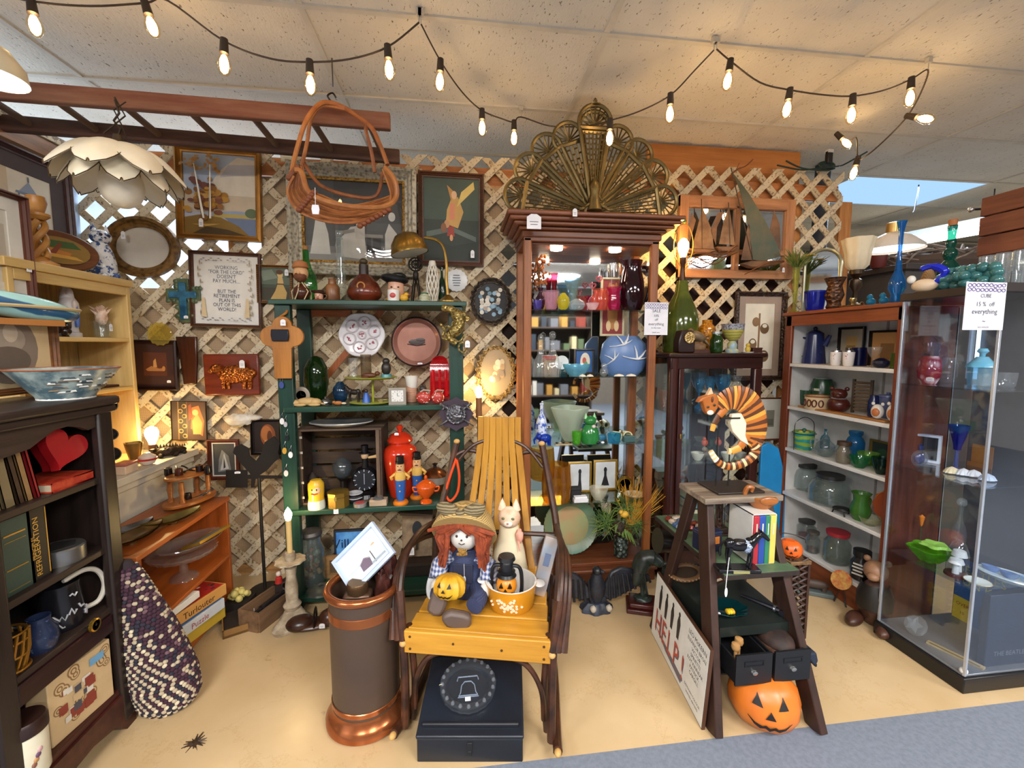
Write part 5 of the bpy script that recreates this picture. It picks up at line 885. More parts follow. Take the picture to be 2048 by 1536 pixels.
q=fit(766,850,836,988,Y=2.46,z=z);w,h=q.w,q.h;r=T('red_ginger_jar','large glossy orange red lidded ginger jar on third green shelf','jar',q.p);og=M('c8341a',.15);O('body',G().lathe(prof([(.62,0),(.66,.03),(.8,.22),(.97,.48),(1,.6),(.88,.68),(.6,.73),(.6,.78)],w,h),seg=36),og,r);O('lid',G().lathe([(.0005,h*.77),(w*.36,h*.77),(w*.37,h*.79),(w*.28,h*.86),(w*.14,h*.9),(.0005,h*.9)],seg=32),og,r);O('knob',G().lathe([(w*.05,h*.89),(w*.07,h*.93),(w*.1,h*.97),(w*.06,h),(.0005,h)]),og,r);price(r,PY(793,868,2.36),.022,.014)
def policeman(label,box,Y):
 q=fit(*box,Y=Y,z=z);w,h=q.w,q.h;r=T('painted_pepper_mill',label,'pepper mill',q.p,group='painted figure pepper mills');w=h*.3
 O('foot',G().lathe([(.0005,0),(w*.5,0),(w*.52,h*.03),(w*.42,h*.07),(.0005,h*.08)]),M('d87a1c',.3),r);O('body',G().lathe([(w*.24,h*.07),(w*.3,h*.2),(w*.36,h*.5),(.0005,h*.51)]),M('2a62b4',.3),r);O('jacket',G().lathe([(w*.36,h*.5),(w*.38,h*.56),(w*.33,h*.66),(.0005,h*.67)]),M('d8b25a',.35),r);O('head',G().lathe([(w*.27,h*.66),(w*.3,h*.75),(w*.28,h*.84),(.0005,h*.85)]).ell((0,-w*.3,h*.75),(w*.06,w*.06,h*.02),0,8,6),M('d8a878',.4),r);O('hat',G().lathe([(w*.3,h*.83),(w*.31,h*.88),(w*.26,h*.89),(w*.27,h*.98),(.0005,h)]),M('141414',.35),r)
 for s in(-1,1):O('arm',G().tube([(s*w*.32,0,h*.62),(s*w*.62,-.01,h*.55),(s*w*.5,-.02,h*.53)],[w*.1,w*.09,w*.1],8),M('d8a84a',.4),r)
 O('moustache',G().ell((0,-w*.29,h*.715),(w*.14,w*.03,h*.012),0,8,6).ell((-w*.1,-w*.27,h*.79),(w*.04,w*.02,h*.012),0,8,6).ell((w*.1,-w*.27,h*.79),(w*.04,w*.02,h*.012),0,8,6),M('241810',.4),r);O('buttons',G().ell((0,-w*.36,h*.4),(.005,.003,.005),0,8,6).ell((0,-w*.33,h*.28),(.005,.003,.005),0,8,6),M('c89a3c',.4),r)
policeman('blue and yellow painted figure pepper mill in front',(785,910,816,1003),2.32);policeman('blue and yellow painted figure pepper mill standing further back',(818,902,850,994),2.40)
q=fit(828,950,876,1004,Y=2.32,z=z);w,h=q.w*.8,q.h;r=T('orange_compote','orange lidded pedestal candy dish at right of third shelf','dish',q.p);oc=M('dc5a16',.2);O('bowl',G().lathe([(.0005,0),(w*.32,0),(w*.3,h*.06),(w*.12,h*.14),(w*.25,h*.22),(w*.45,h*.4),(w*.5,h*.6),(w*.46,h*.6),(.0005,h*.3)]),oc,r);O('lid',G().lathe([(w*.52,h*.6),(w*.5,h*.64),(w*.3,h*.76),(w*.08,h*.83),(.0005,h*.83)]),oc,r);O('knob',G().ell((0,0,h*.91),(w*.09,w*.09,h*.09)),oc,r)
for s in(-1,1):O('handle',G().tube(bez([(s*w*.48,0,h*.55),(s*w*.68,0,h*.56),(s*w*.62,0,h*.42),(s*w*.45,0,h*.4)],4),w*.045,6),oc,r)
q=fit(845,906,895,962,Y=2.5,z=z+.055);r=T('copper_casserole','copper casserole with domed lid and black knob behind chair arm','pan',q.p);cpm=M('8a5434',.25,metal=.8);w=q.w;O('pan',G().lathe(prof('can',w,.04,.003)),M('c4bcb0',.25,metal=.6),r);O('lid',G().lathe([(w*.5,.042),(w*.4,.065),(w*.15,.085),(.0005,.088)]),cpm,r);O('knob',G().lathe([(.01,.085),(.009,.1),(.018,.108),(.0005,.115)]),M('181414',.4),r)
o,q=pot('orange_lined_glass','tall glass with orange base under the copper casserole','glass',(858,960,884,996),'can',M('c86a3a',.08,'g',amt=.35),2.5,z=z)
z=GS[3]
q=fit(598,1055,650,1190,Y=2.42,z=z);w,h=q.w,q.h;r=T('glass_canister','large lidded clear glass canister of dried flowers in bottom bay','jar',q.p);O('jar',G().lathe(prof('jar',w,h*.86,.004)),M('c4d0d0',.06,'g',amt=.1),r);O('lid',G().lathe([(.0005,h*.86),(w*.42,h*.86),(w*.45,h*.9),(w*.4,h*.95),(.0005,h)]),M('3c3a3a',.4),r);g=G();rd=Rnd(6)
for k in range(30):g.ell((rd.uniform(-.3,.3)*w,rd.uniform(-.3,.3)*w,rd.uniform(.03,h*.6)),rd.uniform(.008,.016),k%3,7,5)
o=O('dried_flowers',g,[M('9a4a2a',.7),M('6a7a6a',.7),M('b08a5a',.7)],r);o['kind']='stuff'
q=fit(612,1165,672,1212,Y=2.34,z=z);w,h=q.w,q.h;r=T('silver_hand_bell','dull silver bell with finial in bottom bay','bell',q.p);O('dome',G().lathe([(w*.5,0),(w*.48,.01),(w*.33,h*.35),(w*.25,h*.6),(w*.12,h*.72),(.0005,h*.73)],seg=28),M('7c8078',.28,metal=.8),r);O('finial',G().lathe([(w*.05,h*.72),(w*.1,h*.82),(w*.04,h*.9),(.0005,h)]),M('7c8078',.28,metal=.8),r)
q=fit(672,1062,730,1112,Y=2.5);r=T('village_sign','small bright blue sign lettered Village behind the umbrella stand','sign',q.p);O('board',G().bb((-q.w/2,0,0),(q.w/2,.012,q.h)),M('2a68b8',.4,'n','5a9ad8',12),r,bevel=.003);O('lettering',G().text('Village',q.h*.5,0,q.h*.35,-.001),M('12203c',.4),r)['kind']='stuff';O('frame',G().loops([rect_ring(q.w+.02,q.h+.02,i,y)for i,y in((0,.012),(0,-.004),(.012,-.004),(.012,.0))]),M('1c2430',.4),r,(0,0,-.01));O('easel_leg',G().bb((-.02,.012,z-q.p.z),(.02,.03,.02)),M('2a2018',.6),r)
q=fit(650,1112,700,1195,Y=2.46,z=z);r=T('plain_wood_frame','tan wooden frame leaning in bottom bay behind umbrella stand','frame',q.p);O('frame',G().loops([rect_ring(q.w,q.h,i,y)for i,y in((0,.02),(0,0),(.025,0),(.028,.01))]),M('9a7448',.5,'wx'),r);O('panel',G().bb((-q.w/2+.02,.01,.02),(q.w/2-.02,.018,q.h-.02)),M('5a4632',.6),r)
q=fit(806,1020,866,1112,Y=2.5);zb=GS[3];r=T('birdhouse','weathered wooden birdhouse with dark key plate behind rocking chair','birdhouse',(q.p.x,2.5,q.p.z));wwd=M('9a8468',.8,'n','6c5c4c',14,bump=.2)
O('front',G().prism([(-q.w/2,0),(q.w/2,0),(q.w/2,q.h*.9),(-q.w/2,q.h)],-.01,.08),wwd,r,bevel=.004);O('roof',G().box((0,.02,q.h*.98),(q.w*1.05,.16,.015),rot=(0,R(6),0)),M('5a4a3c',.8),r);O('entry_plate',G().prism(E2(0,q.h*.62,q.w*.16,q.h*.16,16),-.018,-.008),M('2c3238',.4),r);O('perch',G().tube([(0,-.01,q.h*.42),(.0,-.04,q.h*.36),(-.005,-.03,q.h*.2)],.006,6),M('3c3830',.5),r);price(r,PY(823,1102,2.44),.03,.05)
r2=T('dark_storage_box','dark wooden box supporting the birdhouse in bottom bay','box',(q.p.x,2.52,zb));O('box',G().bb((-q.w*.6,-.1,0),(q.w*.6,.09,q.p.z-zb-.018)),M('241a14',.6,'wx'),r2,bevel=.004);O('lid',G().bb((-q.w*.62,-.105,q.p.z-zb-.018),(q.w*.62,.095,q.p.z-zb-.001)),M('30231b',.6,'wx'),r2)
q=fit(535,615,605,760,Y=2.28);r=T('wooden_bottle_opener','trefoil shaped wooden bottle opener board hung on green post','plaque',PY(570,757,2.285));hh=PY(570,640,2.285).z-r.location.z
ow=M('b5762f',.4,'wz','8f5820',4)
O('handle',G().prism([(-.045,0),(.035,0),(.04,hh*.55),(-.05,hh*.55)],-.01,.01),ow,r,bevel=.003);O('head',G().prism([(-.046,hh*.5),(.036,hh*.5)]+E2(.05,hh*.72,.05,.05,14,-90,60)+E2(0,hh*.72+.055,.045,.045,10,0,180)+E2(-.055,hh*.72,.05,.05,14,120,270),-.0103,.0103),ow,r,bevel=.003);O('hanger',G().tube([(0,0,hh*.95),(-.01,0,hh*1.05),(.02,0,hh*1.12),(.02,.015,hh*1.16)],.006,6),ow,r);O('metal_plate',G().prism([(-.045,hh*.64),(.03,hh*.64),(.035,hh*.72),(.032,hh*.84),(-.047,hh*.84),(-.05,hh*.74)],-.022,-.01),M('20222c',.3,metal=.4),r,bevel=.003);price(r,PY(566,645,2.25),.024,.03)
def charm(label,x,y,col,s=1):
 r=T('key_charm',label,'trinket',PY(x,y,2.288),group=None);O('charm',G().prism(E2(0,-.01*s,.009*s,.014*s,10),-.003,.003),M(col,.4),r);O('loop',G().tube([(.006*cos(a),0,.012+.01*sin(a))for a in[k*.7 for k in range(9)]],.0015,5,closed=True),M('a9a9a9',.3,metal=.9),r);O('chain',G().tube([(0,0,.02),(.003,.008,.035)],.0012,5),M('a9a9a9',.3,metal=.9),r)
for lb,x,y,c,s in(('blue and white charm hanging below wooden opener',563,765,'3a4a8a',1.3),('long white fob on green post above gold charm',564,838,'e8e8e8',1.2),('small silver fob on green post beside long white fob',571,845,'b9b9bd',1),('gold star charm on green post',569,897,'c99a3c',1.2),('white drop tag charm on green post',581,905,'ececf0',1.2),('black key charm high on green post',574,872,'1c1c20',1),('silver double charm low on green post',572,942,'c9c9cc',1.2)):charm(lb,x,y,c,s)
q=PY(905,660,2.27);r=T('brass_dragon_bracket','ornate brass dragon bracket clinging to right green post','bracket',q);bg=M('9a854c',.35,'v','5a4824',70,metal=.7)
O('body',G().tube(bez([(-.045,-.01,.11),(.0,-.03,.1),(.035,-.03,.05),(.02,-.03,0),(-.02,-.02,-.03),(.02,-.02,-.07)],6),[.02]*8+[.03]*14+[.018]*9,10),bg,r);O('head',G().ell((.045,-.03,.075),(.03,.025,.022)).ell((.075,-.03,.06),(.018,.016,.014)),bg,r)
for s,a in((1,0),(-1,.6),(1,1.2)):O('scroll',G().tube([(.02*s+(.012+k*.0022)*cos(k*.55+a),-.03,-.03+.05*a+(.012+k*.0022)*sin(k*.55+a))for k in range(13)],.006,6),bg,r)
O('ring',G().tube([(.05+.02*cos(k*.5),-.03,-.09+.025*sin(k*.5))for k in range(13)],.005,6,closed=True),bg,r);O('claw',G().tube(bez([(-.06,-.02,.03),(-.04,-.04,-.0),(-.05,-.03,-.04),(-.02,-.03,-.05)],4),.008,6),bg,r);price(r,PY(935,688,2.22),.024,.035)
q=PY(912,828,2.25);r=T('pewter_crest','round pewter crest with crossed swords on purple backing','ornament',q);pw_=M('6a6a70',.35,'v','36363c',80,metal=.7)
O('backing',G().prism([(.085*(1+.08*(-1)**k)*cos(k*.3927),.085*(1+.08*(-1)**k)*sin(k*.3927))for k in range(16)],.0,.008),M('3a2c3a',.7),r);O('shield',G().ell((0,-.008,0),(.045,.016,.045)),pw_,r);O('rim',G().tube([(.045*cos(k*.4),-.012,.045*sin(k*.4))for k in range(16)],.009,7,closed=True),pw_,r)
for a in(35,145):O('sword',G().tube([(-.11*cos(R(a)),-.012,-.11*sin(R(a))),(.1*cos(R(a)),-.012,.1*sin(R(a)))],[.004,.007],6).tube([(.07*cos(R(a))-.02*sin(R(a)),-.012,.07*sin(R(a))+.02*cos(R(a))),(.07*cos(R(a))+.02*sin(R(a)),-.012,.07*sin(R(a))-.02*cos(R(a)))],.005,6),pw_,r)
q=fit(938,750,978,830,Y=2.55);r=T('candle_tube_lamp','tall lamp with brown candle sleeve and glowing bulb behind chair top','lamp',(q.p.x,2.56,0));zt=PY(957,795,2.56).z
O('sleeve',G().lathe([(.0005,zt-.12),(.018,zt-.12),(.018,zt),(.0005,zt)]),M('8a5a34',.5),r);O('pole',G().lathe([(.0005,.02),(.011,.02),(.011,zt-.12),(.025,zt-.118)]),M('4a3424',.4),r);O('base',G().lathe([(.0005,0),(.1,0),(.1,.012),(.03,.03),(.0005,.032)]),M('4a3424',.4),r);O('bulb',G().lathe([(.01,zt),(.014,zt+.01),(.022,zt+.03),(.016,zt+.055),(.0005,zt+.075)]),M('ffd890',.5,'e',st=140),r)
q=fit(450,870,565,975,Y=2.5);r=T('rooster_weathervane','black metal rooster weathervane on tall rod in left corner','weathervane',(PY(515,900,2.5).x,2.5,0));o0=r.location;ir=M('1b1714',.5)
def ro(x,y):v=PY(x,y,2.5);return(v.x-o0 .x,v.z)
O('rooster',G().prism([ro(*c)for c in((466,905),(470,893),(482,888),(497,896),(500,912),(512,922),(524,905),(530,884),(548,872),(560,885),(556,905),(560,915),(548,925),(535,940),(520,950),(512,952),(508,975),(502,975),(503,950),(490,935),(478,922),(473,912))],-.003,.003),ir,r)
O('arrow',G().prism([ro(*c)for c in((452,940),(495,940),(495,950),(600,952),(600,956),(495,958),(495,975),(452,975))],-.0025,.0025),ir,r);zr=PY(512,955,2.5).z
O('rod',G().tube([(0,0,.01),(0,0,zr)],.009,8),ir,r);O('base',G().lathe([(.0005,0),(.09,0),(.08,.015),(.0005,.02)]),ir,r);price(r,PY(475,945,2.49),.03,.012)
q=fit(548,1000,604,1268,z=0);c=q.p+Vector((0,.07,0));r=T('stone_floor_candlestick','tall weathered stone candlestick lamp with lit candle bulb on floor','lamp',(c.x,c.y,0));stn=M('b9aa92',.8,'n','8d7c64',18,bump=.3);H=PY(560,1050,c.y).z
def hz(y):return PY(575,y,c.y).z
O('tripod_base',G().lathe([(.0005,0),(.085,0),(.09,.02),(.05,.06),(.035,.09),(.0005,.092)],rib=.22,nrib=3,seg=36),stn,r);O('stem',G().lathe([(.035,.09),(.042,.11),(.028,.13),(.03,.2),(.022,.26),(.028,hz(1135)),(.0005,hz(1130))]),stn,r);z1=hz(1122);O('drip_pan',G().lathe([(.02,z1-.02),(.07,z1),(.068,z1+.006),(.0005,z1+.004)],rib=.05,nrib=10,seg=40),stn,r);O('cup',G().lathe([(.02,z1),(.026,z1+.02),(.022,z1+.045),(.0005,z1+.046)]),stn,r);z2=hz(1040)
O('candle',G().lathe([(.013,z1+.04),(.013,z2),(.0005,z2)]),M('d8b878',.5),r);O('bulb',G().lathe([(.011,z2),(.015,z2+.012),(.018,z2+.03),(.01,z2+.05),(.0005,z2+.065)]),M('ffd890',.5,'e',st=140),r)
p=PZ(515,1258,0);r=T('narrow_wooden_box','narrow open wooden box holding black bottle on floor','box',(p.x+.02,p.y+.12,0),rz=R(-22));bxm=M('7a5c40',.7,'wy','573f2b',6)
for s in(-1,1):O('side',G().box((s*.06,.03,.05),(.01,.34,.1)),bxm,r);O('end',G().box((0,.03+s*.17,.05),(.11,.01,.1)),bxm,r)
O('bottom',G().box((0,.03,.006),(.11,.33,.01)),bxm,r)
r2=T('black_telescope','black telescope tube lying inside narrow wooden box','telescope',(p.x+.02,p.y+.12,.05),rz=R(-22));O('tube',G().tube([(0,-.1,0),(0,-.06,0),(0,-.055,0),(0,.06,.005),(0,.065,.005),(0,.15,.01)],[.024,.024,.03,.03,.022,.02],14),M('15141a',.25),r2);O('ring',G().tube([(.025*cos(k*.5),.1,.045+.022*sin(k*.5))for k in range(13)],.004,6,closed=True),M('4a4440',.4),r2)
p=PZ(440,1272,0);r=T('flat_leather_case','flat open brown leather case on floor by orange shelf','case',(p.x+.06,p.y+.1,0),rz=R(28));O('tray',G().bb((-.09,-.1,0),(.09,.1,.012)).bb((-.09,-.1,0),(-.084,.1,.04)).bb((.084,-.1,0),(.09,.1,.04)).bb((-.09,-.1,0),(.09,-.094,.04)),M('8a6434',.6),r);O('lining',G().bb((-.083,-.093,.012),(.083,.1,.02)),M('2c211a',.8),r);O('clasp',G().ell((.03,-.02,.03),(.02,.014,.012)),M('1a1616',.4),r);price(r,Vector((p.x+.09,p.y+.12,.05)),.03,.02)
p=PZ(620,1268,0);r=T('carved_wooden_shoe','dark brown carved wooden shoe on floor beside stone candlestick','shoe',(p.x,p.y+.05,0),rz=R(10));br_=M('4a2a1c',.3,'n','2a1710',10);O('sole',G().ell((0,0,.02),(.125,.05,.02)),br_,r);O('toe',G().ell((-.06,0,.035),(.068,.05,.036)),br_,r);O('heel',G().ell((.075,0,.04),(.05,.045,.042)),br_,r);O('strap',G().tube(bez([(.01,-.05,.03),(.01,-.03,.08),(.01,.03,.08),(.01,.05,.03)],4),.012,6,flat=.4),M('1c1412',.5),r);price(r,PZ(644,1252,.05),.026,.024)
r=T('popcorn_ornament','yellow knobbly popcorn shaped ornament on dark shelf board','ornament',PZ(478,1195,.06)+Vector((0,0,-.06)));g=G();rd=Rnd(12)
for k in range(22):g.ell((rd.uniform(-.035,.035),rd.uniform(-.03,.03),rd.uniform(.06,.11)),rd.uniform(.012,.02),0,8,6)
O('kernels',g,M('d0c070',.6),r);O('board',G().bb((-.06,-.05,0),(.06,.06,.05)),M('1e1816',.6),r)
r=T('red_figurine','tiny red and white figurine behind the stone candlestick','figurine',PZ(558,1165,.1)+Vector((0,0,-.1)));O('body',G().lathe([(.0005,.1),(.02,.1),(.016,.13),(.0005,.14)]),M('c0302a',.5),r);O('head',G().ell((0,0,.15),.014),M('e8d8cc',.5),r);O('plinth',G().bb((-.03,-.03,0),(.03,.03,.1)),M('2a211c',.6),r)
# ================= OAK DISPLAY CABINET =================
VX0,VX1,VY0,VY1=.362,1.135,2.36,2.655
oak=M('9a5a2c',.4,'wz','6b3a1a',5);oakx=M('7c4426',.4,'wx','4e2815',5)
r=T('oak_display_cabinet','tall oak glass display cabinet with crown moulding and mirrored back','cabinet',((VX0+VX1)/2,2.5,0))
ct0=PY(1180,478,VY0).z;ct1=PY(1180,438,VY0).z
lbox(r,'plinth',(VX0-.02,VY0-.03,0),(VX1+.02,VY1,.07),oakx,.008);lbox(r,'plinth_moulding',(VX0-.03,VY0-.045,.07),(VX1+.03,VY1,.095),oakx,.008);lbox(r,'cabinet_floor',(VX0,VY0,.095),(VX1,VY1,.115),oakx)
for x in(VX0,VX1-.045):lbox(r,'post',(x,VY0,.095),(x+.045,VY0+.035,ct0),oak,.006);lbox(r,'post',(x,VY1-.035,.095),(x+.045,VY1,ct0),oak,.004)
lbox(r,'top_panel',(VX0,VY0+.03,ct0-.03),(VX1,VY1,ct0),oakx);lbox(r,'top_rail',(VX0,VY0,ct0-.02),(VX1,VY0+.03,ct0+.01),oakx,.004)
for k,(a,z0,z1)in enumerate(((.01,0,.3),(.03,.3,.45),(.06,.45,.62),(.085,.62,.8),(.1,.8,1))):
 h=ct1-ct0+.01;lbox(r,'crown_moulding',(VX0-a,VY0-a,ct0+h*z0),(VX1+a,VY1,ct0+h*z1),M('84492a',.38,'wx','55301a',5),.007)
lbox(r,'mirror_back',(VX0+.045,VY1-.012,.115),(VX1-.045,VY1-.006,ct0-.03),M('dfe6e8',.03,'p','dfe6e8',1,metal=1),0);lbox(r,'back_board',(VX0,VY1-.006,.1),(VX1,VY1,ct0-.03),oakx)
gp=M('f3faf8',.02,'gp');
for x in(VX0+.02,VX1-.024):lbox(r,'side_glass',(x,VY0+.035,.115),(x+.004,VY1-.035,ct0-.03),gp,0)
VS=[PY(1180,y,VY0+.03).z for y in(620,753,888,1003)];VF=.115
sg=M('c8e4dc',.03,'gp')
for z in VS:lbox(r,'glass_shelf',(VX0+.03,VY0+.012,z-.006),(VX1-.03,VY1-.014,z),sg,0)
for px in(1113,1230):
 p=PY(px,487,2.46);o=O('spot_light',G().lathe([(.0005,-.012),(.034,-.012),(.034,0),(.0005,.001)],seg=20),M('ffe8c8',.5,'e',st=45),r,(p.x-r.location.x,2.46-r.location.y,ct0-.031))
price(r,PY(1068,443,VY0-.102),.075,.075)
VYm=2.47
def vpot(n,lb,cat,box,kind,mat,s,Y=VYm,**k):return pot(n,lb,cat,box,kind,mat,Y,z=VS[s]+.0005 if s<4 else VF,**k)
q=fit(1064,505,1098,620,Y=2.5,z=VS[0]);g=G();rd=Rnd(21)
r=T('dried_autumn_spray','orange dried flower spray at left of top glass shelf','plant',q.p)
for k in range(70):a,t=rd.uniform(0,6.28),rd.random();g.ell((rd.gauss(0,q.w*.2),rd.gauss(0,.02),q.h*(.45+.5*t)),(.008,.008,.01),0,6,4)
o=O('blossoms',g,M('b86a24',.6,'n','8a4418',40),r);o['kind']='stuff';g=G()
for k in range(9):g.tube([(0,0,.02),(rd.uniform(-.02,.02),rd.uniform(-.02,.02),q.h*.8)],.002,5)
O('stems',g,M('5c4a2a',.7),r);O('vase',G().lathe(prof('vase',q.w*.6,q.h*.4,.003)),M('6a3a5a',.08,'g',amt=.3),r)
vpot('pink_crown_vase','pale pink crown rimmed glass vase on top glass shelf','vase',(1085,582,1118,621),[(.55,0),(.7,.1),(.75,.5),(1,1)],M('e8b8c8',.1,'g','e0a8bc',amt=.45),0,rib=.06,nrib=5,Y=2.42)
vpot('ruby_bud_vase','slim ruby red bud vase behind pink crown vase','vase',(1099,547,1118,618),[(.7,0),(.8,.1),(.45,.4),(.5,.7),(.8,1)],M('8a1020',.1,'g','6a0c18',amt=.5),0,Y=2.56)
vpot('yellow_glass_cup','small lemon yellow egg shaped vase on top glass shelf','vase',(1114,586,1139,621),'ball',M('e2d640',.15,'g','d8c830',amt=.7),0,Y=2.42)
vpot('blue_ruffled_vase','blue and gold flared glass vase on top glass shelf','vase',(1128,558,1163,620),[(.5,0),(.65,.15),(.45,.5),(.6,.75),(1,1)],M('4a8ac8',.12,'g','a8b8a0',amt=.4),0,Y=2.54,rib=.07,nrib=6)
vpot('opal_bowl','cloudy blue opal glass bowl on top glass shelf','bowl',(1136,598,1171,621),'ball',M('a8c0d0',.15,'g','c8d0d4',amt=.5),0,Y=2.44)
q=fit(1172,545,1212,621,Y=2.5,z=VS[0]);r=T('pink_heart_ornament','pink glass ornament of two hearts on a domed foot','ornament',q.p);pk=M('e88a94',.1,'g','e07884',amt=.5);O('dome_foot',G().lathe([(.0005,0),(q.w*.45,0),(q.w*.38,q.h*.3),(q.w*.1,q.h*.5),(.0005,q.h*.55)]),pk,r)
for x,zz in((-.02,.66),(.018,.84)):O('heart',G().tube([(x+.0016*16*sin(t)**3*.7,0,q.h*zz+.0016*.7*(13*cos(t)-5*cos(2*t)-2*cos(3*t)-cos(4*t)))for t in[k*.314 for k in range(20)]],.005,6,closed=True),pk,r)
vpot('coral_fluted_vase','coral pink fluted glass vase beside magenta vase','vase',(1183,578,1218,621),[(.6,0),(.9,.25),(1,.5),(.75,.85),(.9,1)],M('e87a64',.1,'g','e0684e',amt=.5),0,rib=.05,nrib=12,Y=2.44)
vpot('white_opal_dish','tiny white and pink opal dish before coral vase','dish',(1172,606,1198,622),'bowl',M('ecd0d4',.2,'g',amt=.6),0,Y=2.39)
vpot('magenta_vase','bright magenta ruffled cranberry vase on top glass shelf','vase',(1212,575,1244,621),[(.6,0),(.85,.3),(.7,.6),(.65,.8),(1,1)],M('c82a6a',.1,'g','b8205c',amt=.5),0,rib=.06,nrib=8,Y=2.42)
vpot('clear_tall_glass','clear flaring glass vase behind magenta vase','vase',(1213,528,1240,612),'cup',M('e8e8ec',.05,'g',amt=.06),0,Y=2.57)
q=fit(1236,522,1290,621,Y=2.46,z=VS[0]);w,h=q.w,q.h;r=T('amethyst_pitcher','large dark amethyst glass pitcher with curved handle','pitcher',q.p);am=M('4a1a24',.06,'g','34101a',amt=.55);O('body',G().lathe(prof([(.7,0),(.95,.15),(1,.35),(.9,.6),(.68,.85),(.8,1)],w,h,.004),seg=32),am,r);O('spout',G().tube([(-w*.3,0,h*.92),(-w*.5,0,h*1.06)],[.016,.006],8,flat=.6),am,r);O('handle',G().tube(bez([(w*.38,0,h*.88),(w*.62,0,h*.85),(w*.72,0,h*.55),(w*.62,0,h*.25),(w*.42,0,h*.15)],6),.011,8),M('1e0a12',.15),r)
vpot('violet_votive','tiny violet votive glass at far left of top glass shelf','votive',(1066,600,1084,621),'cup',M('6a5ac0',.1,'g',amt=.4),0,Y=2.4)
cut=M('f0f3f4',.05,'g','e4e8ea',amt=.12)
def decanter(label,box,Y,s=1):
 q=fit(*box,Y=Y,z=VS[s]);w,h=q.w,q.h;r=T('crystal_decanter',label,'decanter',q.p,group='crystal decanters');O('body',G().lathe([(.0005,0),(w*.48,0),(w*.5,h*.1),(w*.36,h*.4),(w*.2,h*.52),(w*.18,h*.75),(w*.26,h*.8),(.0005,h*.8)],rib=.05,nrib=14,seg=42),cut,r);O('stopper',G().ell((0,0,h*.9),(w*.2,w*.2,h*.1),0,10,6),cut,r)
decanter('cut crystal decanter at left front of second glass shelf',(1066,668,1096,756),2.42);decanter('cut crystal decanter standing further right and back',(1088,662,1122,752),2.5)
vpot('low_crystal_bowl','cut crystal bowl in front of crystal decanters','bowl',(1094,724,1124,756),'bowl',cut,1,rib=.05,nrib=14,seg=42,Y=2.4)
r=T('white_plate_on_stand','small round white plate on stand on second glass shelf','plate',fit(1108,708,1138,752,Y=2.55,z=VS[1]).p);O('plate',G().lathe([(.0005,0),(.03,0),(.042,.008),(.0005,.004)],seg=28,mx=MTr((0,0,.075))@RX),M('e2e6e6',.25),r);O('stand',G().tube([(-.03,-.02,0),(-.025,-.004,.03),(0,.012,.07),(.025,-.004,.03),(.03,-.02,0)],.003,6),M('2a2420',.5),r)
q=fit(1124,728,1182,756,Y=2.41,z=VS[1]);S('aqua_boat_bowl','aqua glass boat shaped bowl on second glass shelf','bowl',G().lathe(prof('bowl',q.w,q.h,.004),seg=32,sy=.55),M('8ac8d8',.12,'g','7ab8cc',amt=.5),q.p)
art=[('2a5a98',R2(0,0,1,1)),('e8dcc8',E2(.55,.5,.3,.42)),('c05a4a',E2(.5,.55,.12,.15)),('6a9a6a',E2(.6,.4,.1,.12))]
def vframe(name,label,box,s,Y,art,bg,fm,cat='picture',fw=.012):
 q=fit(*box,Y=Y,z=VS[s]);r=T(name,label,cat,q.p);O('frame',G().loops([rect_ring(q.w,q.h,i,y)for i,y in((0,.015),(0,0),(fw*.5,-.003),(fw,.002),(fw,.006))]),fm,r);g=G().flat(R2(-q.w/2+fw,fw,q.w/2-fw,q.h-fw),.005);mats=[M(bg,.5)];g2=G();artmesh(g2,art,q.w-2*fw,q.h-2*fw,.0048,mats);o_=len(g.v);g.v+=[(a,b,c+fw)for a,b,c in g2 .v];g.f+=[tuple(k+o_ for k in f)for f in g2 .f];g.m+=g2 .m
 O('picture',g,mats,r);O('back',G().bb((-q.w/2+.003,.008,.003),(q.w/2-.003,.015,q.h-.003)),M('2c2420',.7),r);return r
vframe('oval_floral_picture','small blue framed oval flower picture on second glass shelf',(1148,698,1190,752),1,2.58,art,'2a5a98',M('38302a',.4))
art=[('8a2a2a',R2(0,0,1,1)),('b87a3c',E2(.5,.42,.26,.34)),('c88a48',E2(.5,.75,.17,.17)),('b87a3c',E2(.34,.88,.07,.07)),('b87a3c',E2(.66,.88,.07,.07)),('d8b080',E2(.5,.7,.07,.06)),('e0c090',E2(.3,.15,.12,.1)),('e0c090',E2(.7,.15,.12,.1))]
r=vframe('bear_tin','square tin lid picturing a seated brown toy bear',(1200,634,1250,672),1,2.55,art,'7a2424',M('d8cba8',.4),cat='tin');r.location.z=PY(1225,672,2.55).z;O('stand',G().bb((-.03,.0,-(r.location.z-VS[1])),(.03,.02,0)),M('4a3424',.5),r)
q=fit(1197,672,1297,756,Y=2.47,z=VS[1]);w,h=q.w,q.h;r=T('goose_pillow_vase','big blue pillow vase with white flying geese relief','vase',q.p);O('body',G().lathe([(.0005,0),(w*.3,0),(w*.42,h*.12),(w*.5,h*.45),(w*.45,h*.8),(w*.3,h),(w*.26,h),(w*.4,h*.5),(.0005,.02)],seg=40,sy=.55),M('5a78a8',.35),r)
wg=M('e0e4e8',.4)
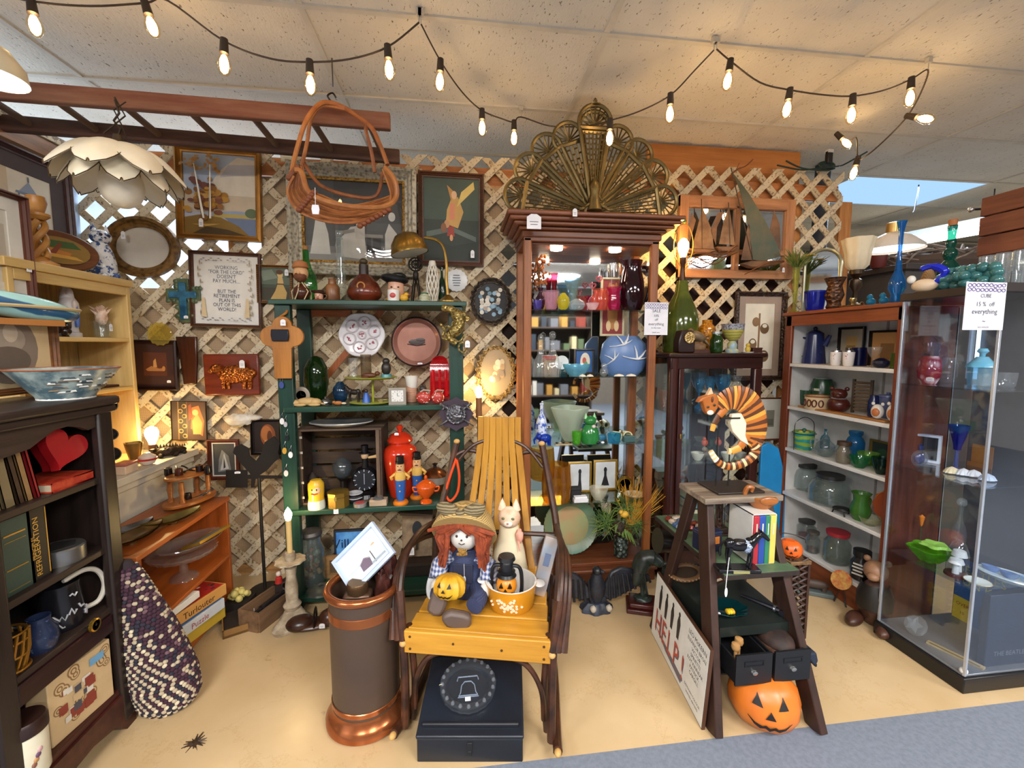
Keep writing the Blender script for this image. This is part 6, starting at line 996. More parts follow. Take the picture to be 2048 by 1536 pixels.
def goose(cx,cz,s,a):
 m2=lambda x,z_:(cx+s*(x*cos(a)-z_*sin(a)),cz+s*(x*sin(a)+z_*cos(a)))
 def yy(x,zz):t=(zz/h-.5)*2;rr=w*.5*math.sqrt(max(.05,1-.55*t*t));u=min(.98,abs(x)/rr);return-rr*.55*math.sqrt(1-u*u)-.003
 g=G()
 for pts,rr in(([(-.9,.05),(-.5,.0),(0,0),(.45,.1),(.7,.2)],[.05,.06,.13,.08,.02]),([(0,.05),(-.1,.4),(-.25,.75)],[.12,.1,.02]),([(.05,0),(.35,.3),(.6,.62)],[.12,.09,.02])):
  P3=[(m2(*p)[0],yy(*m2(*p)),m2(*p)[1])for p in pts];g.tube(P3,[k*s for k in rr],8,flat=.5)
 O('goose_relief',g,wg,r)
goose(-.03,h*.78,.085,.2);goose(.05,h*.42,.1,-.15);goose(-.085,h*.4,.07,.7)
r=T('crystal_owl','small clear crystal owl before the blue pillow vase','figurine',fit(1194,735,1222,757,Y=2.385,z=VS[1]).p);O('body',G().ell((0,0,.028),(.026,.02,.028),0,8,6),cut,r);O('head',G().ell((0,0,.062),(.02,.017,.016),0,8,6),cut,r)
g=G();rd=Rnd(31)
for k,(px,Y)in enumerate(((1165,2.385),(1180,2.385),(1238,2.385),(1262,2.385))):
 p=PY(px,755,Y);S('sea_shell',['cream scallop shell left of crystal owl','tiny cream shell next to crystal owl','long white shell at front of second glass shelf','flat white shell at right front of second glass shelf'][k],'shell',G().lathe([(.0005,0),(.02,0),(.014,.008),(.0005,.014)],seg=18,rib=.1,nrib=9,sy=.7,sx=1+.5*(k>1)),M('e6dac4',.5),(p.x,Y,VS[1]+.0005),group='shells on glass shelf')
r=T('red_trinket_box','small red lacquer box with cream ball at second shelf left','box',fit(1088,650,1115,665,Y=2.6).p);r.location.z=VS[1];O('box',G().bb((-.035,-.02,.09),(.03,.02,.115)),M('b82c22',.3),r,bevel=.003);O('ball',G().ell((.04,0,.1),.012),M('e8dcc0',.4),r);O('tin',G().bb((-.035,-.02,0),(.05,.02,.088)),M('a8763c',.5),r)
vpot('blue_white_figure_bottle','tall blue and white porcelain bottle at left of third glass shelf','bottle',(1072,806,1094,890),'bottle',M('c4cfe4',.25,'s','3a5ab0',30,amt=.5),2,Y=2.44,open=False)
r=T('cobalt_elephant','small cobalt blue glass elephant on third glass shelf','figurine',fit(1072,866,1104,892,Y=2.40,z=VS[2]).p);cb=M('1a4ac8',.1,'g','1440b0',amt=.6);O('body',G().ell((.008,0,.04),(.036,.022,.026)),cb,r);O('head',G().ell((-.03,0,.05),(.018,.016,.018)),cb,r);O('trunk',G().tube([(-.044,0,.05),(-.058,0,.03),(-.055,0,.008)],[.008,.006,.004],6),cb,r)
for x in(-.018,.03):
 for y in(-.012,.012):O('leg',G().lathe([(.009,0),(.009,.03),(.0005,.031)],(x,y,0),8),cb,r)
q=fit(1104,812,1176,886,Y=2.5,z=VS[2]);w,h=q.w,q.h;g=G().lathe([(w*.15,0),(w*.2,h*.1),(w*.34,h*.5),(w*.5,h*.95),(w*.48,h*.97),(w*.3,h*.5),(.0005,.01)],seg=40,rib=.1,nrib=4);S('frosted_handkerchief_vase','frosted pale green handkerchief vase on third glass shelf','vase',g,M('d4dcd0',.4,'g','c8d4c4',amt=.55),q.p)
q=fit(1160,826,1200,884,Y=2.42,z=VS[2]);w,h=q.w,q.h;r=T('green_cat_vase','glossy green cat shaped vase with pointed ears','vase',q.p);cg2=M('2a7a3a',.12);O('body',G().lathe([(.0005,0),(w*.4,0),(w*.5,h*.15),(w*.44,h*.4),(w*.24,h*.62),(.0005,h*.63)],sy=.85),cg2,r);O('head',G().ell((0,-.004,h*.75),(w*.3,w*.26,h*.16)),cg2,r)
for s in(-1,1):O('ear',G().lathe([(w*.12,0),(.0005,h*.2)],(s*w*.22,0,h*.82),8),M('8ac08a',.2),r)
O('bow',G().ell((.012,-w*.28,h*.58),(.012,.008,.01),nz=.1),M('d8ccc8',.5),r)
vpot('lime_votive','small lime green votive glass left of green cat vase','votive',(1144,863,1163,886),'cup',M('6ac83c',.1,'g','5ab830',amt=.5),2,Y=2.40)
r=T('blue_glass_swan','clear and blue glass swan right of green cat vase','figurine',fit(1190,852,1216,880,Y=2.46,z=VS[2]).p);O('body',G().ell((0,0,.022),(.035,.02,.02)),M('5aa8d0',.08,'g',amt=.4),r);O('neck',G().tube(bez([(.028,0,.025),(.042,0,.05),(.03,0,.066),(.042,0,.068)],4),.004,6),cut,r)
r=T('ivory_opera_glasses','cream opera glasses standing on third glass shelf','opera glasses',fit(1216,838,1268,872,Y=2.46,z=VS[2]).p);iv=M('ddd6a8',.35)
for x in(-.032,.032):O('barrel',G().lathe([(.022,-.03),(.026,0),(.03,.03),(.024,.03),(.02,0),(.016,-.03),(.022,-.03)],seg=20,mx=MTr((x,0,.031))@RX),iv,r)
O('bridge',G().tube([(-.012,0,.04),(.012,0,.04)],.007,8),M('8a6a3a',.3,metal=.7),r);O('wheel',G().lathe([(.0005,-.01),(.009,-.01),(.009,.01),(.0005,.01)],seg=12,mx=MTr((0,-.0,.05))@RX),M('8a6a3a',.3,metal=.7),r)
vpot('aqua_square_dish','aqua glass dish at front of third glass shelf','dish',(1214,866,1243,890),[(.8,0),(.9,.1),(1,1)],M('3aa0c8',.1,'g','2c90ba',amt=.5),2,Y=2.395,seg=4)
r=T('dark_jewel_tray','flat tray of dark brooches at front of third glass shelf','tray',(PY(1125,885,2.42).x,2.395,VS[2]));O('tray',G().bb((-.05,-.012,0),(.05,.02,.006)),M('b09a70',.5),r)
for k in range(5):S('brooch',['black brooch at left end of the flat jewel tray','pale silver brooch second on the jewel tray','black brooch in the middle of the jewel tray','gold brooch fourth on the jewel tray','dark brooch at right end of the jewel tray'][k],'brooch',G().ell((0,0,.005),(.008,.006,.005),0,8,5),M(['1c1c22','b8b0a0','1c1c22','8a6a3a','24242a'][k],.3),r.location+Vector((-.04+.02*k,0,.006)),group='brooches on the jewel tray')
r=T('onyx_cufflinks','pair of black and white cufflinks beside aqua dish','cufflinks',(PY(1200,888,2.39).x,2.39,VS[2]));O('link',G().ell((-.012,0,.007),(.011,.008,.007),0,10,6),M('141418',.2),r);O('link',G().ell((.016,0,.007),(.011,.008,.007),0,10,6),M('e8e8ea',.3),r)
r=T('blue_gift_box','small teal gift box under opera glasses','box',fit(1244,868,1270,886,Y=2.42,z=VS[2]).p);O('box',G().bb((-.035,-.02,0),(.035,.02,.03)),M('3a5a5a',.4),r,bevel=.003);O('lid',G().bb((-.037,-.022,.03),(.037,.022,.036)),M('4a6c6c',.4),r,bevel=.002)
r=T('bead_necklace','long dark green bead necklace hanging inside cabinet right side','necklace',PY(1292,800,2.5));g=G()
for s in range(3):
 for k in range(26):g.ell((.006*s+.012*sin(k*.25),.02*sin(s*2+k*.12),.1-k*.011),.0045,0,6,4)
o=O('beads',g,M('3a4a3c',.3),r);o['kind']='stuff';O('hook',G().tube([(0,0,.1),(.0,.0,.125),(.02,0,.125)],.002,5),M('8a8a8a',.3,metal=.9),r)
vpot('amber_bark_vase','amber gold bark textured glass vase on lowest glass shelf','vase',(1084,928,1141,1003),[(.85,0),(.95,.1),(1,.5),(.9,1)],M('c88a2a',.12,'g','a86a18',amt=.5),3,rib=.05,nrib=16,seg=48,Y=2.43)
sil=[('1c1c20',R2(.44,.1,.56,.62)),('1c1c20',E2(.5,.7,.08,.1)),('1c1c20',[(.4,.1),(.6,.1),(.56,.4),(.44,.4)])]
vframe('gold_silhouette_frame','gold framed standing silhouette, left of the pair',(1136,924,1184,1000),3,2.55,sil,'d8dce0',M('b8923c',.3,metal=.6));vframe('gold_silhouette_frame','gold framed skirted silhouette, right of the pair',(1186,920,1236,992),3,2.57,sil+[('1c1c20',[(.3,.1),(.7,.1),(.55,.5),(.45,.5)])],'dce0e2',M('b8923c',.3,metal=.6))
r=T('black_velvet_box','small black velvet box before left gold silhouette frame','box',fit(1138,958,1164,990,Y=2.43,z=VS[3]).p);O('box',G().bb((-.032,-.02,0),(.032,.02,.06)),M('0e0e12',.7),r,bevel=.004);O('lid',G().bb((-.033,-.021,.06),(.033,.021,.08)),M('16161a',.7),r,bevel=.004)
r=T('gold_compact','round gold compact standing open at right of lowest shelf','compact',fit(1230,936,1268,985,Y=2.52,z=VS[3]).p);gd=M('c8a03c',.2,metal=.9);O('case',G().lathe([(.0005,0),(.048,0),(.05,.008),(.036,.012),(.0005,.006)],seg=32,mx=MTr((0,0,.055))@RX),gd,r);O('mirror',G().lathe([(.0005,.0125),(.034,.0125)],seg=24,mx=MTr((0,0,.055))@RX),M('dde2e4',.05,'p','dde2e4',metal=1),r);O('foot',G().bb((-.025,-.02,0),(.025,.02,.006)),gd,r)
r=T('white_ring_box','small white lidded box at front of lowest glass shelf','box',fit(1146,985,1178,1004,Y=2.39,z=VS[3]).p);O('box',G().bb((-.045,-.015,0),(.04,.03,.022)),M('dcdce0',.5),r,bevel=.002);O('lid',G().bb((-.04,-.012,.022),(.035,.027,.034)),M('eceCf0'.lower(),.5),r,bevel=.002)
vpot('opal_shell_dish','frosted shell dish with cream soaps on lowest glass shelf','dish',(1178,975,1216,1000),'bowl',M('d8d4c0',.3,'g','d8d4c0',amt=.5),3,Y=2.42)
r=T('gold_rim_saucer','white saucer with gold rim at right of lowest glass shelf','saucer',fit(1246,972,1292,998,Y=2.43,z=VS[3]).p);O('saucer',G().lathe([(.0005,0),(.035,.0),(.066,.018),(.064,.02),(.035,.005),(.0005,.004)],seg=32),M('e4e0d4',.25),r);O('gilt_rim',G().tube([(.065*cos(a*.21),.065*sin(a*.21),.0195)for a in range(30)],.002,5,closed=True),M('b88a34',.3,metal=.8),r)
q=fit(1090,1035,1232,1160,Y=2.6,z=VF);r=T('floral_tole_tray','black tole tray painted with flowers standing in cabinet bottom','tray',q.p);O('tray',G().prism([(-q.w/2,.03),(-q.w/2+.04,0),(q.w/2-.04,0),(q.w/2,.03),(q.w/2,q.h-.03),(q.w/2-.04,q.h),(-q.w/2+.04,q.h),(-q.w/2,q.h-.03)],0,.01),M('1a1814',.3),r,bevel=.004);g=G();rd=Rnd(17)
for k in range(60):g.ell((rd.uniform(-.42,.42)*q.w,-.001,q.h*rd.uniform(.3,.88)),(rd.uniform(.006,.02),.001,rd.uniform(.006,.014)),k%4,8,4)
O('painted_flowers',g,[M('b86a4a',.5),M('5a6a4a',.5),M('b8a878',.5),M('7a8a8a',.5)],r)
r=T('green_fluted_plate','large teal green fluted plate standing in cabinet bottom','plate',(PY(1140,1150,2.5).x,2.52,VF));O('plate',G().lathe([(.0005,.0),(.12,.004),(.17,.03),(.166,.034),(.12,.012),(.0005,.008)],seg=96,rib=.012,nrib=40,mx=MTr((0,0,.17))@MRo(R(78),4,'X')),M('3d7a68',.35,'p','8a7a4a',4),r);O('centre',G().lathe([(.0005,.0125),(.115,.0145)],seg=40,mx=MTr((0,0,.17))@MRo(R(78),4,'X')),M('8a9a6a',.4,'n','a8845a',6),r)
q=fit(1220,1095,1262,1158,Y=2.42,z=VF);r=T('pine_arrangement','bushy green and yellow pine arrangement in dark lacquer vase','plant',q.p);O('vase',G().lathe(prof('jar',.085,.13,.004)),M('1c2420',.25,'v','6a7a70',50),r);rd=Rnd(23)
gs=[G(),G(),G()]
for k in range(420):
 c=(-.1,.0,.22)if k%3==0 else((.1,0,.2)if k%3==1 else(.03,.0,.3));d=Vector((rd.gauss(0,1),rd.gauss(0,.8),rd.gauss(.25,.9))).normalized();L=rd.uniform(.06,.12);c=Vector(c)+Vector((rd.gauss(0,.02),rd.gauss(0,.02),rd.gauss(0,.02)))
 gs[rd.choice([0,0,1])].tube([c,c+d*L],[.0016,.0007],4)
for k in range(110):
 d=Vector((rd.gauss(.35,.35),rd.gauss(0,.3),1)).normalized();c=Vector((.07+rd.gauss(0,.015),rd.gauss(0,.01),.2));gs[2].tube([c,c+d*rd.uniform(.16,.3)],[.0026,.0012],4)
for g,h,n in zip(gs,('4f7038','8fa844','d89a30'),('pine_needles','light_needles','straw_spray')):o=O(n,g,M(h,.6),r);o['kind']='stuff'
O('pine_cone',G().ell((-.04,-.05,.2),(.035,.035,.045),nz=.1),M('3a2a1e',.7,'v','1c120c',60),r);O('yellow_bird',G().ell((.0,-.04,.28),(.026,.02,.022)).ell((-.022,-.045,.295),(.014,.013,.013)),M('d8a834',.5),r)
g=G()
for k in range(7):a=-.5-k*.25;g.tube([(0,-.02,.12),(.07*cos(a)-.03,-.07,.17+.01*k),(.1*cos(a)-.03,-.09,.1+.015*k)],[.004,.009,.002],6,flat=.3)
O('leaves',g,M('6a8a3a',.6),r)
FY=2.30;FZ=ct1+.011;p0=PY(1185,425,FY);r=T('brass_fan_screen','brass peacock fan fire screen unfolded on display cabinet top','fire screen',(p0 .x,FY,FZ));fb=M('837048',.34,'p','64532f',10,metal=.75);SCL=(p0-CAMP).dot(FW)/FPX*.99
def blade(ang,L,rad,y,big=False):
 a=R(ang);ca,sa=cos(a),sin(a);s=SCL
 def tr(u,v):return(u*sa*s+v*ca*s,y,u*ca*s-v*sa*s+.01)
 w0,w1=7,rad*.93;u0,u1=18,L-rad*.3
 out=[tr(u0,-w0),tr(u1,-w1)]+[tr(L+rad*sin(t),-rad*cos(t))for t in[R(k*15)for k in range(0,13)]]+[tr(u1,w1),tr(u0,w0)]
 b=O('blade',G().tube(out,4*s,6,closed=True),fb,r)
 O('crossbar',G().tube([tr(u1,-w1),tr(u1,w1)],4.5*s,6),fb,b)
 g=G()
 for k in range(9):t=R(-80+k*20);g.tube([tr(L-rad*.12,0),tr(L-rad*.12+rad*cos(t),rad*.95*sin(t))],1.5*s,4)
 g.tube([tr(L-rad*.12+4*cos(q),4*sin(q))for q in[k*.785 for k in range(8)]],1.4*s,5,closed=True);O('rosette',g,fb,b)
 g=G();nb=7
 for k in range(1,nb):
  f=k/nb*2-1;g.tube([tr(u0+18,f*(w0+(w1-w0)*.12)),tr(u1,f*w1)],1.35*s,4)
 n=0;u=u1-12
 while u>u0+24:
  ww=w0+(w1-w0)*(u-u0)/(u1-u0)
  for k in range(nb):
   if(k+n)%2==0:f0,f1=k/nb*2-1,(k+1)/nb*2-1;g.tube([tr(u,f0*ww),tr(u,f1*ww)],1.8*s,4)
  n+=1;u-=10
 O('piercing',g,fb,b)
for i,a in enumerate((-80,-59,-39,-20,20,39,59,80)):blade(a,148 if abs(a)<70 else 150,31,.012-.003*(abs(a)//20))
blade(0,160,30,-.012);blade(0,168,33,-.02)
O('finial',G().lathe([(.012,0),(.028,.003),(.03,.008),(.009,.013),(.007,.018),(.012,.027),(.006,.038),(.0005,.044)],(0,-.016,200*SCL+.006),14),fb,r)
for s in(-1,1):
 O('scroll',G().tube([(s*(.03+(.006+k*.002)*cos(k*.5)),-.03,.06+(.006+k*.002)*sin(k*.5))for k in range(14)],.005,6),fb,r);O('foot',G().tube(bez([(s*.01,-.03,.05),(s*.05,-.04,.025),(s*.07,-.06,.005),(s*.09,-.06,.006)],4),.008,7),fb,r)
O('boss',G().lathe([(.0005,0),(.04,.0),(.03,.04),(.024,.09),(.03,.12),(.01,.16),(.0005,.165)],(0,-.03,.006),16),fb,r);price(r,PY(1150,425,2.24),.024,.04)
def notice(name,label,box,Y,head,lines,X=None):
 q=fit(*box,Y=Y);r=T(name,label,'notice',q.p);w=q.w*math.sqrt(1+(((box[0]+box[2])/2-1024)/FPX)**2);h=q.h
 O('paper',G().bb((-w/2,0,0),(w/2,.001,h)),M('e9e8ee',.7),r);g=G();rd=Rnd(5)
 for k in range(18):x,zz=-w*.42+(k%9)*w*.105,h*(.93-.09*(k//9))+rd.uniform(-.01,.01)*h;g.tube([(x+w*.045*cos(a),-.0008,zz+h*.035*sin(a))for a in[j*.9 for j in range(7)]],w*.009,4,closed=True)
 O('scroll_border',g,M('7a6a9a',.6),r)['kind']='stuff'
 for t,zz,s in lines:O('text_line',G().text(t,s*h,0,zz*h,-.0012),M('4a4a58',.6),r)['kind']='stuff'
 return r
notice('sale_notice','white scroll bordered sale notice hung at cabinet right post',(1287,605,1336,670),VY0-.012,'',(('SALE',.7,.13),('10%',.56,.1),('off',.44,.1),('everything',.3,.12),('in this case',.2,.07),('thank you',.06,.06)))
# ================= RIGHT PART OF BACK WALL =================
q=fit(1352,400,1580,560,Y=2.67);w0=PY(1580,480,2.67).x-PY(1352,480,2.67).x;r=T('window_sash_mirror','old wooden window sash with mirror panes behind copper boats','mirror',PY(1466,558,2.672));h=q.h;w=w0
wf=M('b98258',.6,'wx','8d5c38',5);wfz=M('b98258',.6,'wz','8d5c38',5)
O('rail',G().bb((-w/2,-.03,0),(w/2,0,.055)),wf,r,bevel=.003);O('rail',G().bb((-w/2,-.03,h-.07),(w/2,0,h)),wf,r,bevel=.003)
for x in(-w/2,w/2-.06):O('stile',G().bb((x,-.031,0),(x+.06,-.001,h)),wfz,r,bevel=.003)
O('muntin',G().bb((-.015,-.03,.05),(.015,-.004,h-.06)),wfz,r);O('muntin',G().bb((-w/2+.05,-.028,h*.3),(w/2-.05,-.006,h*.3+.03)),wf,r)
mi=M('c9d2dc',.04,'p','c9d2dc',1,metal=1)
for x0,x1 in((-w/2+.06,-.015),(.015,w/2-.06)):
 for z0,z1 in((.055,h*.3),(h*.3+.03,h-.07)):O('pane',G().bb((x0,-.01,z0),(x1,-.004,z1)),mi,r)
def sailboats(name,label,boats,Y,waves):
 p=PY(*boats[0]['b'],Y);r=T(name,label,'sculpture',p);cpp=M('5e5844',.45,'n','4a5446',12,metal=.4);cp2=M('7c5638',.4,'n','543c2a',10,metal=.5)
 def lc(x,y,d=0):v=PY(x,y,Y+d)-p;return v
 for b in boats:
  for i,s in enumerate(b['sails']):
   pts=[lc(*c)for c in s];n=len(pts);bow=-.02
   g=G().add([tuple(v)for v in pts]+[tuple(v+Vector((0,.002,0)))for v in pts],[tuple(range(n)),tuple(range(2*n-1,n-1,-1))]+[(k,(k+1)%n,(k+1)%n+n,k+n)for k in range(n)]);O('sail',g,b.get('m',cpp)if i==0 else cp2,r)
  if 'hull' in b:
   hp=[lc(*c)for c in b['hull']];pr=[(v.x,v.z)for v in hp];O('hull',G().prism(pr,-.02,.02),cp2,r,bevel=.006)
  O('mast',G().tube([lc(*b['mast'][0]),lc(*b['mast'][1])],.003,6),M('4a3a2a',.4,metal=.6),r)
 for wv in waves:O('wave_wire',G().tube(bez([lc(*c,-.02)for c in wv],6),.004,6),M('8a5c38',.35,metal=.7),r)
 O('wall_bracket',G().tube([lc(boats[0]['b'][0],boats[0]['b'][1]),lc(boats[0]['b'][0],boats[0]['b'][1],2.66-Y)],.004,6),M('4a3a2a',.4,metal=.6),r)
 return r
r=sailboats('large_copper_sailboat','large verdigris copper sailboat wall sculpture on window sash',[dict(b=(1510,530),sails=[[(1465,345),(1478,360),(1500,390),(1530,440),(1555,490),(1562,512),(1532,522),(1506,520),(1500,470),(1490,420),(1478,375)],[(1498,440),(1504,520),(1482,520)],[(1548,420),(1560,450),(1562,505),(1540,460)]],hull=[(1478,528),(1500,522),(1550,522),(1568,524),(1545,532),(1520,536),(1498,536)],mast=[(1462,335),(1506,525)])],2.58,[[(1475,505),(1440,515),(1410,510),(1385,520),(1370,535)],[(1568,522),(1540,524),(1515,535),(1490,548)]])
price(r,PY(1567,540,2.57),.016,.03)
r=sailboats('small_copper_sailboats','pair of small copper sailboats left of the large one',[dict(b=(1410,500),m=M('8c6a48',.4,'n','6a4a30',10,metal=.5),sails=[[(1405,415),(1424,460),(1428,498),(1384,496),(1396,450)],[(1383,425),(1386,430),(1392,440),(1378,490),(1376,470)]],hull=[(1372,497),(1425,499),(1432,502),(1415,508),(1385,506)],mast=[(1403,398),(1404,500)]),dict(b=(1450,498),m=M('8c6a48',.4,'n','6a4a30',10,metal=.5),sails=[[(1458,412),(1470,490),(1438,488),(1446,450)],[(1436,425),(1448,424),(1434,455),(1432,490),(1421,462)]],hull=[(1430,494),(1470,494),(1476,492),(1462,504),(1440,504)],mast=[(1457,405),(1460,495)])],2.62,[[(1362,520),(1400,505),(1440,512),(1475,490)],[(1362,545),(1395,520),(1430,528),(1470,500)]])
S('twig_branch','thin bare twig rising above the large copper sailboat','twig',G().tube(bez([(0,0,0),(.04,0,.03),(.09,-.01,.05),(.13,-.02,.09)],4),[.006]*6+[.004]*6+[.002],6).tube([(.03,0,.025),(.05,.0,.07)],.002,5),M('7a4a30',.7),PY(1463,348,2.64))
r=T('green_cable_bundle','coiled green extension cable with black plug on lattice top','cable',PY(1650,345,2.66));cgn=M('16302a',.5)
O('cable',G().tube(bez([(-.36,-.02,.02),(-.2,-.02,.0),(-.1,-.02,.01),(0,-.03,.02),(.06,-.03,.03),(.12,-.02,.05),(.2,-.1,.1)],6),.005,6).tube(bez([(-.3,-.02,.05),(-.18,-.02,.01),(-.02,-.03,.0),(.05,-.02,.02)],6),.005,6),cgn,r);g=G()
for k in range(4):g.tube([((.04+.006*k)*cos(a*.4),-.01,.03+.022*sin(a*.4)+.004*k)for a in range(16)],.005,6,closed=True)
O('coil',g,cgn,r);O('plug',G().bb((-.01,-.03,.05),(.025,.0,.13)),M('1c1c1e',.4),r,bevel=.005);O('plug_label',G().bb((-.01,-.031,.115),(.025,-.0,.135)),M('d8d8d8',.5),r)
CX0,CX1,CY0=PY(1342,710,2.30).x,PY(1527,710,2.30).x,2.30;CT=PY(1435,706,CY0).z
q=fit(1326,552,1398,700,Y=2.5,z=CT);c=q.p;r=T('green_glass_lamp','green glass bottle table lamp with bare lit bulb and harp','lamp',c);w=q.w
def gz(y):return PY(1362,y,2.5).z-CT
O('body',G().lathe([(.0005,0),(w*.46,0),(w*.5,.02),(w*.5,gz(640)),(w*.42,gz(618)),(w*.2,gz(585)),(w*.15,gz(562)),(.0005,gz(560))],seg=36),M('5c6522',.1,'n','3c4618',5),r);O('neck',G().lathe([(.018,gz(562)),(.014,gz(545)),(.012,gz(530)),(.018,gz(526)),(.018,gz(515)),(.0005,gz(514))]),M('4a2c1c',.35,metal=.5),r)
O('bulb',G().lathe([(.014,gz(515)),(.02,gz(508)),(.032,gz(497)),(.03,gz(486)),(.015,gz(478)),(.0005,gz(476))]),M('ffc868',.5,'e',st=110),r)
O('harp',G().tube(bez([(.01,0,gz(535)),(.055,0,gz(510)),(.06,0,gz(480)),(.035,0,gz(455)),(0,0,gz(448)),(-.035,0,gz(455)),(-.06,0,gz(480)),(-.055,0,gz(510)),(-.01,0,gz(535))],5),.003,6),M('b08a48',.3,metal=.8),r);O('finial',G().ell((0,0,gz(442)),(.014,.014,.016)),M('5a6a30',.4),r)
mh=M('3c1a14',.28,'wz','220d0a',5);mhx=M('30130f',.28,'wx','1c0a08',5);CY1=2.655
r=T('mahogany_curio_cabinet','dark mahogany curio cabinet with curved corner post and glass front','cabinet',((CX0+CX1)/2,2.47,0))
lbox(r,'top_panel',(CX0-.02,CY0-.02,CT-.025),(CX1+.015,CY1,CT),mhx,.008);lbox(r,'top_rail',(CX0,CY0,CT-.09),(CX1,CY0+.025,CT-.025),mhx);lbox(r,'base',(CX0,CY0,0),(CX1,CY1,.28),mhx)
O('corner_post',G().lathe([(.0005,.28),(.034,.28),(.03,.5),(.03,CT-.12),(.034,CT-.03),(.0005,CT-.03)],(CX0+.03-r.location.x,CY0+.028-r.location.y,0),20),mh,r);lbox(r,'stile',(CX0+.055,CY0,.28),(CX0+.085,CY0+.025,CT-.09),mh);lbox(r,'stile',(CX1-.05,CY0,.28),(CX1,CY0+.04,CT-.09),mh,.006)
for x in(CX0,CX1-.03):lbox(r,'back_post',(x,CY1-.03,.28),(x+.03,CY1,CT-.025),mh)
lbox(r,'front_glass',(CX0+.08,CY0+.01,.28),(CX1-.05,CY0+.013,CT-.09),gp,0);lbox(r,'side_glass',(CX0+.01,CY0+.06,.28),(CX0+.013,CY1-.03,CT-.03),gp,0);lbox(r,'mirror_back',(CX0+.03,CY1-.01,.28),(CX1-.03,CY1-.005,CT-.03),M('bcc4c8',.05,'p','bcc4c8',1,metal=1),0);lbox(r,'back_board',(CX0,CY1-.005,.28),(CX1,CY1,CT-.03),mhx,0)
KS=[PY(1435,y,CY0+.03).z for y in(825,925)]
for z in KS:lbox(r,'glass_shelf',(CX0+.03,CY0+.03,z-.006),(CX1-.03,CY1-.012,z),sg,0)
lbox(r,'knob',(CX0+.066,CY0-.01,.86),(CX0+.076,CY0,.89),M('b08a48',.3,metal=.8))
KS.append(.281)
r=T('mantel_clock_case','dark wooden case with round brass dial on curio cabinet','clock',fit(1352,655,1386,706,Y=2.36,z=CT).p);O('case',G().prism([(-.05,0),(.05,0),(.05,.07),(.035,.13),(-.035,.13),(-.05,.07)],-.03,.04),M('26110f',.3,'wx'),r,bevel=.008);O('dial',G().lathe([(.0005,0),(.03,0),(.032,.006),(.0005,.008)],seg=24,mx=MTr((.012,-.031,.088))@RX),M('c2a468',.35,'v','7a5a2c',90,metal=.6),r)
r=T('carved_wooden_bird','carved wooden bird with folded wings on curio cabinet','figurine',fit(1378,652,1412,706,Y=2.38,z=CT).p);O('body',G().ell((0,0,.095),(.055,.028,.03),rot=(0,R(25),0)),M('7c6446',.5,'n','4a3c2a',20),r);O('tail',G().tube([(.04,0,.075),(.09,0,.03)],[.016,.006],8,flat=.4),M('a89478',.5),r);O('head',G().ell((-.045,0,.125),(.02,.018,.018)),M('6a5238',.5),r);O('stand',G().ell((0,0,.035),(.05,.03,.034),nz=.12),M('8a6a44',.6,'n','5a3c24',15),r);O('plinth',G().bb((-.06,-.035,0),(.07,.035,.02)),M('4a2416',.4,'wx'),r)
o,q=pot('amber_wicker_jar','amber pressed glass jar behind green jar on curio cabinet','jar',(1395,640,1432,702),'ginger',M('b8761c',.15,'v','7a4410',60),2.48,z=CT)
o,q=pot('green_jar_silver_lid','small green glass jar with silver lid on curio cabinet','jar',(1420,668,1446,706),'jar',M('2f5a22',.1,'g','24481a',amt=.5),2.34,z=CT,rib=.04,nrib=10);O('lid',G().lathe([(.0005,q.h),(q.w*.42,q.h),(q.w*.42,q.h+.014),(.0005,q.h+.016)]),M('b9bcbc',.3,metal=.8),o)
q=fit(1441,648,1489,706,Y=2.34,z=CT);w,h=q.w,q.h;r=T('footed_mosaic_bowl','yellow green footed bowl with mosaic rim on curio cabinet','bowl',q.p);O('bowl',G().lathe([(w*.12,h*.4),(w*.3,h*.5),(w*.46,h*.75),(w*.47,h*.8),(w*.43,h*.8),(.0005,h*.5)],seg=32),M('8a8a3c',.3,'b','b0a050',20),r);O('rim',G().lathe([(w*.47,h*.8),(w*.5,h),(w*.47,h),(w*.43,h*.8)],seg=32),M('8c8c94',.3,'v','4c4a54',90),r);O('foot',G().lathe([(.0005,0),(w*.3,0),(w*.3,h*.08),(w*.2,h*.15),(w*.22,h*.3),(w*.12,h*.42),(.0005,h*.42)],seg=28),M('b0a858',.3,'n','7a9ab0',30),r)
r=T('yellow_frog_cup','tiny yellow figurine on curio cabinet right side','figurine',fit(1488,678,1504,702,Y=2.36,z=CT).p);O('body',G().ell((0,0,.02),(.016,.014,.02)),M('c8a83c',.4),r);O('head',G().ell((0,0,.045),.012),M('c8a83c',.4),r);O('dish',G().lathe([(.0005,0),(.03,0),(.034,.006),(.0005,.005)]),M('d0ccc4',.4),r)
r=T('small_mahogany_box','small dark wooden box at curio cabinet right end','box',fit(1500,692,1522,706,Y=2.4,z=CT).p);O('box',G().bb((-.03,-.02,0),(.03,.02,.022)),M('3a1a12',.4),r,bevel=.002);O('lid',G().bb((-.032,-.022,.022),(.032,.022,.03)),M('4a241a',.4),r,bevel=.002)
blu=M('3a9ac8',.08,'g','2a8abc',amt=.35)
for k,(x0,y0,x1,lb,kd)in enumerate(((1385,745,1412,'blue stemmed goblet at left of curio shelf','goblet'),(1408,752,1430,'blue goblet second from left on curio shelf','goblet'),(1428,748,1462,'wide bright blue compote on curio shelf','goblet'))):pot('blue_goblet',lb,'goblet',(x0,y0,x1,826),kd,blu,2.5,z=KS[0],group='blue glass goblets in curio cabinet')
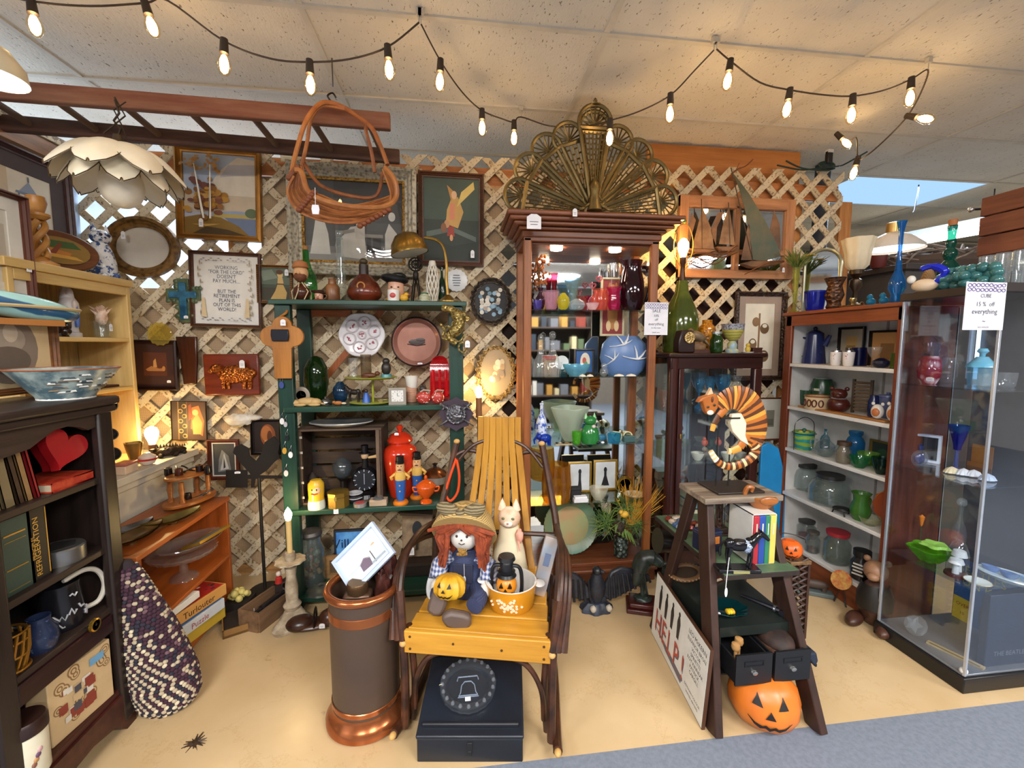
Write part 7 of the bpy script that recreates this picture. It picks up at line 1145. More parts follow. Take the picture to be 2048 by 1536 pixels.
pot('clear_hobnail_vase','clear hobnail vase at right of curio upper shelf','vase',(1455,752,1490,826),'vase',cut,2.55,z=KS[0],rib=.05,nrib=12)
for k,(px,lb)in enumerate(((1409,'left small orange bird figurine in curio cabinet'),(1436,'right small orange bird figurine in curio cabinet'))):
 r=T('orange_bird',lb,'figurine',fit(px-8,868,px+8,925,Y=2.42,z=KS[1]).p,group='orange birds in curio cabinet');O('body',G().ell((0,0,.1),(.02,.015,.022)).ell((-.006,-.004,.125),.011),M('c8502c',.5),r);O('perch',G().lathe([(.0005,0),(.02,0),(.006,.02),(.005,.08),(.0005,.082)]),M('6a5a4a',.5),r)
r=T('grey_partridge','grey ceramic partridge in curio cabinet','figurine',fit(1405,885,1432,925,Y=2.38,z=KS[1]).p);O('body',G().ell((0,0,.035),(.04,.025,.032)),M('7c7064',.4,'n','4a423a',25),r);O('head',G().ell((-.03,0,.07),(.016,.014,.015)),M('8a7c6c',.4),r)
for k,(px,Y,col,lb)in enumerate(((1395,2.40,'d8d2c4','white porcelain saucer at left of curio lower shelf'),(1455,2.36,'e0dcd0','white and yellow cup in middle of curio lower shelf'),(1480,2.42,'cfc8bc','pale porcelain dish at right of curio lower shelf'))):pot('porcelain_piece',lb,'dish',(px-14,905,px+14,925),'bowl',M(col,.3),Y,z=KS[1])
pot('pink_cut_bowl','pink and clear cut bowl on left side of curio upper shelf','bowl',(1316,780,1342,826),'bowl',M('d8a89c',.1,'g',amt=.3),2.55,z=KS[0]);pot('red_etched_vase','dark red etched vase low in curio cabinet left','vase',(1318,955,1342,1010),'vase',M('6a2024',.15,'g','5a181c',amt=.5),2.55,z=.281+.0)
o,q=pot('green_cube_dish','milky green glass dish on curio lower shelf left','dish',(1312,880,1340,925),'can',M('9ab090',.2,'g','a8b898',amt=.5),2.5,z=KS[1])
for k,c in enumerate(('3a7a8a','c8c0a8','5a8a94','8ab0b0')):
 r=T('stacked_book',['dark teal book lowest in curio cabinet stack','cream book second from bottom in curio cabinet','blue teal book third up in curio cabinet','pale aqua book topmost in curio cabinet stack'][k],'book',(CX0+.28,2.45,.282+k*.0595),group='books in curio cabinet');O('cover',G().bb((-.1,-.06,0),(.1-.01*k,.06,.004)).bb((-.1,-.06,.054),(.1-.01*k,.06,.058)).bb((-.1,-.06,0),(.1-.01*k,-.056,.058)),M(c,.5),r);O('pages',G().bb((-.098,-.056,.004),(.098-.01*k,.058,.054)),M('d8d0b8',.8),r)
r=T('bright_blue_chair_back','bright blue painted wooden board leaning right of curio cabinet','board',(PY(1548,960,2.45).x,2.46,0));zt=PY(1545,885,2.46).z;O('board',G().prism([(-.09,0),(.11,0),(.09,zt*.7),(.03,zt*.95),(-.04,zt),(-.09,zt*.97)],0,.02),M('1f86c4',.45),r,bevel=.004);O('slat',G().prism([(-.11,0),(-.06,0),(-.06,zt*.6),(-.1,zt*.62)],-.03,-.005),M('2a92d0',.45),r,bevel=.003)
# ================= WHITE SHELF UNIT =================
SX,SB,SY0,SY1=2.06,2.36,1.775,2.50;ST_=1.60
chz=M('7c3a20',.4,'wz','55240f',5);chy=M('8d4a2a',.4,'wy','642c14',5);wht=M('dedbd6',.5)
r=T('white_shelf_unit','cherry framed shelf unit with white interior full of kitchenware','shelf',(2.2,2.14,0))
lbox(r,'side_panel',(SX+.01,SY1-.02,0),(SB,SY1,ST_-.02),M('e2e0dc',.5));lbox(r,'side_panel',(SX+.01,SY0,0),(SB,SY0+.02,ST_-.02),chz);lbox(r,'stile',(SX,SY1-.045,0),(SX+.02,SY1+.01,ST_-.02),chz,.004);lbox(r,'stile',(SX,SY0-.01,0),(SX+.02,SY0+.03,ST_-.02),chz,.004)
lbox(r,'top_panel',(SX-.015,SY0-.02,ST_-.02),(SB+.01,SY1+.02,ST_),chy,.005);lbox(r,'top_rail',(SX,SY0,ST_-.085),(SX+.02,SY1,ST_-.02),chy,.003);lbox(r,'back_panel',(SB-.01,SY0,0),(SB,SY1,ST_-.02),M('d4d1cc',.6),0);lbox(r,'seam_strip',(SB-.014,2.1,.1),(SB-.009,2.112,ST_-.02),M('9c948c',.6),0)
WS=[PX(1690,y,SX).z for y in(733,833,932,1038,1155)]
for z in WS[:4]:lbox(r,'shelf',(SX+.004,SY0+.02,z-.02),(SB-.01,SY1-.02,z),wht)
WS[4]=max(WS[4],.09);lbox(r,'bottom_shelf',(SX+.004,SY0+.02,WS[4]-.02),(SB-.01,SY1-.02,WS[4]),wht);lbox(r,'kick_board',(SX+.012,SY0,0),(SX+.03,SY1,WS[4]-.02),chy)
WX=2.18
def wpot(n,lb,cat,box,kind,mat,s,X=WX,**k):return pot(n,lb,cat,box,kind,mat,X=X,z=WS[s],**k)
q=fit(1598,655,1660,727,X=2.2,z=WS[0]);w,h=q.w*.8,q.h;r=T('enamel_coffee_pot','dark blue enamel coffee pot with lid and long handle','coffee pot',q.p,rz=R(-60));en=M('232c58',.2,'s','4a568a',80,amt=.62);O('body',G().lathe([(.0005,0),(w*.5,0),(w*.5,h*.06),(w*.36,h*.8),(.0005,h*.8)],seg=30),en,r);O('lid',G().lathe([(w*.38,h*.8),(w*.36,h*.84),(w*.15,h*.92),(.0005,h*.93)]),en,r);O('knob',G().ell((0,0,h*.965),(.012,.012,.014)),M('14182c',.3),r);O('handle',G().tube(bez([(-w*.38,0,h*.7),(-w*.75,0,h*.72),(-w*.78,0,h*.4),(-w*.5,0,h*.18)],5),.007,7),M('20264a',.3),r);O('spout',G().tube([(w*.4,0,h*.5),(w*.62,0,h*.78)],[.02,.01],8),en,r)
art=[('b8945a',R2(.25,.2,.75,.8)),('6a5638',[(.25,.2),(.75,.2),(.75,.45),(.25,.5)]),('8a7248',R2(.3,.5,.7,.55))]
frame('landscape_etching','dark framed sepia landscape standing at back of white shelf',1672,640,1738,735,.014,blackf,art,'a89c86',X=SB-.03,rz=R(-90),dep=.015,wh=(.17,.24))
frame('tan_matted_print','dark framed tan print standing right of sepia landscape',1745,655,1805,742,.012,blackf,[('8a6238',R2(.3,.25,.75,.7))],'c08a50',X=SB-.05,rz=R(-90),dep=.015,wh=(.19,.22))
for k,(x0,lb)in enumerate(((1659,'floral porcelain egg coddler with silver lid, left'),(1684,'floral porcelain egg coddler with silver lid, right'))):
 o,q=wpot('egg_coddler',lb,'egg coddler',(x0,704,x0+26,731),'cup',M('e4ddd8',.25,'s','a8485a',60,amt=.6),0,X=2.11,group='egg coddlers',open=False);O('lid',G().lathe([(.0005,q.h),(q.w*.42,q.h),(q.w*.4,q.h+.008),(.004,q.h+.012),(.005,q.h+.022),(.0005,q.h+.024)]),M('b9b9bc',.25,metal=.9),o)
wpot('cobalt_mug','cobalt blue glass mug between coddlers and glass bowl','mug',(1702,695,1735,732),'can',M('1a2260',.1,'g','141a4c',amt=.6),0,X=2.2);wpot('ribbed_glass_bowl','clear ribbed glass footed bowl on upper white shelf','bowl',(1733,694,1763,732),'goblet',cut,0,X=2.17,rib=.05,nrib=12);wpot('blue_roll_ladle','dark navy ceramic ladle rest at front of upper white shelf','dish',(1742,716,1782,737),'ball',M('181c34',.2),0,X=2.11,open=False);wpot('green_amber_tumbler','short green and amber tumbler at right of upper white shelf','glass',(1780,706,1806,738),'can',M('5a7a2c',.1,'g',amt=.4),0,X=2.12)
q=fit(1620,755,1668,802,X=2.25,z=WS[1]);r=T('green_bread_tin','large dark green enamel canister on second white shelf','canister',q.p);O('body',G().lathe([(.0005,0),(q.w*.5,0),(q.w*.5,q.h*.75),(q.w*.4,q.h*.95),(.0005,q.h*.96)],seg=28),M('1f3f26',.25),r);O('lid',G().lathe([(.0005,q.h*.95),(q.w*.3,q.h*.95),(q.w*.3,q.h),(.0005,q.h)]),M('8a9490',.3),r);O('label',G().box((-q.w*.48,-.02,q.h*.6),(.004,.05,.014),rot=(0,0,R(0))),M('c8d0c0',.4),r)
wpot('green_enamel_pot','small green enamel cup left of apple casserole','cup',(1598,780,1628,812),'cup',M('2a4a34',.2,'s','7a8a7c',60,amt=.64),1,X=2.2)
q=fit(1608,792,1660,820,X=2.12,z=WS[1]);r=T('apple_casserole','cream stoneware casserole with brown ring apples','casserole',q.p);O('bowl',G().lathe(prof([(.92,0),(1,.1),(1,1)],q.w,q.h,.006),seg=32),M('d8bd94',.35),r)
for k,a in enumerate((R(190),R(215),R(245),R(160))):O('apple_ring',G().tube([(q.w*.505*cos(a+.18*cos(t)),q.w*.505*sin(a+.18*cos(t)),q.h*.5+q.h*.25*sin(t))for t in[j*.628 for j in range(10)]],.004,5,closed=True),M('5a2c1c',.4),r)
O('rim',G().tube([(q.w*.49*cos(k*.3),q.w*.49*sin(k*.3),q.h)for k in range(21)],.005,6,closed=True),M('8a5a34',.4),r)
r=T('brown_bear_jar','brown ceramic bear honey jar on second white shelf','jar',fit(1655,777,1700,824,X=2.14,z=WS[1]).p,rz=R(-50));bb_=M('4a1c16',.25);O('body',G().ell((0,0,.045),(.055,.05,.045)),bb_,r);O('head',G().ell((.0,-.01,.108),(.04,.034,.03)).ell((0,-.045,.1),(.018,.016,.014)),bb_,r)
for s in(-1,1):O('ear',G().ell((s*.034,0,.136),(.012,.009,.012)),bb_,r)
O('ribbon',G().tube([(.034*cos(k*.5),.03*sin(k*.5)-.005,.082)for k in range(13)],.004,5,closed=True),M('8a7a74',.5),r)
r=T('corrugated_board','ribbed brown washboard leaning on second white shelf','washboard',fit(1706,768,1742,826,X=2.24,z=WS[1]).p,rz=R(-70));W_=.085
for k in range(9):O('ridge',G().tube([(-W_/2,0,.02+k*.019),(W_/2,0,.02+k*.019)],.007,8),M('6a5238',.6),r)
for s in(-1,1):O('side_rail',G().box((s*W_/2,0,.095),(.012,.014,.19)),M('4a3a28',.6),r)
wpot('navy_jar','navy blue jar with light lid left of slate canister','jar',(1735,790,1760,828),'jar',M('1c2450',.2),1,X=2.2,open=False);q=fit(1755,785,1796,832,X=2.24,z=WS[1]);r=T('slate_blue_canister','slate blue canister with knob lid at right of second shelf','canister',q.p);O('body',G().lathe([(.0005,0),(q.w*.48,0),(q.w*.48,q.h*.82),(.0005,q.h*.83)],seg=28),M('4a5680',.3),r);O('lid',G().lathe([(q.w*.5,q.h*.83),(q.w*.48,q.h*.9),(.008,q.h*.93),(.009,q.h),(.0005,q.h)]),M('566290',.3),r)
for k,(x0,x1,lb)in enumerate(((1738,1772,'white and orange pig bowl shaker, left of pair'),(1770,1802,'white and orange pig bowl shaker, right of pair'))):
 q=fit(x0,805,x1,836,X=2.09+.0*k,z=WS[1]+.012);r=T('pig_shaker',lb,'shaker',q.p,rz=R(-70),group='pig shakers on second white shelf');O('body',G().ell((0,0,q.h*.45),(q.w*.42,.022,q.h*.45)),M('dcd6d0',.3),r);O('belly',G().ell((0,-.018,q.h*.42),(q.w*.26,.008,q.h*.25)),M('b86a34',.4),r)
 for s in(-1,1):O('ear',G().ell((s*q.w*.3,0,q.h*.92),(.008,.006,.009),0,8,6),M('dcd6d0',.3),r)
r=T('wooden_cutting_board','narrow wooden paddle board lying at front of second white shelf','board',(2.095,2.12,WS[1]),rz=0);O('board',G().bb((-.022,-.28,0),(.022,.2,.011)),M('b0763c',.5,'wy'),r,bevel=.003);O('handle',G().bb((-.01,.2,0),(.01,.28,.011)),M('b0763c',.5,'wy'),r,bevel=.003)
q=fit(1582,862,1632,910,X=2.13,z=WS[2]);w,h=q.w,q.h;r=T('wire_basket_bowl','teal bowl set in a wire carrying basket','bowl',q.p);O('bowl',G().lathe(prof('cup',w*.9,h,.005),seg=28),M('2f8a86',.25,'b','8aa83c',8),r);O('wire',G().tube(bez([(-w*.5,0,0),(-w*.52,0,h),(-w*.45,0,h*1.5),(0,0,h*1.75),(w*.45,0,h*1.5),(w*.52,0,h),(w*.5,0,0)],5),.0022,6).tube([(w*.5*cos(k*.4),w*.5*sin(k*.4),h*.9)for k in range(16)],.002,5,closed=True),M('4a4a4a',.3,metal=.9),r)
for k in range(5):S('marble_ball',['yellow ball at left in wire basket bowl','blue ball at back in wire basket bowl','lime ball at right in wire basket bowl','amber ball at front in wire basket bowl','green ball in middle of wire basket bowl'][k],'ball',G().ell((0,0,0),.014,0,10,8),M(['c8b83c','3a4a8a','6a9a3c','c8a83c','2a6a5a'][k],.4),q.p+Vector(([-.024,.0,.024,0,0][k],[0,.024,0,-.024,0][k],h*.93+(.012 if k==4 else 0))),group='balls in wire basket bowl')
O('ball_bed',G().lathe([(.0005,h*.5),(w*.36,h*.5),(w*.36,h*.84),(.0005,h*.86)]),M('6a8a4a',.6),r)
q=fit(1630,862,1672,918,X=2.12,z=WS[2]);w,h=q.w,q.h;r=T('glass_teapot','clear glass teapot on third white shelf','teapot',q.p,rz=R(-60));O('body',G().lathe(prof('ball',w,h*.7)),M('b8c8cc',.05,'g',amt=.1),r);O('lid',G().lathe([(w*.2,h*.7),(w*.1,h*.8),(.006,h*.85),(.01,h*.95),(.0005,h)]),M('b8c8cc',.05,'g',amt=.15),r);O('handle',G().tube(bez([(-w*.4,0,h*.6),(-w*.75,0,h*.6),(-w*.7,0,h*.25),(-w*.45,0,h*.2)],4),.005,6),M('b8c8cc',.05,'g',amt=.2),r);O('spout',G().tube([(w*.42,0,h*.3),(w*.75,0,h*.65)],[.014,.006],8),M('b8c8cc',.05,'g',amt=.2),r)
o,q=wpot('cork_jar','clear jar with brown lid and oval label on third shelf','jar',(1672,890,1702,932),'jar',M('b8ac98',.1,'g',amt=.3),2,X=2.1);O('lid',G().lathe([(.0005,q.h),(q.w*.5,q.h),(q.w*.5,q.h+.02),(.0005,q.h+.022)]),M('4a3424',.5),o)
wpot('blue_jar_vase','bright blue tall jar vase at back of third white shelf','vase',(1690,862,1730,930),[(.8,0),(1,.1),(1,.6),(.8,.75),(.6,.82),(.75,.9),(.75,1)],M('2a78b0',.15,'g','2470a8',amt=.7),2,X=2.25);wpot('teal_slim_vase','slim teal vase behind glass teapot','vase',(1640,858,1660,905),'bottle',M('3a8aa0',.1,'g',amt=.5),2,X=2.28,open=False)
for k,(x0,y0,x1,y1,c,lb)in enumerate(((1696,912,1742,946,'2a7a4a','deep green glass bowl at front of third white shelf'),(1740,915,1785,956,'14342a','dark bottle green bowl at right of third white shelf'),(1712,905,1760,925,'7ab03c','lime green glass platter behind green bowls'))):wpot('green_glass_bowl',lb,'bowl',(x0,y0,x1,y1),'bowl',M(c,.08,'g',c,amt=.5),2,X=2.11 if k<2 else 2.2,group='green glass bowls')
frame('green_tile_picture','dark tile picture in gilt frame at right of third white shelf',1745,880,1790,945,.012,M('7a6430',.4,metal=.4),[('2a4a34',E2(.5,.5,.3,.3))],'1c2c24',X=SB-.06,rz=R(-90),dep=.012,wh=(.15,.17))
for k,(x0,y0,x1,y1,X_,lb)in enumerate(((1582,928,1642,1003,2.24,'clear glass biscuit jar with black lid, farther one'),(1615,948,1702,1030,2.17,'large clear glass biscuit jar with black lid, nearer one'))):
 q=fit(x0,y0,x1,y1,X=X_,z=WS[3]);w,h=q.w,q.h;r=T('biscuit_jar',lb,'jar',q.p,group='glass biscuit jars');O('jar',G().lathe(prof([(.8,0),(1,.1),(1,.55),(.85,.75),(.62,.84),(.62,.9)],w,h,.004),seg=32),M('d0dad8',.04,'g',amt=.08),r);O('lid',G().lathe([(.0005,h*.88),(w*.34,h*.88),(w*.34,h),(.0005,h)],seg=28),M('2a2a2a',.4),r)
q=fit(1698,985,1744,1052,X=2.13,z=WS[3]);w,h=q.w,q.h;r=T('green_ceramic_jug','leaf green ceramic jug with ruffled top on lower white shelf','jug',q.p);O('body',G().lathe(prof([(.6,0),(.95,.25),(1,.4),(.7,.7),(.75,.9),(.95,1)],w,h,.004),rib=.02,nrib=10,seg=40),M('3a6a28',.25),r);O('handle',G().tube(bez([(w*.35,0,h*.85),(w*.6,0,h*.7),(w*.45,0,h*.4)],4),.006,7),M('3a6a28',.25),r)
r=T('orange_leaf_plate','burnt orange scalloped plate leaning behind green jug','plate',(2.24,1.9,WS[3]),rz=R(-75));O('plate',G().lathe([(.0005,0),(.06,.003),(.09,.015),(.088,.018),(.0005,.006)],seg=48,rib=.04,nrib=12,mx=MTr((0,0,.092))@MRo(R(80),4,'X')),M('a84a1c',.35),r);O('rim_gilding',G().tube([(.086*cos(k*.21),-.012,.092+.086*sin(k*.21))for k in range(30)],.003,5,closed=True),M('c8742c',.4),r)
wpot('stack_of_glass_plates','pale green glass bowl at right front of lower white shelf','bowl',(1714,1033,1765,1070),'bowl',M('c8d0b0',.08,'g','c8c8a0',amt=.3),3,X=2.12,rib=.02,nrib=16)
r=T('iron_trivet','black iron trivet on short legs at shelf edge','trivet',(2.1,PX(1683,1035,2.1).y,WS[3]));O('plate',G().tube([(.04*cos(k*.4),.04*sin(k*.4),.03)for k in range(16)],.005,6,closed=True).lathe([(.0005,.03),(.03,.03),(.028,.036),(.0005,.037)]),M('1c1a1a',.5),r)
for k in range(3):O('leg',G().tube([(.036*cos(k*2.1),.036*sin(k*2.1),.03),(.044*cos(k*2.1),.044*sin(k*2.1),0)],.004,6),M('1c1a1a',.5),r)
def ljar(label,box,X_,lid,body,fill=None):
 q=fit(*box,X=X_,z=WS[4]);w,h=q.w,q.h;r=T('lidded_glass_jar',label,'jar',q.p,group='jars on bottom white shelf');O('jar',G().lathe(prof('jar',w,h*.88,.004),seg=28,rib=.02,nrib=8),M(body,.05,'g',amt=.1),r);O('lid',G().lathe([(.0005,h*.88),(w*.42,h*.88),(w*.44,h),(.0005,h)],seg=24),M(lid,.4),r)
 if fill:O('contents',G().lathe([(.0005,.008),(w*.4,.008),(w*.4,h*.2),(.0005,h*.22)]),M(fill,.6),r)
ljar('slim glass jar with dark lid farthest on bottom white shelf',(1592,1040,1632,1112),2.24,'3a3a38','ccd4d2','a83a3a');ljar('ridged glass jar with red checked lid on bottom white shelf',(1645,1062,1702,1148),2.16,'a82c38','c8d2cc',None);ljar('round glass jar with wire lid on bottom white shelf',(1610,1062,1640,1122),2.12,'5a5650','ccd4d2','6a3a3a')
r=T('black_labelled_jar','dark jar with black lid and white lettered label','jar',fit(1702,1090,1745,1160,X=2.13,z=WS[4]).p,rz=R(-65));O('jar',G().lathe(prof('jar',.095,.13,.004),seg=28),M('2c2826',.2),r);O('lid',G().lathe([(.0005,.13),(.04,.13),(.04,.16),(.0005,.162)]),M('141414',.4),r);g=G()
for k in range(4):g.box((0,-.049,.04+k*.018),(.05-.008*(k%2),.003,.008))
O('lettering',g,M('d8d4cc',.5),r)
r=T('pizza_trivet','round red and yellow painted trivet leaning at shelf foot','trivet',(SX-.02,PX(1690,1160,SX).y,.001),rz=R(-75));zz=PX(1690,1160,SX).z;O('disc',G().lathe([(.0005,0),(.05,0),(.05,.008),(.0005,.009)],seg=28,mx=MTr((0,0,zz))@MRo(R(65),4,'X')),M('d8b060',.4,'n','b8402c',22),r);O('stand',G().tube([(-.03,0,0),(0,.01,zz-.02),(.03,0,0)],.004,6),M('2a2420',.5),r)
r=T('bear_statue','brown wooden bear statue sitting on floor before white shelf','figurine',PZ(1745,1250,0),rz=R(-60));bw=M('4a2a1c',.45,'n','341c12',10);O('body',G().ell((0,0,.12),(.07,.06,.12)),bw,r);O('head',G().ell((0,-.02,.29),(.05,.05,.05)).ell((0,-.065,.275),(.025,.025,.02)),M('8a6448',.5),r);O('vest',G().lathe([(.072,.1),(.074,.16),(.055,.22)]),M('1a1612',.5),r)
for s in(-1,1):O('leg',G().ell((s*.06,-.06,.03),(.035,.07,.03)),bw,r);O('ear',G().ell((s*.04,0,.335),(.016,.012,.016)),M('8a6448',.5),r)
r=T('cat_boot_scraper','small dark animal doorstop with grey base on floor','doorstop',PZ(1628,1188,0),rz=R(-30));O('base',G().bb((-.09,-.03,0),(.09,.03,.025)),M('5a6664',.6),r,bevel=.006);O('body',G().ell((.0,0,.06),(.07,.02,.025)),M('4a3c34',.6),r);O('head',G().ell((-.07,0,.085),(.026,.018,.022)),M('4a3c34',.6),r)
for x in(-.045,.045):O('leg',G().lathe([(.014,.02),(.014,.06),(.0005,.06)],(x,0,0),8),M('4a3c34',.6),r)
# ================= ON TOP OF WHITE SHELF =================
z=ST_;TX=2.2
q=fit(1580,535,1602,620,X=2.14,z=z);w,h=q.w,q.h;r=T('bud_vase_flowers','slim yellow glass bud vase with yellow daisy and greenery','vase',q.p);O('vase',G().lathe([(.0005,0),(.04,0),(.03,.008),(.01,.03),(.014,h*.5),(.022,h),(.018,h),(.01,h*.5),(.0005,.03)]),M('c8c86a',.08,'g','b0b050',amt=.35),r);g=G();rd=Rnd(41)
for k in range(60):a=rd.uniform(0,6.28);L=rd.uniform(.05,.16);d=Vector((cos(a)*.6,sin(a)*.6,rd.uniform(.3,1))).normalized();g.tube([(0,0,h-.02),d*L*.6+Vector((0,0,h)),d*L+Vector((0,0,h-.01))],[.0025,.004,.001],5)
o=O('greenery',g,M('3c5a24',.7,'n','8a8a3c',20),r);o['kind']='stuff';O('daisy',G().lathe([(.0005,0),(.028,.006),(.026,.01),(.0005,.006)],(.05,-.05,h+.06),24,rib=.15,nrib=9),M('e0b43c',.5),r)
r=T('arched_table_mirror','silver arched mirror standing behind the cobalt bowl','mirror',(2.3,PX(1640,610,2.3).y,z),rz=R(-55));ax=.095;hh=PX(1640,505,2.3).z-z
arch=[(ax,0),(ax,hh-ax)]+[(ax*cos(R(k*15)),hh-ax+ax*sin(R(k*15)))for k in range(1,12)]+[(-ax,hh-ax),(-ax,0)]
O('frame',G().tube([(a,0,b+.012)for a,b in arch],.011,8,closed=True),M('b9b8a0',.25,metal=.8),r);O('mirror',G().prism([(a*.95,b+.012)for a,b in arch],.0,.004),mi,r)
o,q=pot('cobalt_glass_bowl','cobalt blue ruffled glass bowl on white shelf top','bowl',(1608,582,1651,617),'cup',M('1420a0',.1,'g','101a90',amt=.55),X=2.1,z=z,rib=.06,nrib=10,seg=40);pot('copper_filigree_vase','dark copper filigree vase on white shelf top','vase',(1646,556,1692,614),[(.6,0),(.75,.08),(.6,.2),(.9,.45),(.65,.75),(1,1)],M('5a3a24',.35,'v','1e120c',55,metal=.6),X=2.13,z=z)
q=fit(1678,478,1748,610,X=2.24,z=z);w,h=q.w,q.h;r=T('frosted_shade_lamp','oil lamp with cream frosted ruffled glass shade','lamp',q.p);O('shade',G().lathe([(w*.2,h*.56),(w*.34,h*.62),(w*.38,h*.78),(w*.5,h),(w*.48,h),(w*.36,h*.78),(w*.2,h*.58)],seg=40,rib=.05,nrib=8),M('e2d4b4',.4),r);O('burner',G().lathe([(.012,h*.44),(w*.22,h*.5),(w*.22,h*.56),(.0005,h*.57)]),M('3a2c1e',.4,metal=.7),r);O('font',G().lathe([(.0005,0),(w*.34,0),(w*.3,.015),(.014,.04),(.012,h*.25),(w*.2,h*.33),(w*.18,h*.42),(.012,h*.45),(.0005,h*.45)]),M('4a3a2a',.35,metal=.7),r)
r=T('brass_candle_pair','low brass and silver candle dish between copper vase and birds','candle holder',fit(1682,585,1730,612,X=2.11,z=z).p);bq=M('b09a68',.25,metal=.9);O('dish',G().lathe([(.0005,0),(.055,0),(.06,.01),(.0005,.008)]),bq,r);O('cup',G().lathe([(.012,.005),(.008,.02),(.018,.04),(.016,.05),(.0005,.045)]),bq,r);O('handle',G().tube([(.055+.014*cos(k*.6),0,.016+.014*sin(k*.6))for k in range(11)],.003,6,closed=True),bq,r)
for x0,lb in((1732,'tiny aqua glass bird nearer the brass candle dish'),(1757,'tiny aqua glass bird beside the tall blue bottle')):
 q=fit(x0,582,x0+22,606,X=2.09,z=z);r=T('aqua_glass_bird',lb,'figurine',q.p,group='aqua glass birds');O('body',G().ell((0,0,.018),(.022,.018,.018)),M('3ab0d8',.08,'g','2aa0cc',amt=.5),r);O('head',G().ell((-.008,0,.042),.013),M('3ab0d8',.08,'g','2aa0cc',amt=.5),r)
q=fit(1777,443,1819,606,X=2.09,z=z);w,h=q.w*.95,q.h;S('tall_blue_genie_bottle','tall slender turquoise blue glass vase with bulbous base','vase',G().lathe([(.0005,0),(w*.28,0),(w*.36,h*.05),(w*.3,h*.1),(w*.5,h*.18),(w*.44,h*.27),(w*.2,h*.4),(w*.12,h*.6),(w*.14,h*.85),(w*.22,h*.95),(w*.28,h),(w*.24,h),(w*.1,h*.85),(w*.08,h*.5),(.0005,h*.2)],seg=32),M('1f8ad0',.07,'g','1878c4',amt=.4),q.p)
q=fit(1735,470,1832,500,X=2.5);r=T('swing_arm_lamp','brass swing arm lamp with glowing white shade above shelf','lamp',(2.5,q.p.y,0));sz=q.p.z;bx_,by_=2.45-2.5,2.57-q.p.y
O('shade',G().lathe([(.15,sz),(.145,sz+.02),(.09,sz+.07),(.03,sz+.1),(.0005,sz+.1)],seg=32,cap=False),M('d4d0cc',.4),r);O('diffuser',G().lathe([(.0005,sz+.01),(.14,sz+.01)],seg=28),M('fff4e4',.5,'e',st=5),r);O('cap',G().lathe([(.034,sz+.09),(.034,sz+.15),(.02,sz+.155),(.0005,sz+.16)]),M('b8985c',.3,metal=.8),r);O('arm',G().tube([(0,0,sz+.12),(bx_/2,by_/2,sz+.04),(bx_,by_,sz-.04)],.007,8),M('b0a078',.3,metal=.8),r);O('post',G().tube([(bx_,by_,0.01),(bx_,by_,sz-.03)],.012,8),M('8a7a58',.3,metal=.8),r);O('base',G().lathe([(.0005,0),(.055,0),(.05,.02),(.0005,.025)],(bx_,by_,0),24),M('8a7a58',.3,metal=.8),r)
# ================= GLASS TOWER CASE (near right) =================
DX0,DX1,DY0,DY1,DZ=2.0,2.43,1.37,1.75,1.63
blk=M('141316',.35)
r=T('glass_tower_case','tall glass tower display case with black top and base at right','display case',(2.215,1.56,0))
lbox(r,'base',(DX0,DY0,0),(DX1,DY1,.065),blk,.004);lbox(r,'base_glass_channel',(DX0+.01,DY0+.01,.065),(DX1-.01,DY1-.01,.075),M('8a8f96',.3,metal=.5));lbox(r,'top_panel',(DX0,DY0,DZ-.035),(DX1,DY1,DZ),M('241a18',.4),.003)
gt=M('eef4fb',.02,'gp')
lbox(r,'glass_panel',(DX0+.012,DY0+.014,.075),(DX0+.016,DY1-.014,DZ-.035),gt,0);lbox(r,'glass_panel',(DX0+.014,DY0+.01,.075),(DX1-.014,DY0+.014,DZ-.035),gt,0);lbox(r,'glass_panel',(DX0+.014,DY1-.014,.075),(DX1-.014,DY1-.01,DZ-.035),gt,0);lbox(r,'back_panel',(DX1-.012,DY0+.014,.075),(DX1-.006,DY1-.014,DZ-.035),M('45464c',.35),0)
for x,y in((DX0+.008,DY0+.006),(DX0+.008,DY1-.018)):lbox(r,'edge_profile',(x,y,.07),(x+.01,y+.01,DZ-.035),M('c4cbd6',.2,metal=.6),.001)
DS=[1.225,.845,.43]
for zz in DS:lbox(r,'glass_shelf',(DX0+.02,DY0+.02,zz-.006),(DX1-.02,DY1-.02,zz),M('d6e8f2',.03,'gp'),0)
lbox(r,'light_tube',(DX1-.03,DY1-.03,1.24),(DX1-.02,DY1-.02,DZ-.04),M('bfe0ff',.5,'e',st=2.5),0)
O('corner_bumper',G().ell((DX0+.02-r.location.x,DY0+.02-r.location.y,.085),(.014,.014,.014)),M('d8d8d4',.5),r)
q=fit(1918,565,2012,660,Y=DY0-.004);rr_=notice('case_notice','white notice lettered 15% off everything on glass tower',(1918,565,2012,660),DY0-.004,'',(('CUBE',.68,.11),('15 %  off',.5,.13),('everything',.34,.15),('~',.14,.16),('NO HOLDS',.04,.055)))
def dpot(n,lb,cat,box,kind,mat,s,X=2.12,**k):return pot(n,lb,cat,box,kind,mat,X=X,z=(DS[s]if s<3 else.076)+.0005,**k)
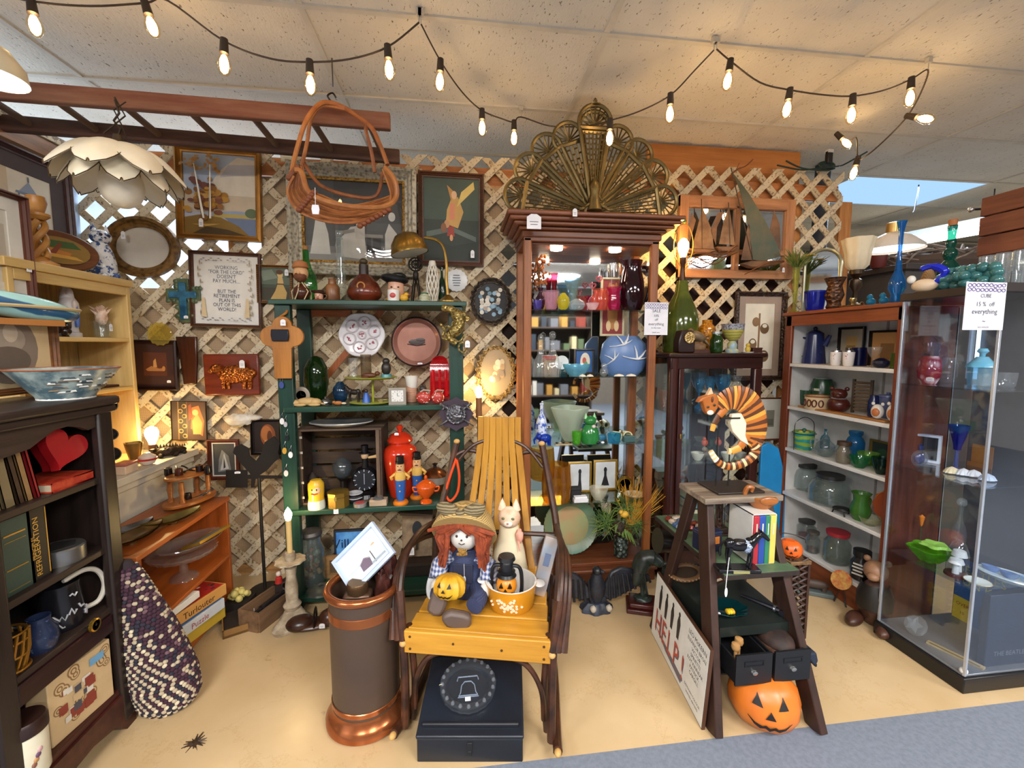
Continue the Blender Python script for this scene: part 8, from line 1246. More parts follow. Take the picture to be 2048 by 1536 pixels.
q=fit(1834,685,1886,768,X=2.1,z=DS[0]);w,h=q.w,q.h;r=T('ruby_cut_vase','ruby flashed cut glass vase with ringed neck in glass tower','vase',q.p);O('body',G().lathe(prof([(.6,0),(.9,.15),(1,.35),(.85,.6),(.6,.68)],w,h,.004),seg=40,rib=.03,nrib=10),M('7a1c28',.08,'v','c8b0b8',30),r);O('neck',G().lathe([(w*.3,h*.66),(w*.36,h*.72),(w*.3,h*.78),(w*.38,h*.84),(w*.32,h*.9),(w*.42,h),(w*.36,h),(w*.26,h*.7)],seg=32),M('8a7078',.06,'g',amt=.25),r);price(r,PX(1860,758,DX0+.03),.03,.016,R(-90))
q=fit(1922,697,2004,776,X=2.22,z=DS[0]);w,h=q.w*.8,q.h;r=T('aqua_lidded_dish','aqua blue milk glass lidded dish in glass tower','dish',q.p);aq=M('7ac4e0',.2);O('bowl',G().lathe(prof([(.8,0),(.9,.2),(.92,.5)],w,h,.004),seg=8),M('a8d0e0',.1,'g','98c8dc',amt=.4),r);O('lid',G().lathe([(w*.52,h*.5),(w*.5,h*.55),(w*.3,h*.7),(w*.2,h*.78),(.0005,h*.79)],seg=8),aq,r);O('knob',G().lathe([(w*.08,h*.78),(w*.1,h*.86),(w*.2,h*.92),(w*.14,h),(.0005,h)]),aq,r)
dpot('clear_ridged_jar','clear ridged glass jar between ruby vase and aqua dish','jar',(1880,715,1916,766),'jar',cut,0,X=2.25,rib=.03,nrib=10);dpot('clear_salt_dish','small clear glass dish at right front of tower top shelf','dish',(1990,745,2036,782),'cup',cut,0,X=2.26)
q=fit(1815,900,1862,948,X=2.08,z=DS[1]);w,h=q.w,q.h;r=T('perfume_bottle','round cobalt and clear perfume bottle in glass tower','bottle',q.p);O('outer',G().ell((0,0,h*.5),(w*.45,w*.3,h*.5)),M('c8d4e4',.05,'g',amt=.1),r);O('core',G().ell((0,0,h*.5),(w*.28,w*.2,h*.3)),M('1a2a6a',.1),r);O('stopper',G().lathe([(.008,h),(.01,h+.02),(.0005,h+.03)]),M('1a2a5a',.2),r)
r=T('white_box_frame','open white square frame behind perfume bottle','frame',(2.2,PX(1845,940,2.2).y,DS[1]),rz=R(-60));O('frame',G().loops([rect_ring(.11,.13,i,y)for i,y in((0,.03),(0,0),(.01,0),(.01,.03))]),M('d8dee6',.4),r);O('backing',G().bb((-.045,.026,.01),(.045,.03,.12)),M('10131c',.5),r)
q=fit(1892,850,1938,935,X=2.2,z=DS[1]);r=T('cobalt_goblet','cobalt blue flared goblet in glass tower','goblet',q.p);O('bowl',G().lathe([(.012,q.h*.45),(q.w*.2,q.h*.55),(q.w*.5,q.h),(q.w*.48,q.h),(.0005,q.h*.5)],rib=.05,nrib=8,seg=32),M('1c2a9a',.08,'g','141f88',amt=.5),r);O('stem',G().lathe([(.0005,0),(q.w*.35,0),(.008,.012),(.006,q.h*.45),(.0005,q.h*.46)]),M('7a86c8',.06,'g',amt=.3),r)
rd=Rnd(51)
for k,(px,py,X_,c,lb)in enumerate(((1905,925,2.12,'e0cfa8','cream scallop shell at left in glass tower'),(1928,935,2.14,'dadce0','white clam shell in middle of glass tower shelf'),(1948,940,2.16,'d0d4da','large grey white shell right of white clam'),(1975,955,2.15,'b9c8e0','pale blue oyster shell at glass tower front'))):
 p=PX(px,py,X_);S('display_shell',lb,'shell',G().lathe([(.0005,0),(.032,.004),(.022,.02),(.0005,.03)],seg=30,rib=.08,nrib=12,sy=.75),M(c,.45),(X_,p.y,DS[1]+.0005),group='shells in glass tower')
r=T('orange_gift_card','orange card standing at back of glass tower middle shelf','card',(2.36,PX(1965,900,2.36).y,DS[1]),rz=R(-90));O('card',G().bb((-.04,0,0),(.04,.003,.1)),M('8a5a2a',.5),r);O('fold',G().bb((-.04,-.02,0),(.04,-.018,.02)),M('7a4e24',.5),r)
q=fit(1828,1040,1898,1092,X=2.1,z=DS[2]);g=G();r=T('lime_ruffled_bowl','bright lime green ruffled leaf bowl in glass tower','bowl',q.p);lg=M('7ac02c',.15,'g','6ab824',amt=.65);O('bowl',G().lathe([(.0005,.004),(.03,0),(.055,.03),(.075,.06),(.072,.062),(.05,.034),(.0005,.01)],seg=40,rib=.12,nrib=5),lg,r);O('leaf',G().lathe([(.0005,.07),(.04,.075),(.05,.065),(.0005,.06)],(.01,-.01,.01),30,rib=.15,nrib=5),M('9ad05a',.25),r);O('foot',G().lathe([(.0005,0),(.03,0),(.028,.008),(.0005,.009)]),M('2a4a1c',.2),r)
r=T('orange_carrot_pick','small orange carrot ornament beside lime bowl','ornament',(2.2,PX(1842,1060,2.2).y,DS[2]));O('carrot',G().lathe([(.0005,.1),(.005,.11),(.011,.15),(.0005,.16)]),M('d87a24',.4),r);O('stem',G().tube([(0,0,0),(0,0,.105)],.002,5),M('3a4a2a',.5),r)
q=fit(1904,995,1936,1095,X=2.25,z=DS[2]);r=T('clear_glass_decanter','clear glass stoppered decanter behind mushroom dome','decanter',q.p);O('body',G().lathe(prof('bottle',q.w,q.h*.85)),M('c8ccd0',.05,'g',amt=.08),r);O('stopper',G().ell((0,0,q.h*.93),(.018,.018,.02)),cut,r)
q=fit(1886,1078,1944,1165,X=2.08,z=DS[2]);w,h=q.w*.85,q.h;r=T('mushroom_dome','glass dome over white mushroom figurine on dark base','dome',q.p);O('dome',G().lathe([(w*.48,.012),(w*.48,h*.6),(w*.35,h*.88),(w*.1,h),(.0005,h)],seg=28),M('dfe6ee',.03,'gp'),r);O('base',G().lathe([(.0005,0),(w*.55,0),(w*.52,.012),(.0005,.013)]),M('4a2020',.35),r)
for x,y,hh_ in((-.012,-.005,h*.55),(.018,.008,h*.75)):O('mushroom',G().lathe([(.0005,.012),(.012,.013),(.008,hh_*.7),(.0005,hh_*.7)],(x,y,0),12).lathe([(.026,hh_*.68),(.02,hh_*.88),(.0005,hh_*.95)],(x,y,0),16),M('dfe0dc',.35),r)
r=T('blue_boat_tray','pale tray of blue ceramic boats at right of glass tower','tray',(2.25,PX(1990,1130,2.25).y-.05,DS[2]),rz=R(-70));O('tray',G().lathe([(.0005,0),(.06,0),(.1,.02),(.097,.024),(.0005,.008)],seg=36,sy=.6),M('c4d4d8',.25),r)
for k in range(3):S('ceramic_boat',['blue ceramic boat at far end of pale tray','dark blue ceramic boat in middle of pale tray','light blue ceramic boat at near end of pale tray'][k],'figurine',G().lathe([(.0005,0),(.012,0),(.02,.012),(.022,.024),(.019,.024),(.0005,.01)],sy=.6,sx=1.3),M(['5a7ab0','48689c','86a0c4'][k],.3),r.location+Vector((.02*(k-1),.05*(1-k),.011+.003*abs(k-1))),rz=R(-70),group='ceramic boats on pale tray')
r=T('small_white_saucer','oval white saucer in front of mushroom dome','saucer',(2.09,PX(1955,1165,2.09).y,DS[2]));O('saucer',G().lathe([(.0005,0),(.025,0),(.042,.012),(.04,.014),(.0005,.005)],seg=28),M('dce4e0',.3),r);O('rim',G().tube([(.041*cos(k*.3),.041*sin(k*.3),.013)for k in range(21)],.0015,5,closed=True),M('b09a60',.4),r)
zb=.0755;r=T('fun_kit_poster','blue and yellow lettered card kit standing in glass tower base','poster',(DX1-.03,DY0+.2,zb),rz=R(-90));W_,H_=.3,.30;g=G().bb((-W_/2,0,0),(W_/2,.006,H_));O('card',g,M('2a5a8c',.5),r)
g=G().text('BEATLES',.05,-.145,H_-.06,-.001,0,'LEFT').text('FUN KIT',.05,-.145,H_-.12,-.001,0,'LEFT');O('title',g,M('c8b83c',.5),r);O('yellow_panel',G().bb((-W_/2,-.0015,0),(-W_/2+.08,0,.11)),M('d0b030',.5),r);O('panel_text',G().text('OVER',.022,-.11,.07,-.002).text('10',.02,-.11,.03,-.002),M('8a2a20',.5),r)
g=G()
for k in range(4):x=-.03+k*.042;g.flat([(x-.012,.02),(x+.012,.02),(x+.014,.1),(x+.006,.13),(x-.006,.13),(x-.014,.1)],-.001);g.flat(E2(x,.145,.01,.013,12),-.001)
O('grey_figures',g,M('4a4a4c',.5),r)
r=T('crystal_paperweight','round cut crystal paperweight on glass tower base','paperweight',(2.07,PX(1828,1290,2.07).y,zb));O('disc',G().lathe([(.0005,-.01),(.04,-.01),(.046,0),(.04,.012),(.0005,.012)],seg=24,rib=.03,nrib=12,mx=MTr((0,0,.044))@MRo(R(-60),4,'Y')),cut,r);O('star',G().lathe([(.0005,.0125),(.03,.0125)],seg=10,rib=.3,nrib=5,mx=MTr((0,0,.044))@MRo(R(-60),4,'Y')),M('b8c0c8',.3),r)
r=T('wooden_ruler','pale wooden ruler lying on glass tower base','ruler',(2.1,1.47,zb),rz=R(18));O('ruler',G().bb((-.012,-.08,0),(.012,.1,.008)),M('b8a47c',.5,'wy'),r);O('marks',G().bb((-.012,-.07,.008),(-.004,.09,.0085)),M('6a5a3c',.6),r)
r=T('dark_record_box','large dark boxed set lettered on lower edge in glass tower','box',(2.26,DY0+.035,zb),rz=0);O('box',G().bb((-.12,0,0),(.14,.03,.31)),M('2c3748',.4),r,bevel=.003);O('lettering',G().text('THE BEATLES',.028,.0,.045,-.001),M('7a828c',.5),r)
z=DZ
q=fit(1870,440,1934,545,X=2.2,z=z);w,h=q.w*.85,q.h;r=T('green_genie_decanter','emerald green tiered glass decanter with cork','decanter',q.p);em=M('0f6a58',.08,'g','0c5a4a',amt=.5);O('body',G().lathe([(.0005,0),(w*.45,0),(w*.5,h*.06),(w*.5,h*.3),(w*.36,h*.4),(w*.2,h*.46),(w*.3,h*.52),(w*.28,h*.58),(w*.16,h*.62),(w*.22,h*.68),(w*.2,h*.72),(w*.15,h*.76),(w*.2,h*.92),(.0005,h*.93)],seg=32),em,r);O('cork',G().lathe([(w*.17,h*.92),(w*.19,h),(.0005,h)]),M('a8683c',.7),r)
q=fit(1870,520,1976,575,X=2.06,z=z);r=T('glass_grape_cluster','cluster of teal glass grapes on glass tower','ornament',(2.09,q.p.y,z));rd=Rnd(61);tg=M('3f7474',.12,'p','2f5f60',10);n=0
for lvl,cnt in((.022,12),(.052,10),(.08,6)):
 for k in range(cnt):O('grape',G().ell(((rd.uniform(-.035,.05)),(k/(cnt-1)-.5)*.2*(1-lvl*3),lvl+rd.uniform(-.004,.004)),(.022,.022,.021),0,12,8),tg,r)
q=fit(1828,540,1872,580,X=2.04,z=z);r=T('cobalt_rooster','cobalt blue and gold glass rooster at tower edge','figurine',q.p,rz=R(-60));O('body',G().ell((0,0,.03),(.045,.025,.028)),M('dac0a0',.4),r);O('tail',G().tube(bez([(.035,0,.04),(.06,0,.08),(.02,0,.11),(-.02,0,.1)],4),[.012]*4+[.016]*4+[.012]*4+[.004],8),M('1a2ab8',.12),r);O('head',G().ell((-.045,0,.06),(.016,.014,.018)),M('e0dcd4',.4),r)
r=T('wicker_doll','woven straw cone ornament beside cobalt rooster','ornament',fit(1845,500,1872,560,X=2.14,z=z).p);O('cone',G().lathe([(.0005,0),(.04,0),(.03,.06),(.012,.12),(.0005,.14)],seg=20),M('a07c50',.7,'k','6a4c2c',90),r);O('base',G().lathe([(.042,0),(.046,.008),(.04,.016)]),M('8a6840',.7),r)
for k in range(3):
 for j in range(2):pot('pressed_glass_cup',['pressed glass cup front left by grape cluster','pressed glass cup back left under crate','pressed glass cup front middle under crate','pressed glass cup back middle under crate','pressed glass cup front right at photo edge','pressed glass cup back right at photo edge'][k*2+j],'cup',(1955+34*k,512-6*k,1990+34*k,572),'cup',M('dfe6ea',.05,'g',amt=.12),X=2.14+.1*j+.02*k,z=z,group='pressed glass cups on tower',rib=.04,nrib=12)
cz=PX(2000,508,2.3).z;p=PX(1968,508,2.32);r=T('plank_crate','reddish wooden plank crate raised over pressed glass cups','crate',(2.4,p.y-.14,cz));cw=M('7c4630',.6,'wy','5a2e1e',5)
for k in range(3):O('plank',G().box((-.1,0,.045+k*.085),(.012,.3,.08)),cw,r,bevel=.003);O('plank',G().box((.1,0,.045+k*.085),(.012,.3,.08)),cw,r,bevel=.003);O('plank',G().box((0,.144,.045+k*.085),(.19,.012,.08)),cw,r,bevel=.003)
O('bottom',G().box((0,0,.004),(.19,.29,.008)),cw,r)
r2=T('glass_riser','clear glass riser carrying the plank crate','riser',(2.4,p.y-.14,z));O('leg',G().bb((-.09,-.13,0),(-.08,.13,cz-z-.004)),gp,r2);O('leg',G().bb((.08,-.13,0),(.09,.13,cz-z-.004)),gp,r2);O('top',G().bb((-.1,-.14,cz-z-.004),(.1,.14,cz-z-.001)),gp,r2)
r=T('olive_bag','olive green bag standing in the plank crate','bag',(2.42,p.y-.18,cz+.01));O('bag',G().prism([(-.07,0),(.07,0),(.08,.38),(.03,.42),(-.06,.38)],-.05,.05),M('7c8a3c',.7),r,bevel=.02);O('handle',G().tube(bez([(-.04,0,.38),(0,0,.46),(.05,0,.39)],5),.006,6),M('2a4a4a',.6),r)
r=T('chrome_ball_hook','small chrome knob hook left of plank crate','hook',(2.3,p.y+.05,cz+.22));O('arm',G().tube([(0,0,0),(.1,-.04,0)],.005,6),M('2a2a2c',.4),r);O('ball',G().ell((0,0,0),.012),M('c8c8ca',.2,metal=.9),r)
for k,(px,py,y2)in enumerate(((1833,425,470),(1990,375,395))):
 p=PY(px,py,3.2);p.z=CZ;S('ceiling_wire_hook',['wire hook dropping from ceiling left of emerald decanter','wire hook dropping from ceiling above plank crate'][k],'hook',G().tube([(0,0,0),(0,0,-.04),(-.02,0,-.2),(-.03,0,-.22)],.005,6),M('4a4a4e',.4,metal=.8),(p.x,p.y,p.z))
vp=PY(1865,548,2.75);KZ=vp.z;r=T('grapevine_wreath','tangled grey grapevine wreath pile in next stall','wreath',(vp.x,2.75,KZ));g=G();rd=Rnd(71)
for k in range(46):
 a0=rd.uniform(0,6.28);R_=rd.uniform(.16,.4);pts=[(R_*cos(a0+t*.5)*1.2+rd.gauss(0,.02),R_*sin(a0+t*.5)*.6+rd.gauss(0,.02),.1+rd.gauss(0,.045))for t in range(7)];g.tube(bez(pts,3),.007,5)
o=O('vines',g,M('6a5a50',.8,'n','9a8c80',14),r);o['kind']='stuff';O('core_ring',G().tube([(.36*cos(k*.3),.2*sin(k*.3),.06)for k in range(21)],.05,8,closed=True),M('5a4a40',.9),r)
r=T('stall_counter','dark counter of the next stall behind the shelf unit','counter',(vp.x,2.8,0));O('top',G().bb((-.62,-.4,KZ-.035),(.75,.5,KZ)),M('3c3430',.5),r,bevel=.004);O('body',G().bb((-.58,-.36,0),(.7,.45,KZ-.035)),M('4a4440',.6),r)
pot('terracotta_planter','dark red planter on next stall counter','planter',(1738,500,1776,540),'cup',M('6a2420',.5),Y=2.6,z=KZ)
la,lb_=PZ(1700,512,2.4),PZ(1985,462,2.4);lm=(la+lb_)/2;lx_=(lb_-la).length/2;r=T('bright_stall_light','long bright fluorescent light of the next stall','lamp',(lm.x,lm.y,2.4),rz=math.atan2(lb_.y-la.y,lb_.x-la.x));O('tube',G().bb((-lx_,-.06,0),(lx_,.06,.06)),M('fff6e6',.5,'e',st=7),r);O('housing',G().bb((-lx_,-.1,.06),(lx_,.1,.12)),M('c8c4bc',.5),r);O('hanger',G().tube([(-1.2,0,.12),(-1.2,0,CZ-2.4)],.004,6),M('888888',.4,metal=1),r);O('hanger',G().tube([(1.2,0,.12),(1.2,0,CZ-2.4)],.004,6),M('888888',.4,metal=1),r)
ST(O('wall_right',G().bb((7.4,-4.5,0),(7.5,7.1,2.70)),M('b8b4ae',.9)))
ST(O('wall_stall',G().bb((2.9,5.2,0),(7.4,5.26,2.3)),M('a49c90',.9)))
for k,(x,lb)in enumerate(((.2,'dark stall shelving mirrored in the left of the oak cabinet'),(1.7,'dark stall shelving mirrored in the right of the oak cabinet'))):
 r=T('stall_shelving',lb,'shelf',(x,-2.3,0));rd=Rnd(100+k)
 for sx in(-1,1):O('side_panel',G().box((sx*.66,0,.95),(.03,.35,1.9)),M('3a2c24',.6,'wz'),r)
 for z_ in(.1,.5,.9,1.3,1.7):O('shelf',G().box((0,0,z_),(1.3,.34,.025)),M('4a382c',.6,'wx'),r)
 O('back_board',G().box((0,-.17,.95),(1.3,.01,1.9)),M('2e2620',.7),r)
 gg=G()
 for z_ in(.1,.5,.9,1.3,1.7):
  xx=-.56
  while xx<.55:
   w_=rd.uniform(.06,.16);h_=rd.uniform(.1,.3);gg.box((xx+w_/2,.03,z_+.0135+h_/2),(w_,.2,h_),rd.randrange(8));xx+=w_+rd.uniform(.01,.08)
 O('boxed_goods',gg,[M(h_,.5)for h_ in('8a3a2c','3a5a7a','c8b890','5a6a4a','b8863c','6a6a70','d8d0c4','2c3440')],r)['kind']='stuff'
# ================= UMBRELLA STAND =================
c=Vector((-.355,1.578,0));cop=M('b0683e',.22,'p','96542e',8,metal=.75);bd=M('4c3a2c',.45,'p','43332a',5)
r=T('copper_umbrella_stand','tall brown metal umbrella stand with copper rim and bands','umbrella stand',c);H=.515
O('body',G().lathe([(.121,.06),(.122,H),(.117,H),(.116,.07),(.0005,.06)],seg=48),bd,r);O('foot',G().lathe([(.0005,0),(.136,0),(.147,.012),(.147,.03),(.137,.046),(.126,.058),(.122,.075),(.0005,.06)],seg=48),cop,r)
O('rim',G().tube([(.124*cos(k*.1309),.124*sin(k*.1309),H)for k in range(48)],.014,10,closed=True),cop,r)
for z0,z1 in((H-.095,H-.06),(.085,.105)):O('band',G().lathe([(.1225,z0),(.1245,z0+.002),(.1245,z1-.002),(.1225,z1)],seg=48),cop,r)
O('handle',G().tube(bez([(.108,-.065,H-.06),(.127,-.05,H-.1),(.134,.0,H-.1),(.12,.05,H-.06)],5),.008,7,flat=.6),M('8a7a6a',.3,metal=.7),r)
p=PY(726,1115,1.60);r=T('tilted_winter_print','pale blue framed winter barn print stuck slantwise in umbrella stand','picture',p,rot=Euler((R(-30),R(-45),0),'XYZ'));w,h=.215,.15
O('frame',G().loops([[(a,b,cc-h/2)for a,b,cc in rect_ring(w,h,i,y)]for i,y in((0,.01),(0,-.006),(.012,-.008),(.016,-.002),(.016,.003))]),M('b9cbe8',.4),r)
g=G();mats=[M('ccd6d6',.5)];g.flat(R2(-w/2+.014,-h/2+.014,w/2-.014,h/2-.014),.001);art=[('dfe3dc',R2(0,.4,1,1)),('c3ccd2',[(0,0),(1,0),(1,.3),(0,.4)]),('6a5a6a',[(.35,.15),(.6,.12),(.62,.35),(.5,.45),(.36,.36)]),('8a7a8c',[(.33,.36),(.5,.48),(.64,.36),(.5,.44)]),('5a4c54',R2(.68,.1,.7,.5)),('c8a888',E2(.82,.6,.05,.03)),('9aa4ac',[(.6,.12),(.95,.1),(.95,.16),(.6,.18)])]
g2=G();artmesh(g2,art,w-.03,h-.03,0,mats);o_=len(g.v);g.v+=[(a,b,cc-h/2+.015)for a,b,cc in g2 .v];g.f+=[tuple(k+o_ for k in f)for f in g2 .f];g.m+=g2 .m;O('picture',g,mats,r);O('back',G().bb((-w/2+.004,.004,-h/2+.004),(w/2-.004,.01,h/2-.004)),M('8a94a4',.6),r)
r=T('brass_canteen','dull brass lidded canteen poking from umbrella stand','canteen',(-.372,1.56,.37));O('body',G().bb((-.05,-.03,0),(.05,.03,.13)),M('5a4232',.35,metal=.5),r,bevel=.01);O('lid',G().lathe([(.0005,.13),(.036,.13),(.038,.16),(.034,.168),(.0005,.169)],seg=28),M('6a5138',.3,metal=.7),r)
r=T('carved_driftwood','gnarled reddish brown root carving in umbrella stand','carving',(-.285,1.6,.38));O('root',G().ell((0,0,.09),(.035,.035,.09),nz=.22,seed=3),M('4a241c',.35,'n','2a120e',25),r);O('knot',G().ell((.02,.015,.18),(.025,.022,.05),nz=.25,seed=5),M('5a3026',.35,'n','2a120e',25),r)
# ================= ROCKING CHAIR =================
CO=Vector((.055,1.419,0));CRZ=R(-13.5);r=T('bentwood_rocking_chair','rustic bentwood rocking chair with golden slats and bark branches','chair',CO,rz=CRZ)
def cw(x,y,z):return CO+Vector((x*cos(CRZ)-y*sin(CRZ),x*sin(CRZ)+y*cos(CRZ),z))
sl=M('c8912f',.35,'wx','a8721f',4);slz=M('c08a2e',.35,'wz','9c6a1c',4);bark=M('20130d',.38,'n','4e2c1a',16,amt=.7,bump=.2);cutw=M('c89a58',.6)
SZ=.40
for k in range(5):
 wd=.248-.006*k;O('seat_slat',G().box((0,.048+k*.097,SZ-.009),(2*wd,.09,.018)),sl,r,bevel=.004)
O('front_apron',G().box((0,-.006,SZ-.042),(.515,.02,.082)),sl,r,bevel=.004)
for x,z in((-.235,SZ-.02),(-.235,SZ-.065),(-.08,SZ-.035),(.09,SZ-.045),(.235,SZ-.02),(.235,SZ-.065)):O('peg',G().lathe([(.0005,0),(.0045,0),(.0045,.002),(.0005,.002)],(0,0,0),8,mx=MTr((x,-.016,z))@RX),M('4a2c10',.5),r)
for k in range(7):
 f=(k-3)/3;pts=[]
 for i in range(13):
  t=i/12;x=f*(.165-.078*min(1,t/.85)**.8);y=.44+.13*t+.04*sin(pi*t)*(1 if t<.5 else 1);pts.append(Vector((x,y+.012*f*f,SZ+.0+.665*t)))
 g=G();vs=[];fs=[];wv=.0142
 for i,q in enumerate(pts):
  ww=wv*(1.05 if i<10 else 1.0)
  for sx,sy in((-1,-1),(1,-1),(1,1),(-1,1)):vs.append((q.x+sx*ww,q.y+sy*.005,q.z))
 for i in range(12):
  for j in range(4):fs.append((i*4+j,i*4+(j+1)%4,i*4+4+(j+1)%4,i*4+4+j))
 fs+=[(3,2,1,0),tuple(48+j for j in range(4))]
 O('back_slat',g.add(vs,fs),slz,r,bevel=.002)
for s in(-1,1):
 O('back_post',G().tube(bez([(s*.27,.40,.30),(s*.275,.47,.55),(s*.24,.53,.75),(s*.2,.57,.945)],6),.016,9),bark,r);O('post_end',G().ell((s*.2,.562,.947),(.015,.012,.012)),cutw,r)
 O('runner',G().tube(bez([(s*.285,-.06,.045),(s*.28,.05,.02),(s*.27,.3,.016),(s*.25,.55,.03),(s*.24,.78,.09)],6),.0165,9),bark,r);O('runner_tip',G().ell((s*.285,-.068,.048),(.012,.018,.012),rot=(R(-20),0,0)),cutw,r)
 O('front_leg',G().tube(bez([(s*.262,-.01,.03),(s*.262,.0,.2),(s*.268,.0,.4),(s*.285,.03,.52)],5),.015,9),bark,r);O('front_leg',G().tube(bez([(s*.245,.03,.03),(s*.235,.025,.2),(s*.25,.02,.4)],5),.012,9),bark,r);O('rear_leg',G().tube([(s*.25,.42,.03),(s*.26,.42,.4)],.014,8),bark,r)
 for j in range(3):O('arm',G().tube(bez([(s*(.262+.02*j),-.01+.0*j,.36),(s*(.285+.016*j),.03+.02*j,.52),(s*(.292+.012*j),.13+.012*j,.615-.012*j),(s*(.285+.008*j),.28,.632-.02*j),(s*.272,.46,.6-.03*j)],6),.0125,8),bark,r)
 O('arm_end',G().ell((s*.262,-.012,.35),(.013,.013,.012)),cutw,r)
 O('leg_brace',G().tube(bez([(s*.235,.02,.08),(s*.225,.01,.2),(s*.17,.0,.3),(s*.06,.0,.335)],6),.0095,8),bark,r)
O('back_hoop',G().tube(bez([(-.21,.555,.88),(-.14,.585,.9),(0,.6,.86),(.14,.585,.9),(.21,.555,.88)],6),.01,8),bark,r);O('back_hoop',G().tube(bez([(-.205,.55,.84),(-.12,.57,.93),(0,.585,.96),(.12,.57,.93),(.205,.55,.84)],6),.008,8),bark,r);O('back_rail',G().tube([(-.27,.46,.56),(.27,.46,.56)],.011,8),bark,r);O('rung',G().tube([(-.26,.42,.2),(.26,.42,.2)],.011,8),bark,r);O('rung',G().tube([(-.27,.3,.12),(.27,.3,.12)],.009,8),bark,r)
S('orange_cord_loop','orange cord loop hanging on rocking chair left post','cord',G().tube(bez([(0,0,0),(.012,-.006,-.08),(.004,-.004,-.16),(-.03,-.008,-.2),(-.05,-.004,-.16),(-.025,-.004,-.07)],6),.006,7,closed=True),M('d84a20',.35),cw(-.195,.53,.875))
D=cw(-.09,.24,SZ);r=T('rag_doll','red haired rag doll in straw bonnet and plaid overalls on chair','doll',D,rz=CRZ);dn=M('262c48',.8,'k','3a4468',60);plaid=M('3a4a78',.8,'k','b8bcc8',22);skin=M('d8d4cc',.7);hair=M('93401c',.8,'n','6a2810',30)
O('torso',G().lathe([(.0005,0),(.07,.0),(.078,.05),(.07,.12),(.05,.17),(.03,.19),(.0005,.2)],seg=20,sy=.75),dn,r)
O('bib',G().bb((-.04,-.06,.07),(.04,-.052,.15)),M('20263e',.8),r,bevel=.004)
for s,kx,ky,fx,fy in((-1,-.085,-.09,-.075,-.15),(1,.075,-.1,.065,-.19)):
 O('leg',G().tube(bez([(s*.035,-.01,.045),(kx,ky,.05),(fx,fy+.03,.045)],5),.032,10),dn,r)
 a=R(70)if s<0 else R(35);O('shoe',G().prism([(-.03,0),(-.034,.03),(-.03,.075),(-.012,.1),(.012,.1),(.03,.075),(.034,.03),(.03,0),(0,-.008)],-.016,.02),M('5a4a42',.5),r,(fx-.01,fy-.01,.008),rot=Euler((R(-18)if s<0 else R(10),R(18)if s<0 else R(-72),0)),bevel=.012)
 O('sleeve',G().tube(bez([(s*.05,-.01,.165),(s*.095,-.02,.13),(s*.1,-.06,.085)],5),[.028]*5+[.036]*6,10),plaid,r);O('hand',G().ell((s*.098,-.078,.065),(.026,.026,.03)),skin,r)
O('head',G().ell((0,-.015,.255),(.062,.055,.066)),skin,r)
O('face_features',G().ell((-.02,-.066,.265),(.005,.004,.006),0,8,6).ell((.02,-.066,.265),(.005,.004,.006),0,8,6).ell((0,-.072,.252),(.004,.004,.004),0,8,6).tube([(-.012,-.068,.238),(0,-.071,.234),(.012,-.068,.238)],.0018,5),M('3a2a26',.6),r)
g=G();rd=Rnd(81)
for k in range(90):
 a=rd.uniform(0,6.28);fr_=abs(sin(a))if sin(a)<0 else 0;x,y=.062*cos(a),.05*sin(a)-.01;L=rd.uniform(.08,.17)if fr_<.75 else rd.uniform(.02,.04)
 if fr_>.75:g.tube([(x*.5,y*.9-.01,.318),(x*1.2,y-.022,.308),(x*2.6+(.03 if x>0 else-.03),y-.012,.292-L*.6)],[.009,.01,.006],5)
 else:g.tube([(x*.9,y,.31),(x*1.35,y*1.2-.01,.28),(x*1.55+rd.uniform(-.012,.012),y-.02,.25),(x*1.3+rd.uniform(-.012,.012),y-.025,.25-L*.4),(x*1.6,y-.03,.25-L*.75)],[.01,.013,.012,.011,.005],6)
o=O('yarn_hair',g,hair,r);o['kind']='stuff'
st=M('c2a468',.75,'b','8d7040',60);O('bonnet',G().lathe([(.128,-.03),(.13,-.024),(.118,.01),(.1,.05),(.06,.085),(.0005,.095)],seg=36,mx=MTr((0,-.005,.275))@MRo(R(-52),4,'X')),st,r)
bwm=M('8a7c5c',.8,'b','55482f',30)
for s in(-1,1):O('bow_loop',G().ell((s*.048,-.075,.372),(.05,.02,.028),rot=(0,R(-20*s),0)),bwm,r)
O('bow_knot',G().ell((0,-.09,.366),(.018,.014,.016)),bwm,r);g=G()
for k in range(40):a=rd.uniform(0,6.28);g.tube([(0,-.062,.185),(.028*cos(a)*rd.random(),-.075,.195+.026*rd.random())],[.002,.003],4)
o=O('straw_posy',g,M('a8803a',.8),r);o['kind']='stuff'
O('price_tag',G().prism(E2(0,0,.006,.014,10),-.001,.001),M('c8d0e0',.5),r,(.012,-.08,.1));O('tag_string',G().tube([(.01,-.075,.16),(.012,-.08,.112)],.0008,4),M('e0e0e0',.5),r)
